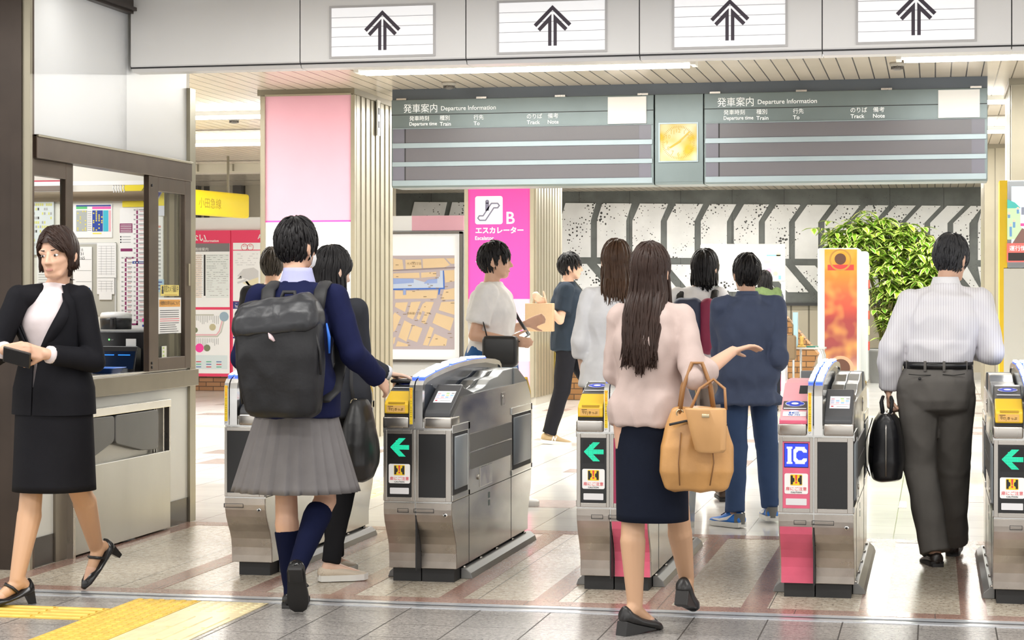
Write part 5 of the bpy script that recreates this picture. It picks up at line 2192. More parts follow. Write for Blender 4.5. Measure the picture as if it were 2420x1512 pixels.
    # left dashboard: ticket slot, card reader
    xa, xb = -W + .004, -.040
    if half:
        pass
    elif kind == 'ic':
        b = MB()
        b.prism([(-.112, .803), (-.112, .818), (-.098, .832), (.055, .905), (.075, .916), (.22, .975), (.30, .985), (.55, .985), (.60, .90), (.0, .80)], 0, xa, xb)
        o = b.build('pink_dashboard', [PINKL2], t, bevel=.006)
        b = MB()
        b.prism([(-.115, .803), (-.115, .816), (-.10, .826), (.0, .80)], 0, xa - .001, xb + .001)
        b.build('front_lip', [PINKG], o)
        n_d = Vector((0, .153, .073)).normalized()
        mpS = face((0, -.098, .832), (1, 0, 0), n_d)
        up = Vector((0, -n_d.z, n_d.y))
        b = MB()
        rrect(b, off(mpS, up, .0015), xa + .012, xb - .006, .008, .052, .004)
        b.build('ic_sticker', [PAPER], o)
        b = MB()
        letters(b, 'IC', (xa + xb) / 2, .030, w=.045, h=.017, mp=off(mpS, up, .0022), align='c', bold=.04)
        letters(b, '専用', (xa + xb) / 2, .011, w=.055, h=.015, mp=off(mpS, up, .0022), align='c')
        b.build('ic_lettering', [M('ic_blue_ink', (.03, .12, .5), .5)], o)
        b = MB()
        poly(b, off(mpS, up, .0018), [((xa + xb) / 2 + .022 * math.cos(k * PI / 12), .058 + .006 * math.sin(k * PI / 12)) for k in range(24)])
        b.build('sensor_mark', [M('mark_lilac', (.62, .62, .86), .3, es=.3)], o)
        mpR, rl, rh = mpS, .072, .150
        b = MB()
        rrect(b, off(mpS, up, .002), xa + .008, xb - .004, .070, .150, .004)
        b.build('card_reader', [M('reader_dark', (.10, .085, .085), .25)], o)
        mpS2 = face((0, .075, .916), (1, 0, 0), Vector((0, .145, .059)).normalized())
        b = MB()
        rect(b, off(mpS2, (0, -.38, .92), .001), xb - .05, xb - .006, .035, .125)
        b.build('dark_slot', [INK], o)
    else:
        b = MB()
        b.prism([(-.108, .803), (-.108, .822), (-.04, .84), (.02, .80)], 0, xa, xb)
        b.build('black_lip', [BLACKR], t, bevel=.003)
        b = MB()
        ysl = [(-.118, .820), (-.118, .866), (-.105, .880), (-.075, .893), (-.010, .925), (.03, .80), (.0, .80)]
        b.prism(ysl, 0, xa + .002, xb - .001)
        o = b.build('ticket_slot', [YELG], t, 'yellow ticket slot', bevel=.006, seg=3)
        mpS = face((0, -.105, .880), (1, 0, 0), Vector((0, .095, .045)).normalized())
        up = Vector((0, -.43, .90))
        b = MB()
        b.box(xa + .022, xb - .020, -.1192, -.104, .8665, .8755)
        b.build('slot_mouth', [M('slot_ochre', (.50, .30, .02), .5)], o)
        b = MB()
        rrect(b, front(-.1190), xa + .014, xb - .018, .826, .859, .002)
        b.build('ticket_label', [M('label_ochre', (.72, .42, .12), .5)], o)
        b = MB()
        F = front(-.1197)
        letters(b, 'きっぷ', xa + .054, .834, w=.042, mp=F, bold=.02)
        rect(b, F, xa + .020, xa + .046, .853, .856)
        for k in range(3):
            stroke(b, F, [(xa + .024 + k * .004, .850), (xa + .026 + k * .004, .835 + abs(k - 1) * .004)], .0018)
        stroke(b, F, [(xa + .038, .846), (xa + .040, .834)], .002)
        stroke(b, F, [(xa + .038, .846), (xa + .046, .845), (xa + .049, .830)], .0015)
        b.build('ticket_print', [M('print_brown', (.10, .05, .01), .5)], o)
        b = MB()
        b.prism([(-.012, .80), (-.012, .926), (.135, .972), (.20, .976), (.30, .96), (.40, .90)], 0, xa + .003, xb)
        o = b.build('card_reader', [SHADE], t, bevel=.004)
        mpR = face((0, -.010, .927), (1, 0, 0), Vector((0, .147, .046)).normalized())
        mpS, up, rl, rh = mpR, Vector((0, -.30, .95)), .022, .14
    if not half:
        b = MB()
        cx = (xa + xb) / 2
        cz = (rl + rh) / 2 + .012
        F = off(mpR, up, .0035)
        ell = lambda F, a, c_, mi, r2=1.: poly(b, F, [(cx + a * math.cos(k * PI / 14), cz + c_ * math.sin(k * PI / 14)) for k in range(28)], mi)
        ell(F, .044, .028, 1)
        ell(off(mpR, up, .0042), .041, .026, 0)
        ell(off(mpR, up, .0049), .017, .010, 1)
        for s in (-1, 1):
            stroke(b, off(mpR, up, .0049), [(cx + s * .024, cz - .016), (cx + s * .034, cz - .012)], .003, 1)
            stroke(b, off(mpR, up, .0049), [(cx + s * .024, cz + .016), (cx + s * .034, cz + .012)], .003, 1)
        b.build('touch_mark', [OVAL, PAPER], o)
        b = MB()
        rect(b, F, xa + .012, xb - .008, rl + .001, rl + .010)
        b.build('reader_label', [PAPER], o)
    # right dashboard with the screen
    xa, xb = .036, W - .006
    b = MB()
    b.prism([(-.106, .803), (-.106, .822), (-.09, .838), (.145, .948), (.16, .950), (.185, .935), (.40, .90), (.40, .85), (.0, .80)], 0, xa, xb)
    o = b.build('screen_console', [SHADE], t, bevel=.005)
    n_d = Vector((0, .235, .110)).normalized()
    up2 = Vector((0, -n_d.z, n_d.y))
    mpC = face((0, -.09, .838), (1, 0, 0), n_d)
    x0, x1, s0, s1 = xa + .020, xb - .014, .072, .190
    b = MB()
    rect(b, off(mpC, up2, .002), x0, x1, s0, s1)
    so = b.build('screen', [M('gate_screen', (.80, .80, .84), .2, es=.25)], o)
    b = MB()
    F = off(mpC, up2, .0028)
    rs = lambda a, c_, e, d_, mi: rect(b, F, x0 + a * (x1 - x0), x0 + e * (x1 - x0), s0 + c_ * (s1 - s0), s0 + d_ * (s1 - s0), mi)
    rs(0, .32, 1, .335, 0)
    rs(.08, .12, .2, .2, 0)
    rs(.35, .13, .9, .17, 1)
    for k, (a, c_, mi) in enumerate(((.06, .72, 2), (.52, .74, 3), (.8, .74, 1), (.05, .56, 4), (.3, .56, 5), (.55, .56, 6), (.78, .56, 5), (.05, .4, 4), (.3, .4, 2), (.55, .4, 5), (.78, .4, 4))):
        rs(a, c_, a + .17, c_ + .11, mi)
    b.build('screen_print', [RED, GREYINK, M('sp_pink', (.85, .55, .62), .5), M('sp_green', (.5, .72, .3), .5), M('sp_lilac', (.66, .68, .85), .5), M('sp_blue', (.35, .6, .85), .5), M('sp_yellow', (.88, .78, .4), .5)], so)
    # stepped covers on top
    for xa, xb, mt_, dy, nm in ((.095, W - .012, COVER, 0, 'top_cover'), (.032, .095, COVER_D, -.10, 'dark_cover'), (-W + .012, -.040, COVER, 0, 'top_cover')):
        if xa < 0 and (half or kind == 'ic'):
            continue
        pr = [(.30, .885), (.45, .905), (.62, .913), (.70, .925), (.78, .948), (.88, .955), (.98, .958), (1.06, .972), (1.12, .985), (1.30, .988), (1.36, .988), (1.36, .88)]
        b = MB()
        b.prism([(y + (dy if y < 1.3 else 0), z) for y, z in pr][::-1], 0, xa, xb)
        b.build(nm, [mt_], t, bevel=.004)
    b = MB()
    b.prism([(1.365, .88), (1.365, .990), (1.45, .988), (1.72, .905), (1.79, .82), (1.6, .80)][::-1], 0, .034, W - .004)
    if not half:
        b.prism([(1.365, .88), (1.365, .990), (1.45, .988), (1.72, .905), (1.79, .82), (1.6, .80)][::-1], 0, -W + .004, -.040)
    b.build('rear_cover', [M('rear_grey', (.22, .235, .24), .35, .3)], t, bevel=.004)
    b = MB()
    b.prism([(1.70, .912), (1.795, .83), (1.81, .76), (1.83, .76), (1.815, .84), (1.72, .925)][::-1], 0, .045, W - .002)
    b.build('rear_ticket_slot', [YELG], t)
    # arch
    out = [(-.124, .752), (-.124, .930), (-.116, .957), (-.095, .976), (-.05, .990), (.10, 1.006), (.35, 1.026), (.65, 1.041), (.95, 1.048), (1.25, 1.045), (1.48, 1.034), (1.60, 1.020), (1.645, 1.0), (1.66, .96), (1.66, .89)]
    inn = [(1.64, .89), (1.64, .955), (1.62, .99), (1.58, 1.0), (1.25, 1.022), (.95, 1.025), (.65, 1.018), (.35, 1.002), (.10, .983), (-.03, .967), (-.07, .955), (-.085, .930), (-.085, .752)]
    for xa, xb in ((-.036, -.013), (-.007, .030)):
        b = MB()
        n = len(out)
        ring = out + inn
        # arch ring built as a strip of quads so the shape stays concave
        for k in range(n - 1):
            j = len(inn) - 1 - min(k, len(inn) - 1)
            j2 = len(inn) - 1 - min(k + 1, len(inn) - 1)
            p = [out[k], out[k + 1], inn[j2], inn[j]]
            vs = [(xa, *q_) for q_ in p] + [(xb, *q_) for q_ in p]
            fs = [(0, 1, 5, 4), (2, 3, 7, 6), (3, 2, 1, 0), (4, 5, 6, 7)]
            if k == 0:
                fs.append((0, 4, 7, 3))
            if k == n - 2:
                fs.append((1, 2, 6, 5))
            b.add(vs, fs, 0)
        b.build('arch', [STEEL_L], t)
    b = MB()
    b.prism([(-.085, .80), (-.085, .930)] + inn[::-1][2:] + [(1.64, .85)], 0, -.032, .022)
    b.build('arch_side', [SMOKE], t)
    for xa, xb in ((-.034, -.015), (-.002, .026)):
        for y0, y1, z0, z1 in ((-.06, .13, .992, 1.012), (.17, .42, 1.016, 1.034), (.50, .80, 1.038, 1.048), (.90, 1.25, 1.0515, 1.049)):
            b = MB()
            b.prism([(y0, z0 - .004), (y1, z1 - .006), (y1, z1 + .007), (y1 - .02, z1 + .010), (y0 + .02, z0 + .010), (y0, z0 + .006)][::-1], 0, xa, xb)
            b.build('lamp_pad', [PADL], t)
            b = MB()
            b.prism([(y0 - .01, z0 - .006), (y1 + .01, z1 - .008), (y1 + .01, z1 + .002), (y0 - .01, z0 + .002)][::-1], 0, xa - .002, xb + .002)
            b.build('lamp_rim', [PADB], t)
    b = MB()
    b.box(-.033, -.019, -.1265, -.1235, .770, .945)
    o = b.build('caution_tape', [YELT], t)
    for body, z1, mt_ in (('扉にご注意！', .942, RED), ('かけこみはおやめください', .885, INK)):
        b = MB()
        hgt = .0105 if mt_ is INK else .0098
        for k, ch in enumerate(body):
            letters(b, ch, -.026, z1 - (k + 1) * hgt + .0012, h=.0082, mp=front(-.1272), align='c')
        b.build('tape_lettering', [mt_], o)
    # sides
    for s in ((1,) if half else (-1, 1)):
        X = s * W
        bx = lambda mb, d0, d1, y0, y1, z0, z1, mi=0, r=0.: mb.box(min(X + s * d0, X + s * d1), max(X + s * d0, X + s * d1), y0, y1, z0, z1, mi, r)
        for (y0, y1, z0, z1) in ((-.098, .262, .400, .765), (1.268, 1.818, .405, .775)):
            b = MB()
            bx(b, 0, .002, y0 + .03, y1 - .035, z0 + .03, z1 - .04)
            o = b.build('flap_recess', [INK], t)
            b = MB()
            for a in ((y0, y1, z1 - .04, z1), (y0, y1, z0, z0 + .03), (y1 - .035, y1, z0, z1)):
                bx(b, -.002, .006, *a)
            b.build('recess_frame', [SIDE], o, bevel=.003)
            b = MB()
            bx(b, -.01, .008, y0 + .05, y1 - .05, z0 + .052, z1 - .055, 0, .007)
            b.build('flap_door', [FLAP], t)
        for (z0, z1) in ((.612, .698), (.523, .602)):
            b = MB()
            bx(b, -.001, .0055, .266, 1.262, z0, z1)
            b.build('side_band', [BAND], t)
        b = MB()
        bx(b, 0, .0012, .262, .265, .066, .52)
        bx(b, 0, .0012, 1.263, 1.266, .066, .52)
        bx(b, 0, .0012, -.09, 1.81, .396, .399)
        b.build('panel_seam', [INK], t)
        b = MB()
        bx(b, 0, .0035, .50, .78, .415, .515)
        o = b.build('service_hatch', [STEEL_L], t, bevel=.0015)
        b = MB()
        b.cyl((X, .46, .47), (X + s * .006, .46, .47), .013)
        b.build('lock', [STEEL], o)
        b = MB()
        for z0 in (.34, .30):
            bx(b, 0, .001, .70, .735, z0, z0 + .03)
        b.build('status_sticker', [M('sticker_teal', (.14, .2, .2), .4)], t)
        b = MB()
        bx(b, 0, .003, 1.02, 1.10, .80, .87)
        o = b.build('key_plate', [STEEL], t, bevel=.0015)
        b = MB()
        b.cyl((X + s * .002, 1.04, .848), (X + s * .006, 1.04, .848), .009)
        bx(b, .003, .004, 1.045, 1.085, .81, .83)
        b.build('key_lock', [STEEL_L], o)
        for y_ in (.16, .52, .9, 1.3, 1.62):
            b = MB()
            b.cyl((X * .93, y_, .055), (X * .93 + s * .02, y_, .055), .006)
            b.build('bolt', [STEEL], t)
    return t


gate(0, 'leftmost ticket gate, half hidden behind the student with backpack, blank panel showing', 'blank')
gate(1, 'whole silver ticket gate with yellow slot and green arrow, touched by long-haired woman', 'yellow')
gate(2, 'silver ticket gate with yellow slot and pink right half, behind woman in pink blouse', 'yellow_pink')
gate(3, 'pink ticket gate with blue IC dot display, left of the businessman', 'ic')
gate(4, 'ticket gate with yellow slot cut off by right edge, right of the businessman', 'yellow')
# ================================================================ people
SKIN = M('skin', (.66, .40, .28), .5, var=.06, vscale=8)
SKIN_L = M('skin_light', (.74, .50, .38), .5, var=.05, vscale=8)
STOCK = M('tan_stocking', (.60, .36, .22), .42)
EYEW = M('eye_white', (.8, .8, .78), .2)
EYEB = M('eye_iris', (.03, .018, .012), .15)
LIP = M('lip', (.54, .25, .20), .45)


def hair_mat(name, c, rough=.42):
    m, nt, b, obj, xyz = base_mat(name, rough, 0, .22)
    n = node(nt, 'ShaderNodeTexNoise', inp={'Scale': 30., 'Detail': 3.})
    nt.links.new(obj, n.inputs['Vector'])
    nt.links.new(mixc(nt, n.outputs[0], tuple(x * .6 for x in c), tuple(min(1, x * 1.5) for x in c)), b.inputs['Base Color'])
    return m


HB = hair_mat('hair_black', (.012, .011, .012))
HBR = hair_mat('hair_brown', (.065, .034, .02))
HDB = hair_mat('hair_dark_brown', (.03, .016, .012))
HGR = hair_mat('hair_greying', (.035, .035, .038))


def cloth(name, col, rough=.8, var=.06, **k):
    return M('cloth_' + name, col, rough, spec=.12, var=var, vscale=12, bump=.12, bscale=500, **k)


def remesh(mb, name, mats, parent, vox=.008, it=4, wr=0., wf=9., aniso=(1, 1, .6), seed=0, label=None):
    me = mb.mesh('tmp', [])
    o = bpy.data.objects.new('tmp', me)
    COL.objects.link(o)
    md = o.modifiers.new('r', 'REMESH')
    md.mode, md.voxel_size = 'VOXEL', vox
    sm = o.modifiers.new('s', 'SMOOTH')
    sm.factor, sm.iterations = .5, it
    bpy.context.view_layer.update()
    res = bpy.data.meshes.new_from_object(o.evaluated_get(bpy.context.evaluated_depsgraph_get()))
    bpy.data.objects.remove(o)
    bpy.data.meshes.remove(me)
    res.name = name
    n = len(res.vertices)
    if wr:
        co = np.empty(n * 3, 'f')
        no = np.empty(n * 3, 'f')
        res.vertices.foreach_get('co', co)
        res.vertices.foreach_get('normal', no)
        co, no = co.reshape(-1, 3), no.reshape(-1, 3)
        d = np.empty(n, 'f')
        ax, ay, az = aniso
        for i in range(n):
            x, y, z = co[i]
            v = Vector((x * wf * ax + seed, y * wf * ay, z * wf * az))
            a = noise.noise(v)
            d[i] = (1 - abs(a) * 2.2) * .7 + noise.noise(v * 2.3) * .5
        co += no * (d * wr)[:, None]
        res.vertices.foreach_set('co', co.ravel())
    res.polygons.foreach_set('use_smooth', [True] * len(res.polygons))
    for m in (mats if isinstance(mats, (list, tuple)) else [mats]):
        res.materials.append(m)
    res.update()
    ob = bpy.data.objects.new(name, res)
    COL.objects.link(ob)
    ob.parent = parent
    if label:
        ob['label'] = label
    return ob


def rz(v, a):
    c, s = math.cos(a), math.sin(a)
    return Vector((v[0] * c - v[1] * s, v[0] * s + v[1] * c, v[2]))


class Fig:
    """A figure: joints are offsets from the point between the feet; x to the right, y away from the concourse, z up."""

    def __init__(s, label, loc, heading=0., k=1., fem=False, dz=0., skin=None, pose=None, cat='person'):
        s.t = thing('person', label, cat, (loc[0], loc[1], 0))
        s.loc, s.h, s.k, s.fem, s.dz = loc, math.radians(heading), k, fem, dz
        s.skin = skin or SKIN
        w = .142 if fem else .172
        J = dict(pel=(0, 0, .95), chest=(0, .005, 1.26), neck=(0, 0, 1.445), head=(0, .03, 1.58),
                 shL=(-w, -.01, 1.375), elL=(-w - .05, -.03, 1.12), wrL=(-w - .03, .05, .88),
                 shR=(w, -.01, 1.375), elR=(w + .05, -.03, 1.12), wrR=(w + .03, .05, .88),
                 hipL=(-.092, 0, .92), knL=(-.095, .02, .50), anL=(-.095, -.01, .09),
                 hipR=(.092, 0, .92), knR=(.095, .02, .50), anR=(.095, -.01, .09))
        s.J = {n: rz(Vector(v) * k, s.h) + Vector((0, 0, dz)) for n, v in J.items()}
        s.fy = {'L': heading, 'R': heading}       # toe direction
        s.fp = {'L': 0., 'R': 0.}                 # heel lift
        s.head_yaw, s.head_pitch, s.head_roll = heading, 0., 0.
        s.hand = {'L': {}, 'R': {}}
        for n, v in (pose or {}).items():
            if n in s.J:
                s.J[n] = Vector(v)
            else:
                setattr(s, n, v)
        s.R = Vector((math.cos(s.h), math.sin(s.h), 0))
        s.F = Vector((-math.sin(s.h), math.cos(s.h), 0))
        a, p, r = math.radians(s.head_yaw), math.radians(s.head_pitch), math.radians(s.head_roll)
        s.H = Matrix.Translation(s.J['head']) @ Matrix.Rotation(a, 4, 'Z') @ Matrix.Rotation(-p, 4, 'X') @ Matrix.Rotation(r, 4, 'Y') @ Matrix.Scale(k if k < 1.05 else 1.05, 4)

    # -- torso
    def spine(s):
        J = s.J
        return [J['pel'] - Vector((0, 0, .10 * s.k)), J['pel'], J['pel'].lerp(J['chest'], .5), J['chest'], J['chest'].lerp(J['neck'], .52), J['neck']]

    def ring(s, c, rx, ry, n=28, p=2.4, pl=None):
        out = []
        for i in range(n):
            a = 2 * PI * i / n
            ca, sa = math.cos(a), math.sin(a)
            r = (abs(ca) ** p + abs(sa) ** p) ** (-1 / p)
            q = 1. if pl is None else pl(a)
            out.append(tuple(c + s.R * (rx * r * ca * q) + s.F * (ry * r * sa * q)))
        return out

    def torso(s, mb, inf=0., lo=0, hem=None):
        dims = [(.150, .105), (.172, .122), (.130, .098), (.150, .120), (.130, .094), (.056, .054)] if s.fem else \
               [(.150, .105), (.168, .122), (.148, .110), (.172, .125), (.148, .100), (.062, .058)]
        sp = s.spine()
        rings = []
        for i, (c, (rx, ry)) in enumerate(zip(sp, dims)):
            if i < lo:
                continue
            f = inf if i < 5 else inf * .4
            rings.append((c, rx * s.k + f, ry * s.k + f))
        if hem:
            rings = [hem] + [r for r in rings if r[0].z > hem[0].z + .02]
        # denser loft
        L = []
        for a, b in zip(rings[:-1], rings[1:]):
            for q in range(4):
                f = q / 4
                g = f * f * (3 - 2 * f)
                L.append((a[0].lerp(b[0], f), a[1] + (b[1] - a[1]) * g, a[2] + (b[2] - a[2]) * g))
        L.append(rings[-1])
        mb.rings([s.ring(*r) for r in L], 0, True)
        for sd in 'LR':
            mb.capsule(s.J['neck'] - Vector((0, 0, .045 * s.k)) + (s.J['sh' + sd] - s.J['neck']) * .15, s.J['sh' + sd], .046 * s.k + inf * .45, .046 * s.k + inf * .5)

    def foot_m(s, sd):
        a = s.J['an' + sd]
        return Matrix.Translation(a) @ Matrix.Rotation(math.radians(s.fy[sd]), 4, 'Z') @ Matrix.Rotation(-math.radians(s.fp[sd]), 4, 'X') @ Matrix.Translation((0, 0, -.09 * s.k)) @ Matrix.Scale(s.k, 4)

    def make_hand(s, mb, sd):
        h = dict(dir=None, palm=None, curl=.5, thumb=1 if sd == 'L' else -1)
        h.update(s.hand[sd])
        W = s.J['wr' + sd]
        d = Vector(h['dir']).normalized() if h['dir'] else (W - s.J['el' + sd]).normalized()
        n = Vector(h['palm']) if h['palm'] else (s.R if sd == 'L' else -s.R)
        n = (n - d * n.dot(d)).normalized()
        sv = d.cross(n).normalized()
        if not h['palm']:
            if sv.dot(s.F) < 0:
                sv = -sv
        else:
            sv = sv * h['thumb']
        k = s.k * (.94 if s.fem else 1.)
        offs = (.027, .009, -.009, -.027)
        lens = (.068, .078, .072, .056)
        for o, L in zip(offs, lens):
            a = W + sv * (o * .55 * k) + d * (.0 * k)
            b = W + sv * (o * k) + d * ((.088 - abs(o + .005) * .25) * k)
            mb.capsule(a, b, .0135 * k, .0115 * k, 10)
            p, dd = b, d.copy()
            c = h['curl']
            for seg, ang in ((.45, 38), (.31, 52), (.24, 32)):
                q = Quaternion(d.cross(n).normalized(), math.radians(ang * c))
                dd = q @ dd
                e = p + dd * (L * seg * k)
                mb.capsule(p, e, .0098 * k, .0085 * k, 8)
                p = e
        p = W + sv * (.022 * k) + d * (.022 * k)
        dd = (d * .75 + sv * .65 + n * .35).normalized()
        for L, r0, r1 in ((.042, .0145, .0115), (.032, .0115, .010), (.024, .010, .0085)):
            e = p + dd * (L * k)
            mb.capsule(p, e, r0 * k, r1 * k, 9)
            p = e
            dd = (dd + d * .25 + n * (.3 * h['curl'])).normalized()

    def body(s, vox=.0058, legs=None):
        k, J = s.k, s.J
        mb = MB()
        s.torso(mb, -.012)
        mb.capsule(J['neck'] - Vector((0, 0, .05)), s.H @ Vector((0, -.02, -.06)), .056 * k, .05 * k)
        tmp = MB()
        tmp.ball((0, -.012, .022), .076, .094, .098)
        tmp.ball((0, .022, -.035), .060, .068, .075)
        tmp.ball((0, .050, -.085), .030, .034, .026)
        tmp.capsule((-.05, .01, -.03), (-.028, .055, -.085), .022, .018, 10)
        tmp.capsule((.05, .01, -.03), (.028, .055, -.085), .022, .018, 10)
        tmp.capsule((0, .082, .012), (0, .104, -.028), .008, .0125, 10)
        tmp.ball((-.012, .092, -.032), .009, .010, .008)
        tmp.ball((.012, .092, -.032), .009, .010, .008)
        tmp.capsule((-.042, .070, .022), (.042, .070, .022), .012, .012, 10)
        tmp.capsule((-.016, .082, -.058), (.016, .082, -.058), .0075, .0075, 8)
        tmp.capsule((-.014, .080, -.067), (.014, .080, -.067), .008, .008, 8)
        for sx in (-1, 1):
            tmp.capsule((sx * .020, .0775, .0125), (sx * .042, .0735, .0115), .0058, .0058, 8)
            tmp.capsule((sx * .021, .0765, -.009), (sx * .041, .0725, -.009), .0055, .0055, 8)
            tmp.capsule((sx * .030, .060, -.028), (sx * .045, .035, -.02), .022, .02, 10)
            tmp.ball((sx * .079, -.012, -.008), .009, .019, .031, rot=Matrix.Rotation(sx * .35, 3, 'Z'))
            tmp.ball((sx * .078, -.006, -.034), .008, .010, .011)
        mb.merge(tmp, s.H)
        for sd in 'LR':
            mb.capsule(J['sh' + sd], J['el' + sd], .046 * k, .038 * k)
            m = J['el' + sd].lerp(J['wr' + sd], .3)
            mb.capsule(J['el' + sd], m, .037 * k, .039 * k)
            mb.capsule(m, J['wr' + sd], .039 * k, .025 * k)
            s.make_hand(mb, sd)
            if legs is not False:
                hp, kn, an = J['hip' + sd], J['kn' + sd], J['an' + sd]
                mb.capsule(hp, kn, (.070 if legs == 'thin' else .082) * k, (.042 if legs == 'thin' else .051) * k)
                back = (an - kn).cross(s.R).normalized()
                if back.dot(s.F) > 0:
                    back = -back
                th = .78 if legs == 'thin' else 1.
                c = kn.lerp(an, .32) + back * (.016 * k * th * th)
                mb.capsule(kn, c, .050 * k * th, .056 * k * th)
                mb.capsule(c, an, .055 * k * th, .034 * k)
                M_ = s.foot_m(sd)
                f = MB()
                f.capsule((0, -.012, .075), (0, -.032, .046), .032, .026, 10)
                f.capsule((0, 0, .070), (0, .10, .040), .033, .024, 10)
                f.capsule((0, .10, .038), (0, .155, .030), .028, .014, 10)
                mb.merge(f, M_)
        o = remesh(mb, 'body', s.skin, s.t, vox, 3)
        for sx in (-1, 1):
            e = MB()
            e.ball((sx * .031, .0725, .002), .0120, .0112, .0068, 12, 8, 0)
            e.ball((sx * .031, .0808, .002), .0062, .0040, .0064, 10, 6, 1)
            q = MB()
            q.merge(e, s.H)
            q.build('eye', [EYEW, EYEB], s.t)
            e = MB()
            e.capsule((sx * .018, .0855, .026), (sx * .046, .074, .028), .0028, .0022, 6)
            q = MB()
            q.merge(e, s.H)
            q.build('eyebrow', [HB], s.t)
        e = MB()
        e.ball((0, .0885, -.0625), .018, .003, .0068, 12, 8)
        q = MB()
        q.merge(e, s.H)
        q.build('lips', [LIP], s.t)
        return o

    # -- hair
    def hair(s, mat, kind='short', length=.30, n=420, seed=1, spread=.02, front=True, tie=None):
        rn = random.Random(seed)
        A = Vector((.082, .103, .110))
        C = Vector((0, -.013, .024))
        hl_pts = [(-.13, -.085), (-.09, -.072), (-.05, -.06), (-.025, -.03), (.0, .02), (.03, -.005), (.048, .03), (.065, .055), (.085, .066), (.12, .085)]
        if kind != 'short':
            hl_pts = [(-.13, -.09), (-.02, -.08), (.02, -.06), (.05, .02), (.07, .055), (.09, .068), (.12, .085)]

        def hl(y):
            for (a, za), (b, zb) in zip(hl_pts[:-1], hl_pts[1:]):
                if a <= y <= b:
                    return za + (zb - za) * (y - a) / (b - a)
            return hl_pts[-1][1] if y > 0 else hl_pts[0][1]
        mb = MB()
        nu, nv = 40, 26
        idx = {}
        for j in range(nv + 1):
            t = -PI / 2 + PI * j / nv
            for i in range(nu):
                a = 2 * PI * i / nu
                p = C + Vector((A.x * math.cos(t) * math.cos(a), A.y * math.cos(t) * math.sin(a), A.z * math.sin(t)))
                if p.z >= hl(p.y) - .004:
                    idx[i, j] = len(mb.v)
                    mb.v.append(tuple(p))
        for j in range(nv):
            for i in range(nu):
                q = [(i, j), ((i + 1) % nu, j), ((i + 1) % nu, j + 1), (i, j + 1)]
                if all(x in idx for x in q):
                    mb.f.append([idx[x] for x in q])
                    mb.mi.append(0)
                    mb.sm.append(True)
        loc = MB()
        loc.merge(mb, s.H)
        Hi = s.H.inverted()
        crown = Vector((.01, -.045, .128))
        tries = 0
        made = 0
        while made < n and tries < n * 8:
            tries += 1
            u, v = rn.uniform(-1, 1), rn.uniform(0, 2 * PI)
            r = math.sqrt(max(0, 1 - u * u))
            d = Vector((r * math.cos(v), r * math.sin(v), u))
            p = C + Vector((d.x * A.x, d.y * A.y, d.z * A.z))
            if p.z < hl(p.y) + .004:
                continue
            if kind != 'short' and p.z < .0 and p.y > -.02:
                continue
            made += 1
            sc = 1.01 + rn.random() * .045
            L = rn.uniform(.045, .085) if kind == 'short' else (length * rn.uniform(.82, 1.05) + max(0, p.z + .02))
            if kind == 'short' and p.y < -.05 and p.z < 0:
                L *= .5
            if kind != 'short' and p.y > .035 and abs(p.x) < .05:
                L = min(L, .085)
            step = .014 if kind == 'short' else .03
            pts = [p.copy()]
            q = p.copy()
            world = None
            left = L
            wob = rn.uniform(0, 6)
            while left > 0:
                st = min(step, left)
                left -= st
                if world is None:
                    nrm = Vector(((q - C).x / A.x ** 2, (q - C).y / A.y ** 2, (q - C).z / A.z ** 2)).normalized()
                    flow = (q - crown).normalized() * .9 + Vector((0, 0, -.75)) + Vector((rn.uniform(-.2, .2), rn.uniform(-.2, .2), 0))
                    if kind == 'short' and q.y > .03:
                        flow += Vector((.5, .5, 0))
                    elif q.y > .02:
                        flow += Vector((math.copysign(1.5, q.x - .02), -.3, 0))
                    tg = flow - nrm * flow.dot(nrm)
                    if tg.length < 1e-3:
                        tg = Vector((1, 0, 0))
                    q = q + tg.normalized() * st
                    w = q - C
                    g = math.sqrt((w.x / A.x) ** 2 + (w.y / A.y) ** 2 + (w.z / A.z) ** 2)
                    q = C + w * (sc / g)
                    if q.y > .045 and q.z < .05 and kind != 'short':
                        q.x *= 1.02
                    if kind != 'short' and q.z < -.012 and (q.z < -.05 or left < length):
                        world = s.H @ q
                    pts.append(q.copy())
                else:
                    world = world + Vector((math.sin(wob + left * 22) * .004, 0, -st))
                    # lie over the shoulders and the back
                    rel = world - s.J['neck']
                    if world.z < s.J['neck'].z + .02:
                        fo = rel.dot(s.F)
                        si = rel.dot(s.R)
                        tgt = -(.138 + (sc - 1) * .35) * s.k if fo < .03 else fo
                        world += s.F * ((tgt - fo) * .22)
                        lim = (.10 + spread) * s.k
                        if abs(si) > lim:
                            world -= s.R * ((si - math.copysign(lim, si)) * .3)
                    pts.append(Hi @ world)
            m = len(pts)
            if m < 3:
                continue
            w0 = rn.uniform(.006, .010) if kind == 'short' else rn.uniform(.009, .015)
            rr = [w0 * (.35 + .65 * math.sin(PI * min(1, (i + .6) / (m * .55)) * .5)) * (1 - (i / (m - 1)) ** 3 * .85) for i in range(m)]
            if kind == 'short':
                for i in range(m):
                    nn = (pts[i] - C).normalized()
                    pts[i] = pts[i] + nn * (.007 * (i / (m - 1)) ** 2 * rn.random())
            t_ = MB()
            t_.tube(pts, rr, 5, 0, True, True, .55)
            loc.merge(t_, s.H)
        return loc.build('hair', [mat], s.t)

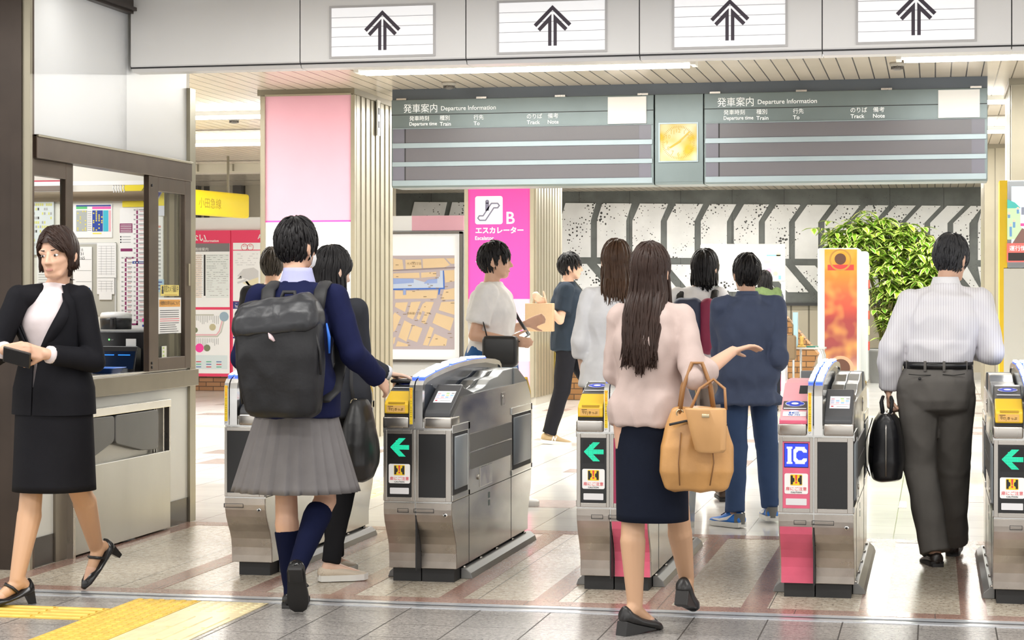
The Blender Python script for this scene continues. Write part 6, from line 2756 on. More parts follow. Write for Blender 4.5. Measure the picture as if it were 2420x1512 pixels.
    # -- clothes
    def top(s, name, mat, inf=.014, sleeve='long', hem=None, wr=.006, vox=.0085, sl=(.056, .050, .044, .036), label=None, flare=0., lo=1):
        mb = MB()
        k = s.k
        if hem is not None:
            c = s.J['pel'].copy()
            c.z = hem
            rx, ry = (.172, .125)
            s.torso(mb, inf, 0, (c, rx * k + inf + flare, ry * k + inf + flare))
        else:
            s.torso(mb, inf, lo)
            if lo == 2:
                c = s.spine()[1].lerp(s.spine()[2], .35)
                mb.rings([s.ring(c, .150 * k, .110 * k), s.ring(c.lerp(s.spine()[2], .5), .158 * k + inf * .6, .116 * k + inf * .6), s.ring(s.spine()[2] + Vector((0, 0, .04)), .156 * k + inf, .118 * k + inf)], 0, True)
        for sd in 'LR':
            sh, el, wr_ = s.J['sh' + sd], s.J['el' + sd], s.J['wr' + sd]
            if sleeve == 'none':
                continue
            if sleeve == 'short':
                e = sh.lerp(el, .72)
                mb.capsule(sh, sh.lerp(el, .3), sl[0] * k, sl[0] * k)
                mb.tube([sh, sh.lerp(el, .4), e], [sl[0] * k, sl[0] * k, (sl[0] + .004) * k], 16)
            else:
                mb.capsule(sh, el, sl[0] * k, sl[1] * k)
                e = el.lerp(wr_, .97 if sleeve == 'long' else .35)
                mid = el.lerp(e, .5)
                mb.ball(el, sl[1] * k)
                mb.tube([el, mid, e.lerp(el, .12), e], [sl[1] * k, sl[2] * k, (sl[3] + .003) * k, sl[3] * k], 16)
        return remesh(mb, name, mat, s.t, vox, 4, wr, seed=len(name) + s.loc[0] * 3, label=label)

    def collar(s, mat, r=.066, h=.045, name='collar', open_front=.35):
        c = s.J['neck'] + s.F * (.006)
        mb = MB()
        prof = ((r + .016, -.022), (r + .004, h * .55), (r, h), (r - .004, h), (r - .002, h * .4), (r + .006, -.02))
        n = 28
        rings = []
        for rr, z in prof:
            ring = []
            for i in range(n + 1):
                a = PI / 2 + open_front + (2 * PI - 2 * open_front) * i / n
                zz = z - .02 * max(0, math.sin(a)) ** 2
                ring.append(tuple(c + s.R * (rr * s.k * math.cos(a)) + s.F * (rr * s.k * .92 * math.sin(a)) + Vector((0, 0, zz * s.k + .012))))
            rings.append(ring)
        mb.rings(rings, 0, True, False, False)
        return mb.build(name, [mat], s.t)

    def trousers(s, mat, r=(.098, .074, .064), inf=.012, end=-.015, wr=.006, name='trousers', label=None, vox=.0085, short=None):
        k = s.k
        mb = MB()
        sp = s.spine()
        w = sp[1].lerp(sp[2], .55)
        mb.rings([s.ring(w, .150 * k + inf, .108 * k + inf), s.ring(sp[1].lerp(sp[2], .25), .165 * k + inf, .122 * k + inf), s.ring(sp[1], .172 * k + inf, .128 * k + inf),
                  s.ring(sp[0], .160 * k + inf, .112 * k + inf), s.ring(sp[0] - Vector((0, 0, .045 * k)), .145 * k + inf, .085 * k + inf), s.ring(sp[0] - Vector((0, 0, .075 * k)), .12 * k, .05 * k)], 0, True)
        for sd in 'LR':
            hp, kn, an = s.J['hip' + sd], s.J['kn' + sd], s.J['an' + sd]
            up = (an - kn).normalized()
            bot = an - up * (end * k)
            if short:
                mb.tube([hp + Vector((0, 0, -.02)), hp.lerp(kn, .5), hp.lerp(kn, short)], [r[0] * k, r[1] * k * 1.1, r[1] * k * 1.1], 18)
                continue
            mb.capsule(hp, hp.lerp(kn, .4), r[0] * k, r[0] * k * .95)
            mb.ball(kn, (r[1] + .004) * k)
            mb.tube([hp.lerp(kn, .1), hp.lerp(kn, .5), kn, kn.lerp(an, .4), bot.lerp(kn, .1), bot], [r[0] * k, (r[0] * .5 + r[1] * .5) * k, r[1] * k, (r[1] * .5 + r[2] * .5) * k, r[2] * k, r[2] * k * 1.02], 18)
        return remesh(mb, name, mat, s.t, vox, 4, wr, 8, (1, 1, .55), seed=s.loc[0], label=label)

    def skirt(s, mat, hem, rx, ry, pleats=0, pdepth=.06, shift=(0, 0), top=None, n=None, name='skirt', hip=(.178, .135)):
        k = s.k
        sp = s.spine()
        w = sp[1].lerp(sp[2], .6)
        zt = w.z
        n = n or (pleats * 6 if pleats else 40)
        outer, inner = [], []
        N = 18
        for j in range(N + 1):
            f = j / N
            z = zt + (hem - zt) * f
            c = w.lerp(Vector((s.J['pel'].x + shift[0], s.J['pel'].y + shift[1], hem)), f)
            c.z = z
            f1 = min(1, f / .32)
            g = f1 * f1 * (3 - 2 * f1)
            a = .136 * k + (hip[0] * k - .136 * k) * g
            b = .105 * k + (hip[1] * k - .105 * k) * g
            if f > .32:
                q = (f - .32) / .68
                a += (rx - hip[0] * k) * q
                b += (ry - hip[1] * k) * q
            if pleats:
                pl = lambda th, f=f: 1 + pdepth * (.25 + f) * ((th * pleats / (2 * PI)) % 1 - .5) + .018 * f * math.sin(th * 3 + 1)
            else:
                pl = lambda th, f=f: 1 + .012 * f * math.sin(th * 5 + s.loc[0])
            outer.append(s.ring(c, a, b, n, 2.1, pl))
            inner.append(s.ring(c, a - .005, b - .005, n, 2.1, pl))
        mb = MB()
        mb.rings(outer + inner[::-1], 0, True, False)
        return mb.build(name, [mat], s.t)

    # -- shoes: shape given by rows (y, half width, bottom, top)
    def shoe(s, sd, rows, mat, sole=None, sole_h=.012, extra=None, name='shoe'):
        M_ = s.foot_m(sd)
        r2 = []
        for y, wd, zb, zt in rows:
            ring = []
            for i in range(18):
                a = 2 * PI * i / 18
                ca, sa = math.cos(a), math.sin(a)
                p = 3.2 if sa < 0 else 2.2
                q = (abs(ca) ** p + abs(sa) ** p) ** (-1 / p)
                ring.append((wd * q * ca * (1 - .28 * max(0, sa)), y, (zb + zt) / 2 + (zt - zb) / 2 * q * sa))
            r2.append(ring)
        mb = MB()
        mb.rings(r2[::-1], 0, True)
        w = MB()
        w.merge(mb, M_)
        o = w.build(name, [mat], s.t)
        if sole:
            b = MB()
            rr = []
            for y, wd, zb, zt in rows:
                rr.append([(wd * 1.06, y, zb - sole_h), (wd * 1.08, y, zb + .010), (-wd * 1.08, y, zb + .010), (-wd * 1.06, y, zb - sole_h)])
            b.rings(rr, 0, False)
            w = MB()
            w.merge(b, M_)
            w.build('sole', [sole], o)
        if extra:
            extra(o, M_)
        return o

    def sock(s, sd, ztop, mat):
        kn, an = s.J['kn' + sd], s.J['an' + sd]
        mb = MB()
        k = s.k
        pts, rr = [], []
        back = (an - kn).cross(s.R).normalized()
        if back.dot(s.F) > 0:
            back = -back
        L = (kn - an).length
        f0 = min(.95, ztop / L)
        for i in range(14):
            f = f0 * (1 - i / 13)
            p = an.lerp(kn, f)
            a = f / .68 if f < .68 else (1 - f) / .32
            rs = .034 + .021 * a if f < .68 else .050 + .006 * a
            pts.append(p + back * (.016 * k * a))
            rr.append((rs + .006) * k)
        mb.tube(pts, rr, 18)
        M_ = s.foot_m(sd)
        f = MB()
        f.capsule((0, -.01, .085), (0, -.03, .052), .036, .030, 12)
        f.capsule((0, 0, .074), (0, .10, .045), .037, .026, 12)
        mb.merge(f, M_)
        return remesh(mb, 'sock', mat, s.t, .006, 3, .001, 30)


def held(name, label, cat, loc, group=None):
    return thing(name, label, cat, loc, 0, group)


LEATHER_B = M('black_leather', (.012, .012, .013), .22)
SOLE_B = M('black_sole', (.015, .014, .014), .6)
WHITE_RUB = M('pale_rubber', (.75, .74, .70), .5)
LOAFER = ((-.062, .014, .012, .052), (-.055, .030, .012, .066), (-.03, .036, .012, .074), (.02, .037, .012, .074), (.06, .039, .012, .066), (.10, .043, .012, .052), (.14, .043, .012, .042), (.172, .034, .013, .036), (.19, .016, .015, .028))
SNEAK = ((-.070, .016, .024, .060), (-.062, .034, .022, .082), (-.03, .039, .02, .098), (.02, .040, .02, .104), (.06, .042, .02, .088), (.10, .046, .02, .066), (.15, .046, .02, .052), (.185, .036, .021, .046), (.205, .016, .024, .036))


def loafer_bits(o, M_):
    b = MB()
    b.box(-.030, .030, -.066, .006, -.018, .012, 0, .004)
    w = MB()
    w.merge(b, M_)
    w.build('heel', [SOLE_B], o)
    b = MB()
    b.tube([(-.038, .075, .040), (-.025, .078, .062), (0, .08, .068), (.025, .078, .062), (.038, .075, .040)], .006, 6, flat=2.)
    w = MB()
    w.merge(b, M_)
    w.build('strap', [LEATHER_B], o)


# ---------------------------------------------------------------- student with the backpack
NAVY = cloth('navy_knit', (.010, .013, .05), .85)
LILAC = cloth('lilac_shirt', (.42, .43, .66), .7)
GREYSK = cloth('grey_pleat', (.175, .165, .168), .75)
s1 = Fig('person in navy sweater and grey pleated skirt carrying black backpack, seen from behind', (-2.775, 8.46), 0, 1.0, True, 0, SKIN, dict(
    anL=(-.025, 0, .092), knL=(-.062, .03, .50), hipL=(-.088, 0, .92),
    anR=(.075, -.22, .215), knR=(.118, .04, .475), hipR=(.092, .0, .92), fp={'L': 0, 'R': 58}, fy={'L': 3, 'R': 12},
    head=(-.01, .03, 1.605), neck=(0, 0, 1.455), head_yaw=-24, head_pitch=6,
    shL=(-.17, -.01, 1.375), shR=(.175, -.01, 1.375), elL=(-.245, -.02, 1.11), wrL=(-.17, .20, 1.06), elR=(.265, -.03, 1.13), wrR=(.325, .17, 1.01)))
s1.body()
s1.hair(HB, 'short', n=520, seed=4)
s1.top('sweater', NAVY, .020, 'long', .845, .005, sl=(.064, .060, .054, .044))
s1.collar(LILAC, .064, .042)
s1.skirt(GREYSK, .515, .285, .225, 26, .075, (-.02, .02))
for sd, zt in (('L', .245), ('R', .30)):
    s1.sock(sd, zt, M('navy_sock', (.006, .008, .028), .9, spec=.08))
    s1.shoe(sd, LOAFER, LEATHER_B, SOLE_B, .010, loafer_bits, 'loafer')
mk = MB()
rows = []
for z, wd, y0 in ((-.005, .045, .086), (-.02, .056, .10), (-.045, .060, .108), (-.075, .058, .100), (-.10, .042, .075)):
    rows.append([(wd * math.sin(a), y0 * math.cos(a * .95) - .0 + .006, z) for a in [(-1.25 + 2.5 * i / 12) for i in range(13)]])
mk.rings(rows, 0, True, False, False)
w = MB()
w.merge(mk, s1.H)
mo = w.build('face_mask', [M('mask_white', (.82, .82, .85), .7)], s1.t)
for sx in (-1, 1):
    b = MB()
    for z0, z1 in ((-.02, .0), (-.075, -.02)):
        b.tube([(sx * .055, .04, z0), (sx * .075, .01, (z0 + z1) / 2), (sx * .083, -.018, z1 + .004)], .0018, 5)
    w = MB()
    w.merge(b, s1.H)
    w.build('ear_loop', [MATS['mask_white']], mo)

BPM = M('backpack_nylon', (.013, .013, .015), .45, spec=.3, bump=.25, bscale=22, var=.2)
BPS = M('backpack_strap', (.014, .014, .016), .6)
bp = thing('backpack', 'large worn black backpack with rounded top on back of the student', 'backpack', (-2.755, 8.46, .865))
mb = MB()
secs = ((0, .135, .075, -.235), (.02, .158, .090, -.235), (.12, .175, .105, -.235), (.26, .183, .110, -.238), (.38, .186, .104, -.238), (.44, .182, .092, -.234), (.475, .160, .070, -.226), (.495, .11, .042, -.21))
R_ = []
for z, a, c_, y in secs:
    ring = []
    for i in range(32):
        th = 2 * PI * i / 32
        ca, sa = math.cos(th), math.sin(th)
        q = (abs(ca) ** 4 + abs(sa) ** 4) ** -.25
        ring.append((a * q * ca - .012 - z * .03, y + c_ * q * sa, z))
    R_.append(ring)
mb.rings(R_, 0, True)
remesh(mb, 'bag_body', BPM, bp, .008, 3, .012, 5.5, (1.2, 1, .7), 3)
mb = MB()
R_ = []
for z, a, c_, y in ((.36, .188, .106, -.246), (.39, .194, .110, -.246), (.435, .192, .102, -.240), (.48, .172, .080, -.232), (.51, .125, .055, -.214)):
    ring = []
    for i in range(32):
        th = 2 * PI * i / 32
        ca, sa = math.cos(th), math.sin(th)
        q = (abs(ca) ** 4 + abs(sa) ** 4) ** -.25
        ring.append((a * q * ca - .012 - z * .03, y + c_ * q * sa, z + .02 * ca))
    R_.append(ring)
mb.rings(R_, 0, True)
remesh(mb, 'top_flap', M('backpack_flap', (.024, .025, .029), .36, spec=.4, bump=.25, bscale=22, var=.2), bp, .008, 3, .010, 7, (1.2, 1, .7), 9)
for sx in (-1, 1):
    b = MB()
    b.tube([(sx * .115, -.14, .44), (sx * .12, -.10, .545), (sx * .115, -.02, .578), (sx * .115, .075, .53), (sx * .13, .13, .40), (sx * .15, .10, .22), (sx * .17, -.05, .10), (sx * .15, -.14, .06)], .032, 8, flat=.3, up=(0, 0, 1))
    b.build('shoulder_strap', [BPS], bp)
b = MB()
b.tube([(-.04, -.175, .495), (-.03, -.16, .535), (.02, -.16, .535), (.03, -.175, .495)], .010, 8)
b.build('grab_handle', [BPS], bp)
b = MB()
b.tube([(-.03, -.350, .36), (-.02, -.358, .34), (-.005, -.358, .325)], [.008, .013, .006], 8, flat=.5)
b.build('charm', [M('charm_pink', (.55, .42, .44), .5)], bp, 'small pale pink charm')
b = MB()
b.tube([(.155, -.29, .36), (.172, -.28, .28), (.175, -.27, .18)], .006, 6)
b.tube([(-.192, -.29, .34), (-.198, -.28, .22), (-.18, -.27, .05)], .006, 6)
b.build('piping', [BPS], bp)
b = MB()
b.tube([(.178, -.20, .40), (.186, -.19, .34), (.184, -.18, .27)], [.006, .014, .008], 8, flat=.5)
b.build('blue_tag', [M('tag_blue', (.02, .15, .65), .4)], bp, 'bright blue side tag')

# ---------------------------------------------------------------- long haired woman at the gate
BLACKC = cloth('black_cotton', (.012, .012, .014), .85)
CHARC = cloth('charcoal_knit', (.035, .037, .045), .85)
s2 = Fig('person with long black hair and beige slip-on shoes reaching to the ticket gate', (-2.845, 9.26), -28, .955, True, 0, SKIN_L, dict(
    head=(-.02, .03, 1.505), neck=(0, .0, 1.375), head_yaw=-35, head_pitch=10,
    anL=(-.07, .22, .09), knL=(-.07, .16, .48), anR=(-.02, -.01, .09), knR=(.03, .06, .47), fy={'L': -15, 'R': -62},
    elR=(.125, .02, 1.05), wrR=(.222, .135, 1.005), shR=(.125, -.06, 1.315), shL=(-.13, .07, 1.315), elL=(-.15, .20, 1.06), wrL=(-.02, .32, 1.05),
    hand={'L': {}, 'R': dict(dir=(.9, .25, -.12), palm=(.1, 0, -1), curl=.25, thumb=1)}))
s2.body(legs='thin')
s2.hair(HB, 'long', .36, 430, 8)
s2.top('jacket', CHARC, .022, 'long', .80, .006, sl=(.062, .056, .05, .042))
s2.trousers(BLACKC, (.085, .060, .046), end=.0)
b = MB()
wr_, el_ = s2.J['wrR'], s2.J['elR']
d_ = (wr_ - el_).normalized()
b.tube([wr_ - d_ * .035, wr_ - d_ * .012, wr_ + d_ * .006], [.040, .041, .038], 16)
b.build('shirt_cuff', [cloth('white_cuff', (.78, .80, .84), .7)], s2.t)
SLIP = ((-.065, .018, .022, .058), (-.055, .035, .02, .070), (-.02, .039, .02, .076), (.04, .040, .02, .072), (.08, .043, .02, .062), (.12, .044, .02, .05), (.165, .038, .021, .042), (.19, .018, .024, .034))
SLM = speckled('canvas_beige', (.62, .53, .42), (.30, .24, .18), 260, .18, .7)
for sd in 'LR':
    s2.shoe(sd, SLIP, SLM, WHITE_RUB, .020, None, 'slip_on_shoe')
ch = MB()
ch.box(-.055, .055, -.035, .035, -.009, .009, 0, .008)
tag(ch.build('card_case', [LEATHER_B], loc=(-2.545, 9.405, .968)), 'small black leather card case pressed on the gate reader under a hand', 'card case')
bg = thing('shoulder_bag', 'soft black bag with brass clasps hanging at hip of the long-haired woman', 'bag', (-2.69, 9.16, .50))
mb = MB()
R_ = []
for z, a, c_ in ((0, .03, .06), (.015, .055, .10), (.08, .075, .15), (.18, .075, .155), (.28, .060, .13), (.36, .040, .10), (.39, .025, .08)):
    R_.append([(a * math.cos(th) * (abs(math.cos(th)) ** 2.5 + abs(math.sin(th)) ** 2.5) ** -.4, c_ * math.sin(th) * (abs(math.cos(th)) ** 2.5 + abs(math.sin(th)) ** 2.5) ** -.4, z) for th in [2 * PI * i / 24 for i in range(24)]])
mb.rings(R_, 0, True)
remesh(mb, 'bag_body', M('bag_black', (.014, .014, .015), .4, var=.2), bg, .008, 4, .008, 7)
b = MB()
b.tube([(-.01, -.06, .36), (-.03, -.05, .46), (-.035, -.03, .56), (-.035, .05, .56), (-.03, .06, .46), (-.01, .07, .36)], .008, 8)
b.build('strap', [BPS], bg)
BRASS = M('brass', (.55, .46, .30), .25, 1.)
for yy in (-.06, .07):
    b = MB()
    b.tube([(-.01 + .018 * math.cos(k * PI / 6), yy, .375 + .018 * math.sin(k * PI / 6)) for k in range(13)], .004, 6)
    b.build('ring', [BRASS], bg)

# ---------------------------------------------------------------- woman in black suit crossing at the left
SUIT = cloth('black_suit', (.010, .010, .013), .75)
BLOUSE = cloth('pale_blouse', (.74, .66, .68), .7)
s3 = Fig('person in black skirt suit and pale blouse, hands together, walking at left edge', (-3.925, 8.43), 166, .985, True, .03, SKIN, dict(
    head=(.04, -.05, 1.57), neck=(.015, -.015, 1.445), head_yaw=176, head_pitch=6, head_roll=4,
    anL=(.045, .36, .20), knL=(.07, .09, .52), anR=(-.09, -.19, .118), knR=(-.075, -.07, .53), hipL=(.09, .02, .93), hipR=(-.085, -.01, .93),
    fy={'L': 152, 'R': 146}, fp={'L': 48, 'R': 14},
    shL=(.145, -.03, 1.375), shR=(-.132, -.085, 1.375), elL=(.205, -.02, 1.09), wrL=(.075, -.235, 1.125), elR=(-.215, -.16, 1.12), wrR=(-.095, -.300, 1.145),
    hand={'L': dict(dir=(-.9, -.35, .18), palm=(-.2, .9, -.2), curl=.75, thumb=1), 'R': dict(dir=(.85, .05, .08), palm=(.1, .9, -.3), curl=.8, thumb=-1)}))
s3.body()
s3.hair(HDB, 'long', .06, 420, 15)
s3.top('blouse', BLOUSE, .004, 'none', .95, .004)
# jacket with an open front
mb = MB()
sp = s3.spine()
prof = [(sp[0] - Vector((0, 0, .02)), .192, .158, .02), (sp[1], .188, .152, .02), (sp[2], .150, .124, .10), (sp[3], .166, .142, .62), (sp[4], .150, .112, .84), (sp[5] - Vector((0, 0, .012)), .082, .078, 1.0)]
o_, i_ = [], []
for a, b_2 in zip(prof[:-1], prof[1:]):
    for q_ in range(4):
        f = q_ / 4
        o_.append((a[0].lerp(b_2[0], f),) + tuple(a[m] + (b_2[m] - a[m]) * f for m in (1, 2, 3)))
o_.append(prof[-1])
outer, inner = [], []
for c_, rx, ry, op in o_:
    for L, e in ((outer, 0), (inner, .008)):
        ring = []
        for i in range(37):
            th = PI / 2 + op + (2 * PI - 2 * op) * i / 36
            q_ = (abs(math.cos(th)) ** 2.4 + abs(math.sin(th)) ** 2.4) ** (-1 / 2.4)
            ring.append(tuple(c_ + s3.R * ((rx - e) * q_ * math.cos(th)) + s3.F * ((ry - e) * q_ * math.sin(th))))
        L.append(ring)
mb.rings(outer, 0, True, False, False)
mb.rings(inner[::-1], 0, True, False, False)
for col in (0, 36):
    for j in range(len(outer) - 1):
        mb.add([outer[j][col], outer[j + 1][col], inner[j + 1][col], inner[j][col]], [(0, 1, 2, 3)], 0)
for ring_o, ring_i in ((outer[0], inner[0]), (outer[-1], inner[-1])):
    for i in range(36):
        mb.add([ring_o[i], ring_o[i + 1], ring_i[i + 1], ring_i[i]], [(0, 1, 2, 3)], 0)
jk = mb.build('jacket', [SUIT], s3.t)
for sd in 'LR':
    sh, el, wr_ = s3.J['sh' + sd], s3.J['el' + sd], s3.J['wr' + sd]
    b = MB()
    b.ball(sh, .058)
    b.capsule(s3.J['neck'].lerp(sh, .22) - Vector((0, 0, .04)) - s3.F * .012, sh, .056, .058)
    b.capsule(sh, el, .058, .053)
    b.tube([el, el.lerp(wr_, .5), el.lerp(wr_, .90)], [.055, .050, .044], 16)
    remesh(b, 'sleeve', SUIT, jk, .008, 3, .004)
    b = MB()
    b.tube([el.lerp(wr_, .86), el.lerp(wr_, .97)], [.040, .039], 16)
    b.build('shirt_cuff', [BLOUSE], s3.t)
    # lapel
    s_ = 1 if sd == 'R' else -1
    b = MB()
    L0 = [Vector(r[0 if s_ < 0 else 36]) for r in outer]
    sel = L0[7:19]
    vs = []
    for j, p_ in enumerate(sel):
        f = j / (len(sel) - 1)
        wd = .055 * math.sin(PI * min(1, f * 1.15)) * (1 if f < .8 else .8)
        side = (s3.R * s_)
        vs += [tuple(p_ + s3.F * .008), tuple(p_ + side * wd + s3.F * (.002 - .02 * wd / .05)), ]
    n_ = len(sel)
    b.add(vs, [(2 * j, 2 * j + 1, 2 * j + 3, 2 * j + 2) for j in range(n_ - 1)], 0, True)
    lo = b.build('lapel', [SUIT], jk)
    sd_ = lo.modifiers.new('thick', 'SOLIDIFY')
    sd_.thickness = .006
s3.skirt(SUIT, .50, .185, .185, 0, shift=(-.0, -.0), hip=(.185, .152))
PUMP = ((-.068, .012, .014, .060), (-.060, .031, .010, .074), (-.03, .038, .006, .050), (.03, .038, .006, .034), (.08, .041, .006, .034), (.12, .042, .006, .046), (.16, .036, .006, .040), (.195, .014, .010, .026))


def pump_bits(strap):
    def f(o, M_):
        b = MB()
        b.prism([(-.066, .02), (-.02, .012), (-.038, -.055), (-.060, -.055)], 0, -.014, .014)
        w = MB()
        w.merge(b, M_)
        w.build('heel', [LEATHER_B], o)
        if strap:
            b = MB()
            b.tube([(-.037, .03, .04), (-.034, .05, .070), (0, .062, .088), (.034, .05, .070), (.037, .03, .04)], .005, 6, flat=1.6)
            w = MB()
            w.merge(b, M_)
            w.build('ankle_strap', [LEATHER_B], o)
    return f


for sd in 'LR':
    s3.shoe(sd, PUMP, LEATHER_B, None, .01, pump_bits(True), 'pump')
lg = MB()
for sd in 'LR':
    hp, kn, an = s3.J['hip' + sd], s3.J['kn' + sd], s3.J['an' + sd]
    back = (an - kn).cross(s3.R).normalized()
    if back.dot(s3.F) > 0:
        back = -back
    c_ = kn.lerp(an, .32) + back * .016
    lg.capsule(hp.lerp(kn, .55), kn, .066, .0525)
    lg.capsule(kn, c_, .0515, .0575)
    lg.capsule(c_, an, .0565, .0355)
    f = MB()
    f.capsule((0, -.012, .075), (0, -.032, .046), .0332, .0272, 10)
    f.capsule((0, 0, .070), (0, .10, .040), .0342, .0252, 10)
    lg.merge(f, s3.foot_m(sd))
remesh(lg, 'stockings', STOCK, s3.t, .0055, 3)
hc = (s3.J['wrL'] + s3.J['wrR']) / 2
ph = thing('phone', 'dark flat phone held in both hands by the suited woman at left', 'phone', (s3.loc[0] + hc.x - .01, s3.loc[1] + hc.y - .045, hc.z - .02))
b = MB()
b.box(-.075, .055, -.006, .006, -.045, .035, 0, .005)
o = b.build('case', [M('phone_case', (.035, .028, .025), .3)], ph)
o.rotation_euler = (.5, .25, .1)
b = MB()
b.box(-.07, .05, -.0075, -.0055, -.04, .03)
o2 = b.build('screen', [M('phone_glass', (.01, .01, .012), .08)], ph)
o2.rotation_euler = (.5, .25, .1)

# ---------------------------------------------------------------- woman in pink blouse
PINKB2 = cloth('dusty_pink', (.50, .395, .365), .8)
NAVYS = cloth('navy_skirt', (.008, .011, .022), .8)
s4 = Fig('person in dusty pink blouse and navy skirt with long dark hair, stretching right arm', (-1.14, 8.10), -8, .925, True, .03, SKIN, dict(
    head=(-.005, .04, 1.485), neck=(.0, .0, 1.36), head_yaw=-12, head_pitch=4,
    anL=(-.062, -.02, .115), knL=(-.075, .02, .50), hipL=(-.085, 0, .90), anR=(.10, .40, .166), knR=(.085, .21, .50), hipR=(.085, .02, .90),
    fy={'L': -34, 'R': -6}, fp={'L': 14, 'R': 30},
    shL=(-.125, .0, 1.30), shR=(.13, -.01, 1.30), elL=(-.150, .03, 1.06), wrL=(-.08, .22, 1.02), elR=(.195, -.12, 1.05), wrR=(.325, .11, 1.155),
    hand={'L': {}, 'R': dict(dir=(.75, .55, .22), palm=(.1, -.2, -1), curl=.35, thumb=1)}))
s4.body()
s4.hair(HDB, 'long', .37, 620, 21, .05)
s4.top('blouse', PINKB2, .014, 'elbow', .855, .013, sl=(.054, .056, .056, .056), flare=-.004)
s4.skirt(NAVYS, .46, .148, .150, 0, shift=(.0, .05), hip=(.162, .132))
lg = MB()
for sd in 'LR':
    hp, kn, an = s4.J['hip' + sd], s4.J['kn' + sd], s4.J['an' + sd]
    back = (an - kn).cross(s4.R).normalized()
    if back.dot(s4.F) > 0:
        back = -back
    c_ = kn.lerp(an, .32) + back * .016
    lg.capsule(hp.lerp(kn, .55), kn, .062, .0495)
    lg.capsule(kn, c_, .0485, .0545)
    lg.capsule(c_, an, .0535, .0335)
    f = MB()
    f.capsule((0, -.012, .075), (0, -.032, .046), .0332, .0272, 10)
    f.capsule((0, 0, .070), (0, .10, .040), .0342, .0252, 10)
    lg.merge(f, s4.foot_m(sd))
remesh(lg, 'stockings', STOCK, s4.t, .0055, 3)
WEDGE = ((-.070, .014, .012, .066), (-.061, .034, .008, .080), (-.03, .040, .006, .066), (.03, .040, .006, .046), (.08, .043, .006, .044), (.12, .044, .006, .050), (.165, .037, .006, .042), (.195, .016, .010, .028))


def wedge_bits(o, M_):
    b = MB()
    b.prism([(-.066, .012), (.0, .008), (.13, .008), (.13, .0), (.06, -.020), (.0, -.044), (-.062, -.060)], 0, -.031, .031)
    w = MB()
    w.merge(b, M_)
    w.build('wedge_heel', [M('wedge_black', (.02, .019, .019), .5)], o, bevel=.004)
    b = MB()
    b.tube([(-.02, .135, .044), (0, .142, .048), (.02, .135, .044)], [.006, .012, .006], 8, flat=.5)
    w = MB()
    w.merge(b, M_)
    w.build('bow', [LEATHER_B], o)


for sd in 'LR':
    s4.shoe(sd, WEDGE, M('wedge_leather', (.018, .017, .017), .35), None, .01, wedge_bits, 'wedge_shoe')
TAN = M('tan_leather', (.52, .27, .09), .38, var=.12, vscale=7, bump=.1, bscale=60)
TANL = M('tan_leather_light', (.58, .32, .13), .4, var=.08)
hb = thing('handbag', 'slouchy tan leather handbag hanging from right arm of woman in pink blouse', 'handbag', (-.935, 7.965, .60))
hb.rotation_euler = (0, 0, math.radians(12))
mb = MB()
R_ = []
for z, a, c_ in ((0, .09, .03), (.012, .125, .055), (.08, .150, .080), (.18, .145, .075), (.27, .115, .055), (.325, .10, .035), (.335, .095, .028)):
    R_.append([(a * math.cos(th) * (abs(math.cos(th)) ** 3 + abs(math.sin(th)) ** 3) ** (-1 / 3), c_ * math.sin(th) * (abs(math.cos(th)) ** 3 + abs(math.sin(th)) ** 3) ** (-1 / 3), z) for th in [2 * PI * i / 28 for i in range(28)]])
mb.rings(R_, 0, True)
remesh(mb, 'bag_body', TAN, hb, .007, 4, .008, 8, (1.3, 1, .5))
for yy in (-.03, .03):
    b = MB()
    b.tube([(-.07, yy, .31), (-.055, yy, .42), (-.02, yy * .6, .515), (.02, yy * .6, .515), (.055, yy, .42), (.07, yy, .31)], .008, 8)
    b.build('handle', [M('tan_strap', (.30, .14, .045), .4)], hb)
    for xx in (-.07, .07):
        b = MB()
        b.tube([(xx + .014 * math.cos(k * PI / 6), yy * 1.15, .315 + .014 * math.sin(k * PI / 6)) for k in range(13)], .003, 6)
        b.build('ring', [BRASS], hb)
b = MB()
b.tube([(-.115, -.060, .27), (-.05, -.066, .285), (.05, -.066, .285), (.115, -.060, .27)], .010, 8, flat=.5)
b.build('belt_band', [BPS], hb)
b = MB()
b.tube([(.045, -.083, .03), (.06, -.088, .12), (.05, -.075, .24)], .003, 6)
b.build('seam', [M('tan_seam', (.22, .10, .03), .5)], hb)
b = MB()
b.tube([(-.075, -.083, .03), (-.08, -.085, .12), (-.07, -.072, .24)], .003, 6)
b.build('seam', [M('tan_seam', (.22, .10, .03), .5)], hb)
pc = thing('pouch', 'smaller light tan bucket pouch hanging in front of tan handbag', 'pouch', (-.865, 7.845, .765))
mb = MB()
R_ = []
for z, a, c_ in ((0, .05, .035), (.012, .062, .043), (.10, .075, .05), (.17, .083, .055), (.175, .080, .052)):
    R_.append([(a * math.cos(th) + z * -.12, c_ * math.sin(th), z) for th in [2 * PI * i / 24 for i in range(24)]])
mb.rings(R_, 0, True)
mb.build('pouch_body', [TANL], pc, bevel=.003)
b = MB()
b.tube([(-.08, 0, .17), (-.05, .05, .25), (.0, .10, .285), (.05, .05, .25), (.06, 0, .17)], .006, 8)
b.build('strap', [MATS['tan_strap']], pc)
b = MB()
b.box(-.03, .0, -.055, -.049, .14, .155, 0, .002)
b.build('clasp', [BRASS], pc)

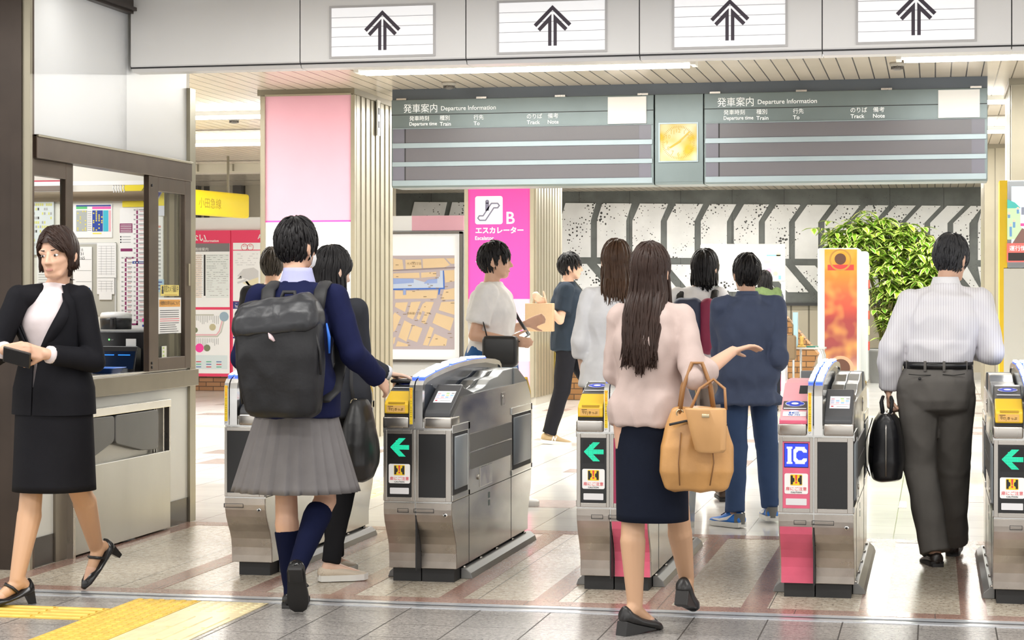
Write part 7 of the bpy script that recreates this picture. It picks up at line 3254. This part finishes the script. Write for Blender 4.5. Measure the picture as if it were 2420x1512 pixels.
# ---------------------------------------------------------------- businessman
mt, nt, b_, obj_, xyz_ = base_mat('striped_shirt', .7)
j_ = joint_mask(nt, xyz_[0], .0125, .0018)
nt.links.new(mixc(nt, nmath(nt, 'MULTIPLY', j_, .6), (.78, .77, .80), (.34, .27, .36)), b_.inputs['Base Color'])
STRIPE = mt
TROU = cloth('grey_flannel', (.165, .155, .143), .8)
s5 = Fig('person in striped white shirt and grey trousers walking away with black briefcase', (-.02, 10.50), -4, 1.0, False, 0, SKIN, dict(
    pel=(.03, .0, .95), chest=(.06, .03, 1.26), neck=(.075, .04, 1.445), head=(.105, .10, 1.575), head_yaw=-30, head_pitch=16,
    hipL=(-.065, 0, .92), hipR=(.12, 0, .92), knL=(-.055, .05, .50), anL=(.02, -.05, .09), knR=(.115, .20, .49), anR=(.115, .38, .095), fy={'L': 14, 'R': -4}, fp={'L': 4, 'R': -6},
    shL=(-.098, .02, 1.36), shR=(.248, .02, 1.36), elL=(-.195, -.03, 1.11), wrL=(-.215, .01, .895), elR=(.305, .0, 1.10), wrR=(.225, .24, 1.10),
    hand={'L': dict(dir=(.02, 0, -1), palm=(1, 0, 0), curl=1.15, thumb=1), 'R': {}}))
s5.body(legs='thin')
s5.hair(HGR, 'short', n=560, seed=31)
s5.top('shirt', STRIPE, .024, 'long', None, .013, sl=(.064, .066, .060, .046), lo=2)
s5.collar(cloth('shirt_collar', (.78, .77, .79), .7), .064, .026)
s5.trousers(TROU, (.108, .084, .076), .016, -.025, .008)
w_c = s5.spine()[1].lerp(s5.spine()[2], .50)
b = MB()
b.rings([s5.ring(w_c + Vector((0, 0, z)), .150 + .022 + e, .108 + .026 + e, 36) for z, e in ((-.018, 0), (-.018, .006), (.018, .006), (.018, 0))], 0, True, False)
b.build('belt', [LEATHER_B], s5.t)
for a in (-1.9, -1.35, -.6, -2.6):
    b = MB()
    p_ = w_c + s5.R * (.176 * math.cos(a)) + s5.F * (.140 * math.sin(a))
    b.box(p_.x - .007, p_.x + .007, p_.y - .012, p_.y + .012, p_.z - .03, p_.z + .024, 0, .003)
    b.build('belt_loop', [TROU], s5.t)
for sx in (-1, 1):
    b = MB()
    c_ = s5.J['pel'] + Vector((sx * .085, 0, .03))
    b.tube([c_ + Vector((-.055, -.139 + .02 * 0, .004)), c_ + Vector((0, -.148, 0)), c_ + Vector((.055, -.136, .004 + sx * .004))], .0022, 6)
    b.build('pocket_seam', [M('seam_dark', (.02, .02, .02), .7)], s5.t)
b = MB()
b.ball(tuple(s5.J['pel'] + Vector((-.085, -.146, .012))), .008, .004, .008, 12, 8)
b.build('pocket_button', [INK], s5.t)
for sd in 'LR':
    s5.shoe(sd, LOAFER, M('brown_black_leather', (.025, .018, .016), .25), SOLE_B, .012, loafer_bits, 'dress_shoe')
bc = thing('briefcase', 'soft black leather briefcase hanging from the businessman left hand, seen end-on', 'briefcase', (-.243, 10.50, .435))
mb = MB()
R_ = []
for z, a, c_ in ((0, .05, .15), (.012, .076, .19), (.10, .092, .205), (.22, .087, .205), (.31, .062, .20), (.345, .035, .19)):
    R_.append([(a * math.cos(th) * (abs(math.cos(th)) ** 3 + abs(math.sin(th)) ** 3) ** (-1 / 3), c_ * math.sin(th) * (abs(math.cos(th)) ** 4 + abs(math.sin(th)) ** 4) ** (-1 / 4), z) for th in [2 * PI * i / 28 for i in range(28)]])
mb.rings(R_, 0, True)
remesh(mb, 'bag_body', M('case_leather', (.010, .010, .013), .25, var=.2), bc, .008, 4, .006, 6)
b = MB()
b.tube([(0, -.20, .03), (0, -.212, .12), (0, -.21, .24), (0, -.19, .34), (0, -.05, .352), (0, .1, .352)], .005, 6)
b.build('zip', [STEEL], bc)
for xx in (-.02, .02):
    b = MB()
    b.tube([(xx, -.08, .34), (xx * 1.4, -.07, .40), (xx, -.03, .425), (xx, .03, .425), (xx * 1.4, .07, .40), (xx, .08, .34)], .009, 8)
    b.build('handle', [BPS], bc)
b = MB()
b.tube([(-.07, -.12, .32), (-.105, -.16, .20), (-.10, -.18, .08), (-.085, -.10, .03)], .012, 8, flat=.25)
b.build('shoulder_strap', [BPS], bc)

# ---------------------------------------------------------------- people beyond the gates
WHITES = cloth('white_shirt', (.80, .80, .82), .75)
s6 = Fig('person with long brown hair and loose white shirt seen from behind, beyond the gates', (-1.815, 11.42), 8, 1.0, True, 0, SKIN_L, dict(head_yaw=10, head_pitch=3, head=(.0, .04, 1.585)))
s6.body(.0075, 'thin')
s6.hair(HBR, 'long', .24, 420, 41, .05)
s6.top('shirt', WHITES, .028, 'elbow', .86, .010, sl=(.062, .062, .060, .058), flare=.015)
s6.collar(WHITES, .062, .03)
s6.trousers(cloth('blue_slacks', (.05, .06, .16), .8), wr=.004, vox=.01)
for sd in 'LR':
    s6.shoe(sd, LOAFER, LEATHER_B, SOLE_B, .01, loafer_bits, 'loafer')

BLUEG = cloth('blue_grey_shirt', (.075, .095, .16), .8)
JEAN = cloth('blue_jeans', (.05, .085, .18), .8)
s7 = Fig('person in long blue-grey shirt and jeans with blue sneakers, walking beyond the gates', (-1.10, 11.98), 18, .965, False, 0, SKIN, dict(
    anL=(-.07, -.06, .09), knL=(-.07, .0, .48), anR=(.12, .25, .10), knR=(.10, .16, .48), fy={'L': 52, 'R': 15},
    elR=(.185, -.05, 1.02), wrR=(.15, .16, .93), elL=(-.165, .07, 1.04), wrL=(-.08, .22, .98), head=(-.01, .04, 1.515), head_yaw=22, neck=(0, 0, 1.385)))
s7.body(.0075, 'thin')
s7.hair(HB, 'short', n=480, seed=51)
s7.top('shirt', BLUEG, .024, 'elbow', .74, .015, sl=(.062, .062, .062, .06), flare=.02)
s7.collar(BLUEG, .064, .018)
s7.trousers(JEAN, (.092, .070, .062), end=.0)


def puma(o, M_):
    for sx in (-1, 1):
        b = MB()
        b.tube([(sx * .0385, -.02, .082), (sx * .044, .03, .052), (sx * .0475, .09, .040), (sx * .046, .15, .042)], [.002, .010, .008, .003], 8, flat=.35, up=(1, 0, 0))
        w = MB()
        w.merge(b, M_)
        w.build('side_stripe', [PAPER], o)
    b = MB()
    b.rings([[(.0405 * math.cos(a) * s_, -.032 + .042 * math.sin(a) * s_, z) for a in [PI + PI * i / 12 for i in range(13)]] for z, s_ in ((.022, 1.0), (.06, 1.0), (.09, .96))], 0, True, False, False)
    w = MB()
    w.merge(b, M_)
    w.build('heel_counter', [M('sneaker_grey', (.16, .16, .15), .6)], o)
    b = MB()
    for k in range(4):
        b.tube([(-.025, .04 + k * .018, .098 - k * .010), (0, .044 + k * .018, .105 - k * .010), (.025, .04 + k * .018, .098 - k * .010)], .003, 5)
    w = MB()
    w.merge(b, M_)
    w.build('lace', [M('lace_navy', (.02, .02, .06), .7)], o)


for sd in 'LR':
    s7.shoe(sd, SNEAK, M('sneaker_blue', (.02, .20, .72), .5), WHITE_RUB, .020, puma, 'sneaker')

TAUPE = cloth('taupe', (.27, .215, .185), .8)
s8 = Fig('person in white top and wide taupe trousers beside the blue-grey shirt, beyond gates', (-1.55, 13.25), 12, 1.0, True, 0, SKIN_L, dict(
    anL=(-.06, -.08, .09), knL=(-.09, .0, .5), anR=(.15, .2, .10), knR=(.12, .14, .5), head_yaw=-20, head=(.05, .04, 1.57)))
s8.body(.0075, 'thin')
s8.hair(HB, 'long', .10, 380, 61)
s8.top('top', WHITES, .03, 'elbow', .88, .008, sl=(.070, .066, .062, .058), flare=.01)
s8.trousers(TAUPE, (.105, .100, .105), .014, .0, .010)
for sd in 'LR':
    s8.shoe(sd, LOAFER, M('brown_leather', (.06, .035, .022), .4), SOLE_B, .01, loafer_bits, 'loafer')
b2 = thing('daypack', 'small navy daypack with burgundy panel on back of woman in taupe trousers', 'backpack', (-1.54, 13.25, 1.0))
for nm, x0, x1, mt_ in (('navy_half', -.14, .045, M('pack_navy', (.035, .045, .085), .7, var=.15)), ('burgundy_panel', .035, .13, M('pack_burgundy', (.22, .02, .06), .7, var=.15))):
    mb = MB()
    mb.box(x0, x1, -.285, -.16, 0, .37, 0, .045, 4)
    remesh(mb, nm, mt_, b2, .009, 4, .006)
for sx in (-1, 1):
    b = MB()
    b.tube([(sx * .11, -.17, .33), (sx * .115, -.08, .41), (sx * .11, .02, .43), (sx * .11, .11, .36), (sx * .13, .13, .22), (sx * .17, .0, .10), (sx * .14, -.15, .06)], .024, 8, flat=.35, up=(0, 0, 1))
    b.build('shoulder_strap', [BPS], b2)

s9 = Fig('person with wavy dark hair and green scarf reading at the brochure rack', (-1.985, 24.15), 5, 1.0, True, 0, SKIN_L, dict(head_yaw=20, head=(-.03, .06, 1.57), head_pitch=10))
s9.body(.010, 'thin')
s9.hair(HB, 'long', .14, 300, 71, .06)
s9.top('cardigan', cloth('grey_cardigan', (.12, .13, .16), .8), .03, 'long', .80, .008)
s9.trousers(cloth('dark_trousers', (.02, .022, .03), .8), wr=.004, vox=.012)
b = MB()
c_ = s9.J['neck']
b.tube([c_ + Vector((.13 * math.cos(k * PI / 8), .11 * math.sin(k * PI / 8), -.02 + .02 * math.sin(k * 1.3))) for k in range(17)], .055, 10)
b.capsule(c_ + Vector((.12, -.06, -.04)), c_ + Vector((.16, -.12, -.20)), .06, .045)
remesh(b, 'scarf', cloth('sage_green', (.14, .20, .085), .8), s9.t, .01, 4, .008, 12)
for sd in 'LR':
    s9.shoe(sd, LOAFER, LEATHER_B, SOLE_B, .01, loafer_bits, 'loafer')
sb = thing('tote_bag', 'brown tote bag hanging beside the woman with green scarf', 'bag', (-1.72, 24.1, .62))
mb = MB()
mb.box(-.09, .09, -.06, .06, 0, .30, 0, .03, 3)
mb.build('bag_body', [M('tote_brown', (.16, .11, .06), .6)], sb)
for yy in (-.03, .03):
    b = MB()
    b.tube([(-.05, yy, .29), (-.05, yy, .42), (0, yy, .50), (.05, yy, .42), (.05, yy, .29)], .007, 6)
    b.build('handle', [MATS['tote_brown']], sb)

s10 = Fig('person in white tee and tan trousers passing in front of the magenta sign', (-2.85, 12.75), -84, 1.02, False, 0, SKIN, dict(
    anL=(.09, .10, .09), knL=(.08, .10, .5), anR=(-.10, -.09, .12), knR=(.0, -.09, .5), fy={'L': -86, 'R': -86}, fp={'L': 0, 'R': 22},
    elR=(-.06, -.24, 1.13), wrR=(.17, -.24, 1.10), elL=(-.02, .24, 1.13), wrL=(.20, .20, 1.20)))
s10.body(.0075, 'thin')
s10.hair(HB, 'short', n=420, seed=81)
s10.top('tee', cloth('white_tee', (.82, .81, .81), .75), .030, 'short', .90, .010, sl=(.075, .07, .06, .05))
s10.trousers(cloth('khaki', (.40, .29, .12), .8), (.096, .076, .066))
b = MB()
b.rings([s10.ring(s10.J['pel'] + Vector((0, 0, z)), .17 + e, .13 + e, 36, 2.2, lambda th: 1 + .03 * math.sin(th * 7)) for z, e in ((.09, .02), (.03, .04), (-.08, .05), (-.2, .065), (-.2, .06), (-.08, .045), (.03, .03))], 0, True, False)
b.build('tied_jacket', [cloth('denim', (.03, .11, .30), .8)], s10.t)
for sd in 'LR':
    s10.shoe(sd, SNEAK, PAPER, WHITE_RUB, .02, None, 'sneaker')
cb = thing('crossbody_bag', 'black crossbody bag at hip of person in white tee', 'bag', (-2.705, 12.44, .93))
mb = MB()
mb.box(-.13, .10, -.05, .05, 0, .20, 0, .03, 3)
mb.build('bag_body', [MATS['bag_black']], cb)
b = MB()
b.tube([(-.10, 0, .18), (-.14, .04, .30), (-.13, .16, .43), (-.10, .36, .50), (-.06, .48, .42), (.0, .50, .30), (.10, .35, .20), (.09, .05, .16)], .011, 8, flat=.4)
b.build('strap', [BPS], cb)

s11 = Fig('person in dark slate tee and trousers striding right with tan bag, before the mural', (-3.37, 18.35), -80, 1.05, False, 0, SKIN, dict(
    anL=(.36, .10, .10), knL=(.24, .09, .50), anR=(-.16, -.06, .10), knR=(-.04, -.07, .50), fy={'L': -84, 'R': -78}, fp={'L': -8, 'R': 6},
    elR=(-.02, -.26, 1.16), wrR=(-.14, -.36, 1.30), elL=(.10, .24, 1.16), wrL=(.30, .16, 1.12)))
s11.body(.008, 'thin')
s11.hair(HB, 'short', n=420, seed=91)
s11.top('tee', cloth('slate_tee', (.025, .035, .05), .8), .026, 'short', .88, .008, sl=(.072, .07, .06, .05))
s11.trousers(cloth('ink_trousers', (.014, .014, .018), .8), (.096, .074, .062), end=.0)


def enn(o, M_):
    for sx in (-1, 1):
        b = MB()
        mpn = (lambda a, c_: (sx * .0475, .03 + a * sx, .035 + c_))
        stroke(b, mpn, [(0, 0), (.008, .035)], .008)
        stroke(b, mpn, [(.008, .035), (.026, 0)], .008)
        stroke(b, mpn, [(.026, 0), (.034, .035)], .008)
        w = MB()
        w.merge(b, M_)
        w.build('side_letter', [PAPER], o)


for sd in 'LR':
    s11.shoe(sd, SNEAK, M('sneaker_tan', (.42, .30, .16), .7), WHITE_RUB, .02, enn, 'sneaker')
tb = thing('paper_bag', 'plain tan paper bag carried by the striding person in dark slate tee', 'bag', (-3.56, 17.98, 1.06))
mb = MB()
mb.box(-.13, .13, -.05, .05, 0, .26, 0, .006)
mb.build('bag_body', [M('kraft_tan', (.50, .34, .20), .7, var=.1)], tb)
for yy in (-.03, .03):
    b = MB()
    b.tube([(-.06, yy, .25), (-.05, yy, .31), (.05, yy, .31), (.06, yy, .25)], .004, 6)
    b.build('handle', [M('kraft_cord', (.4, .26, .14), .7)], tb)

s12 = Fig('person with short brown-grey hair and dark coat mostly hidden behind the student', (-4.79, 14.0), 5, 1.02, False, 0, SKIN, dict())
s12.body(.010, 'thin')
s12.hair(hair_mat('hair_grey_brown', (.05, .042, .036)), 'short', n=360, seed=99)
s12.top('coat', cloth('dark_coat', (.03, .03, .033), .8), .03, 'long', .72, .008)
s12.trousers(cloth('coat_trousers', (.02, .02, .022), .8), vox=.012)
for sd in 'LR':
    s12.shoe(sd, LOAFER, LEATHER_B, SOLE_B, .01, loafer_bits, 'loafer')
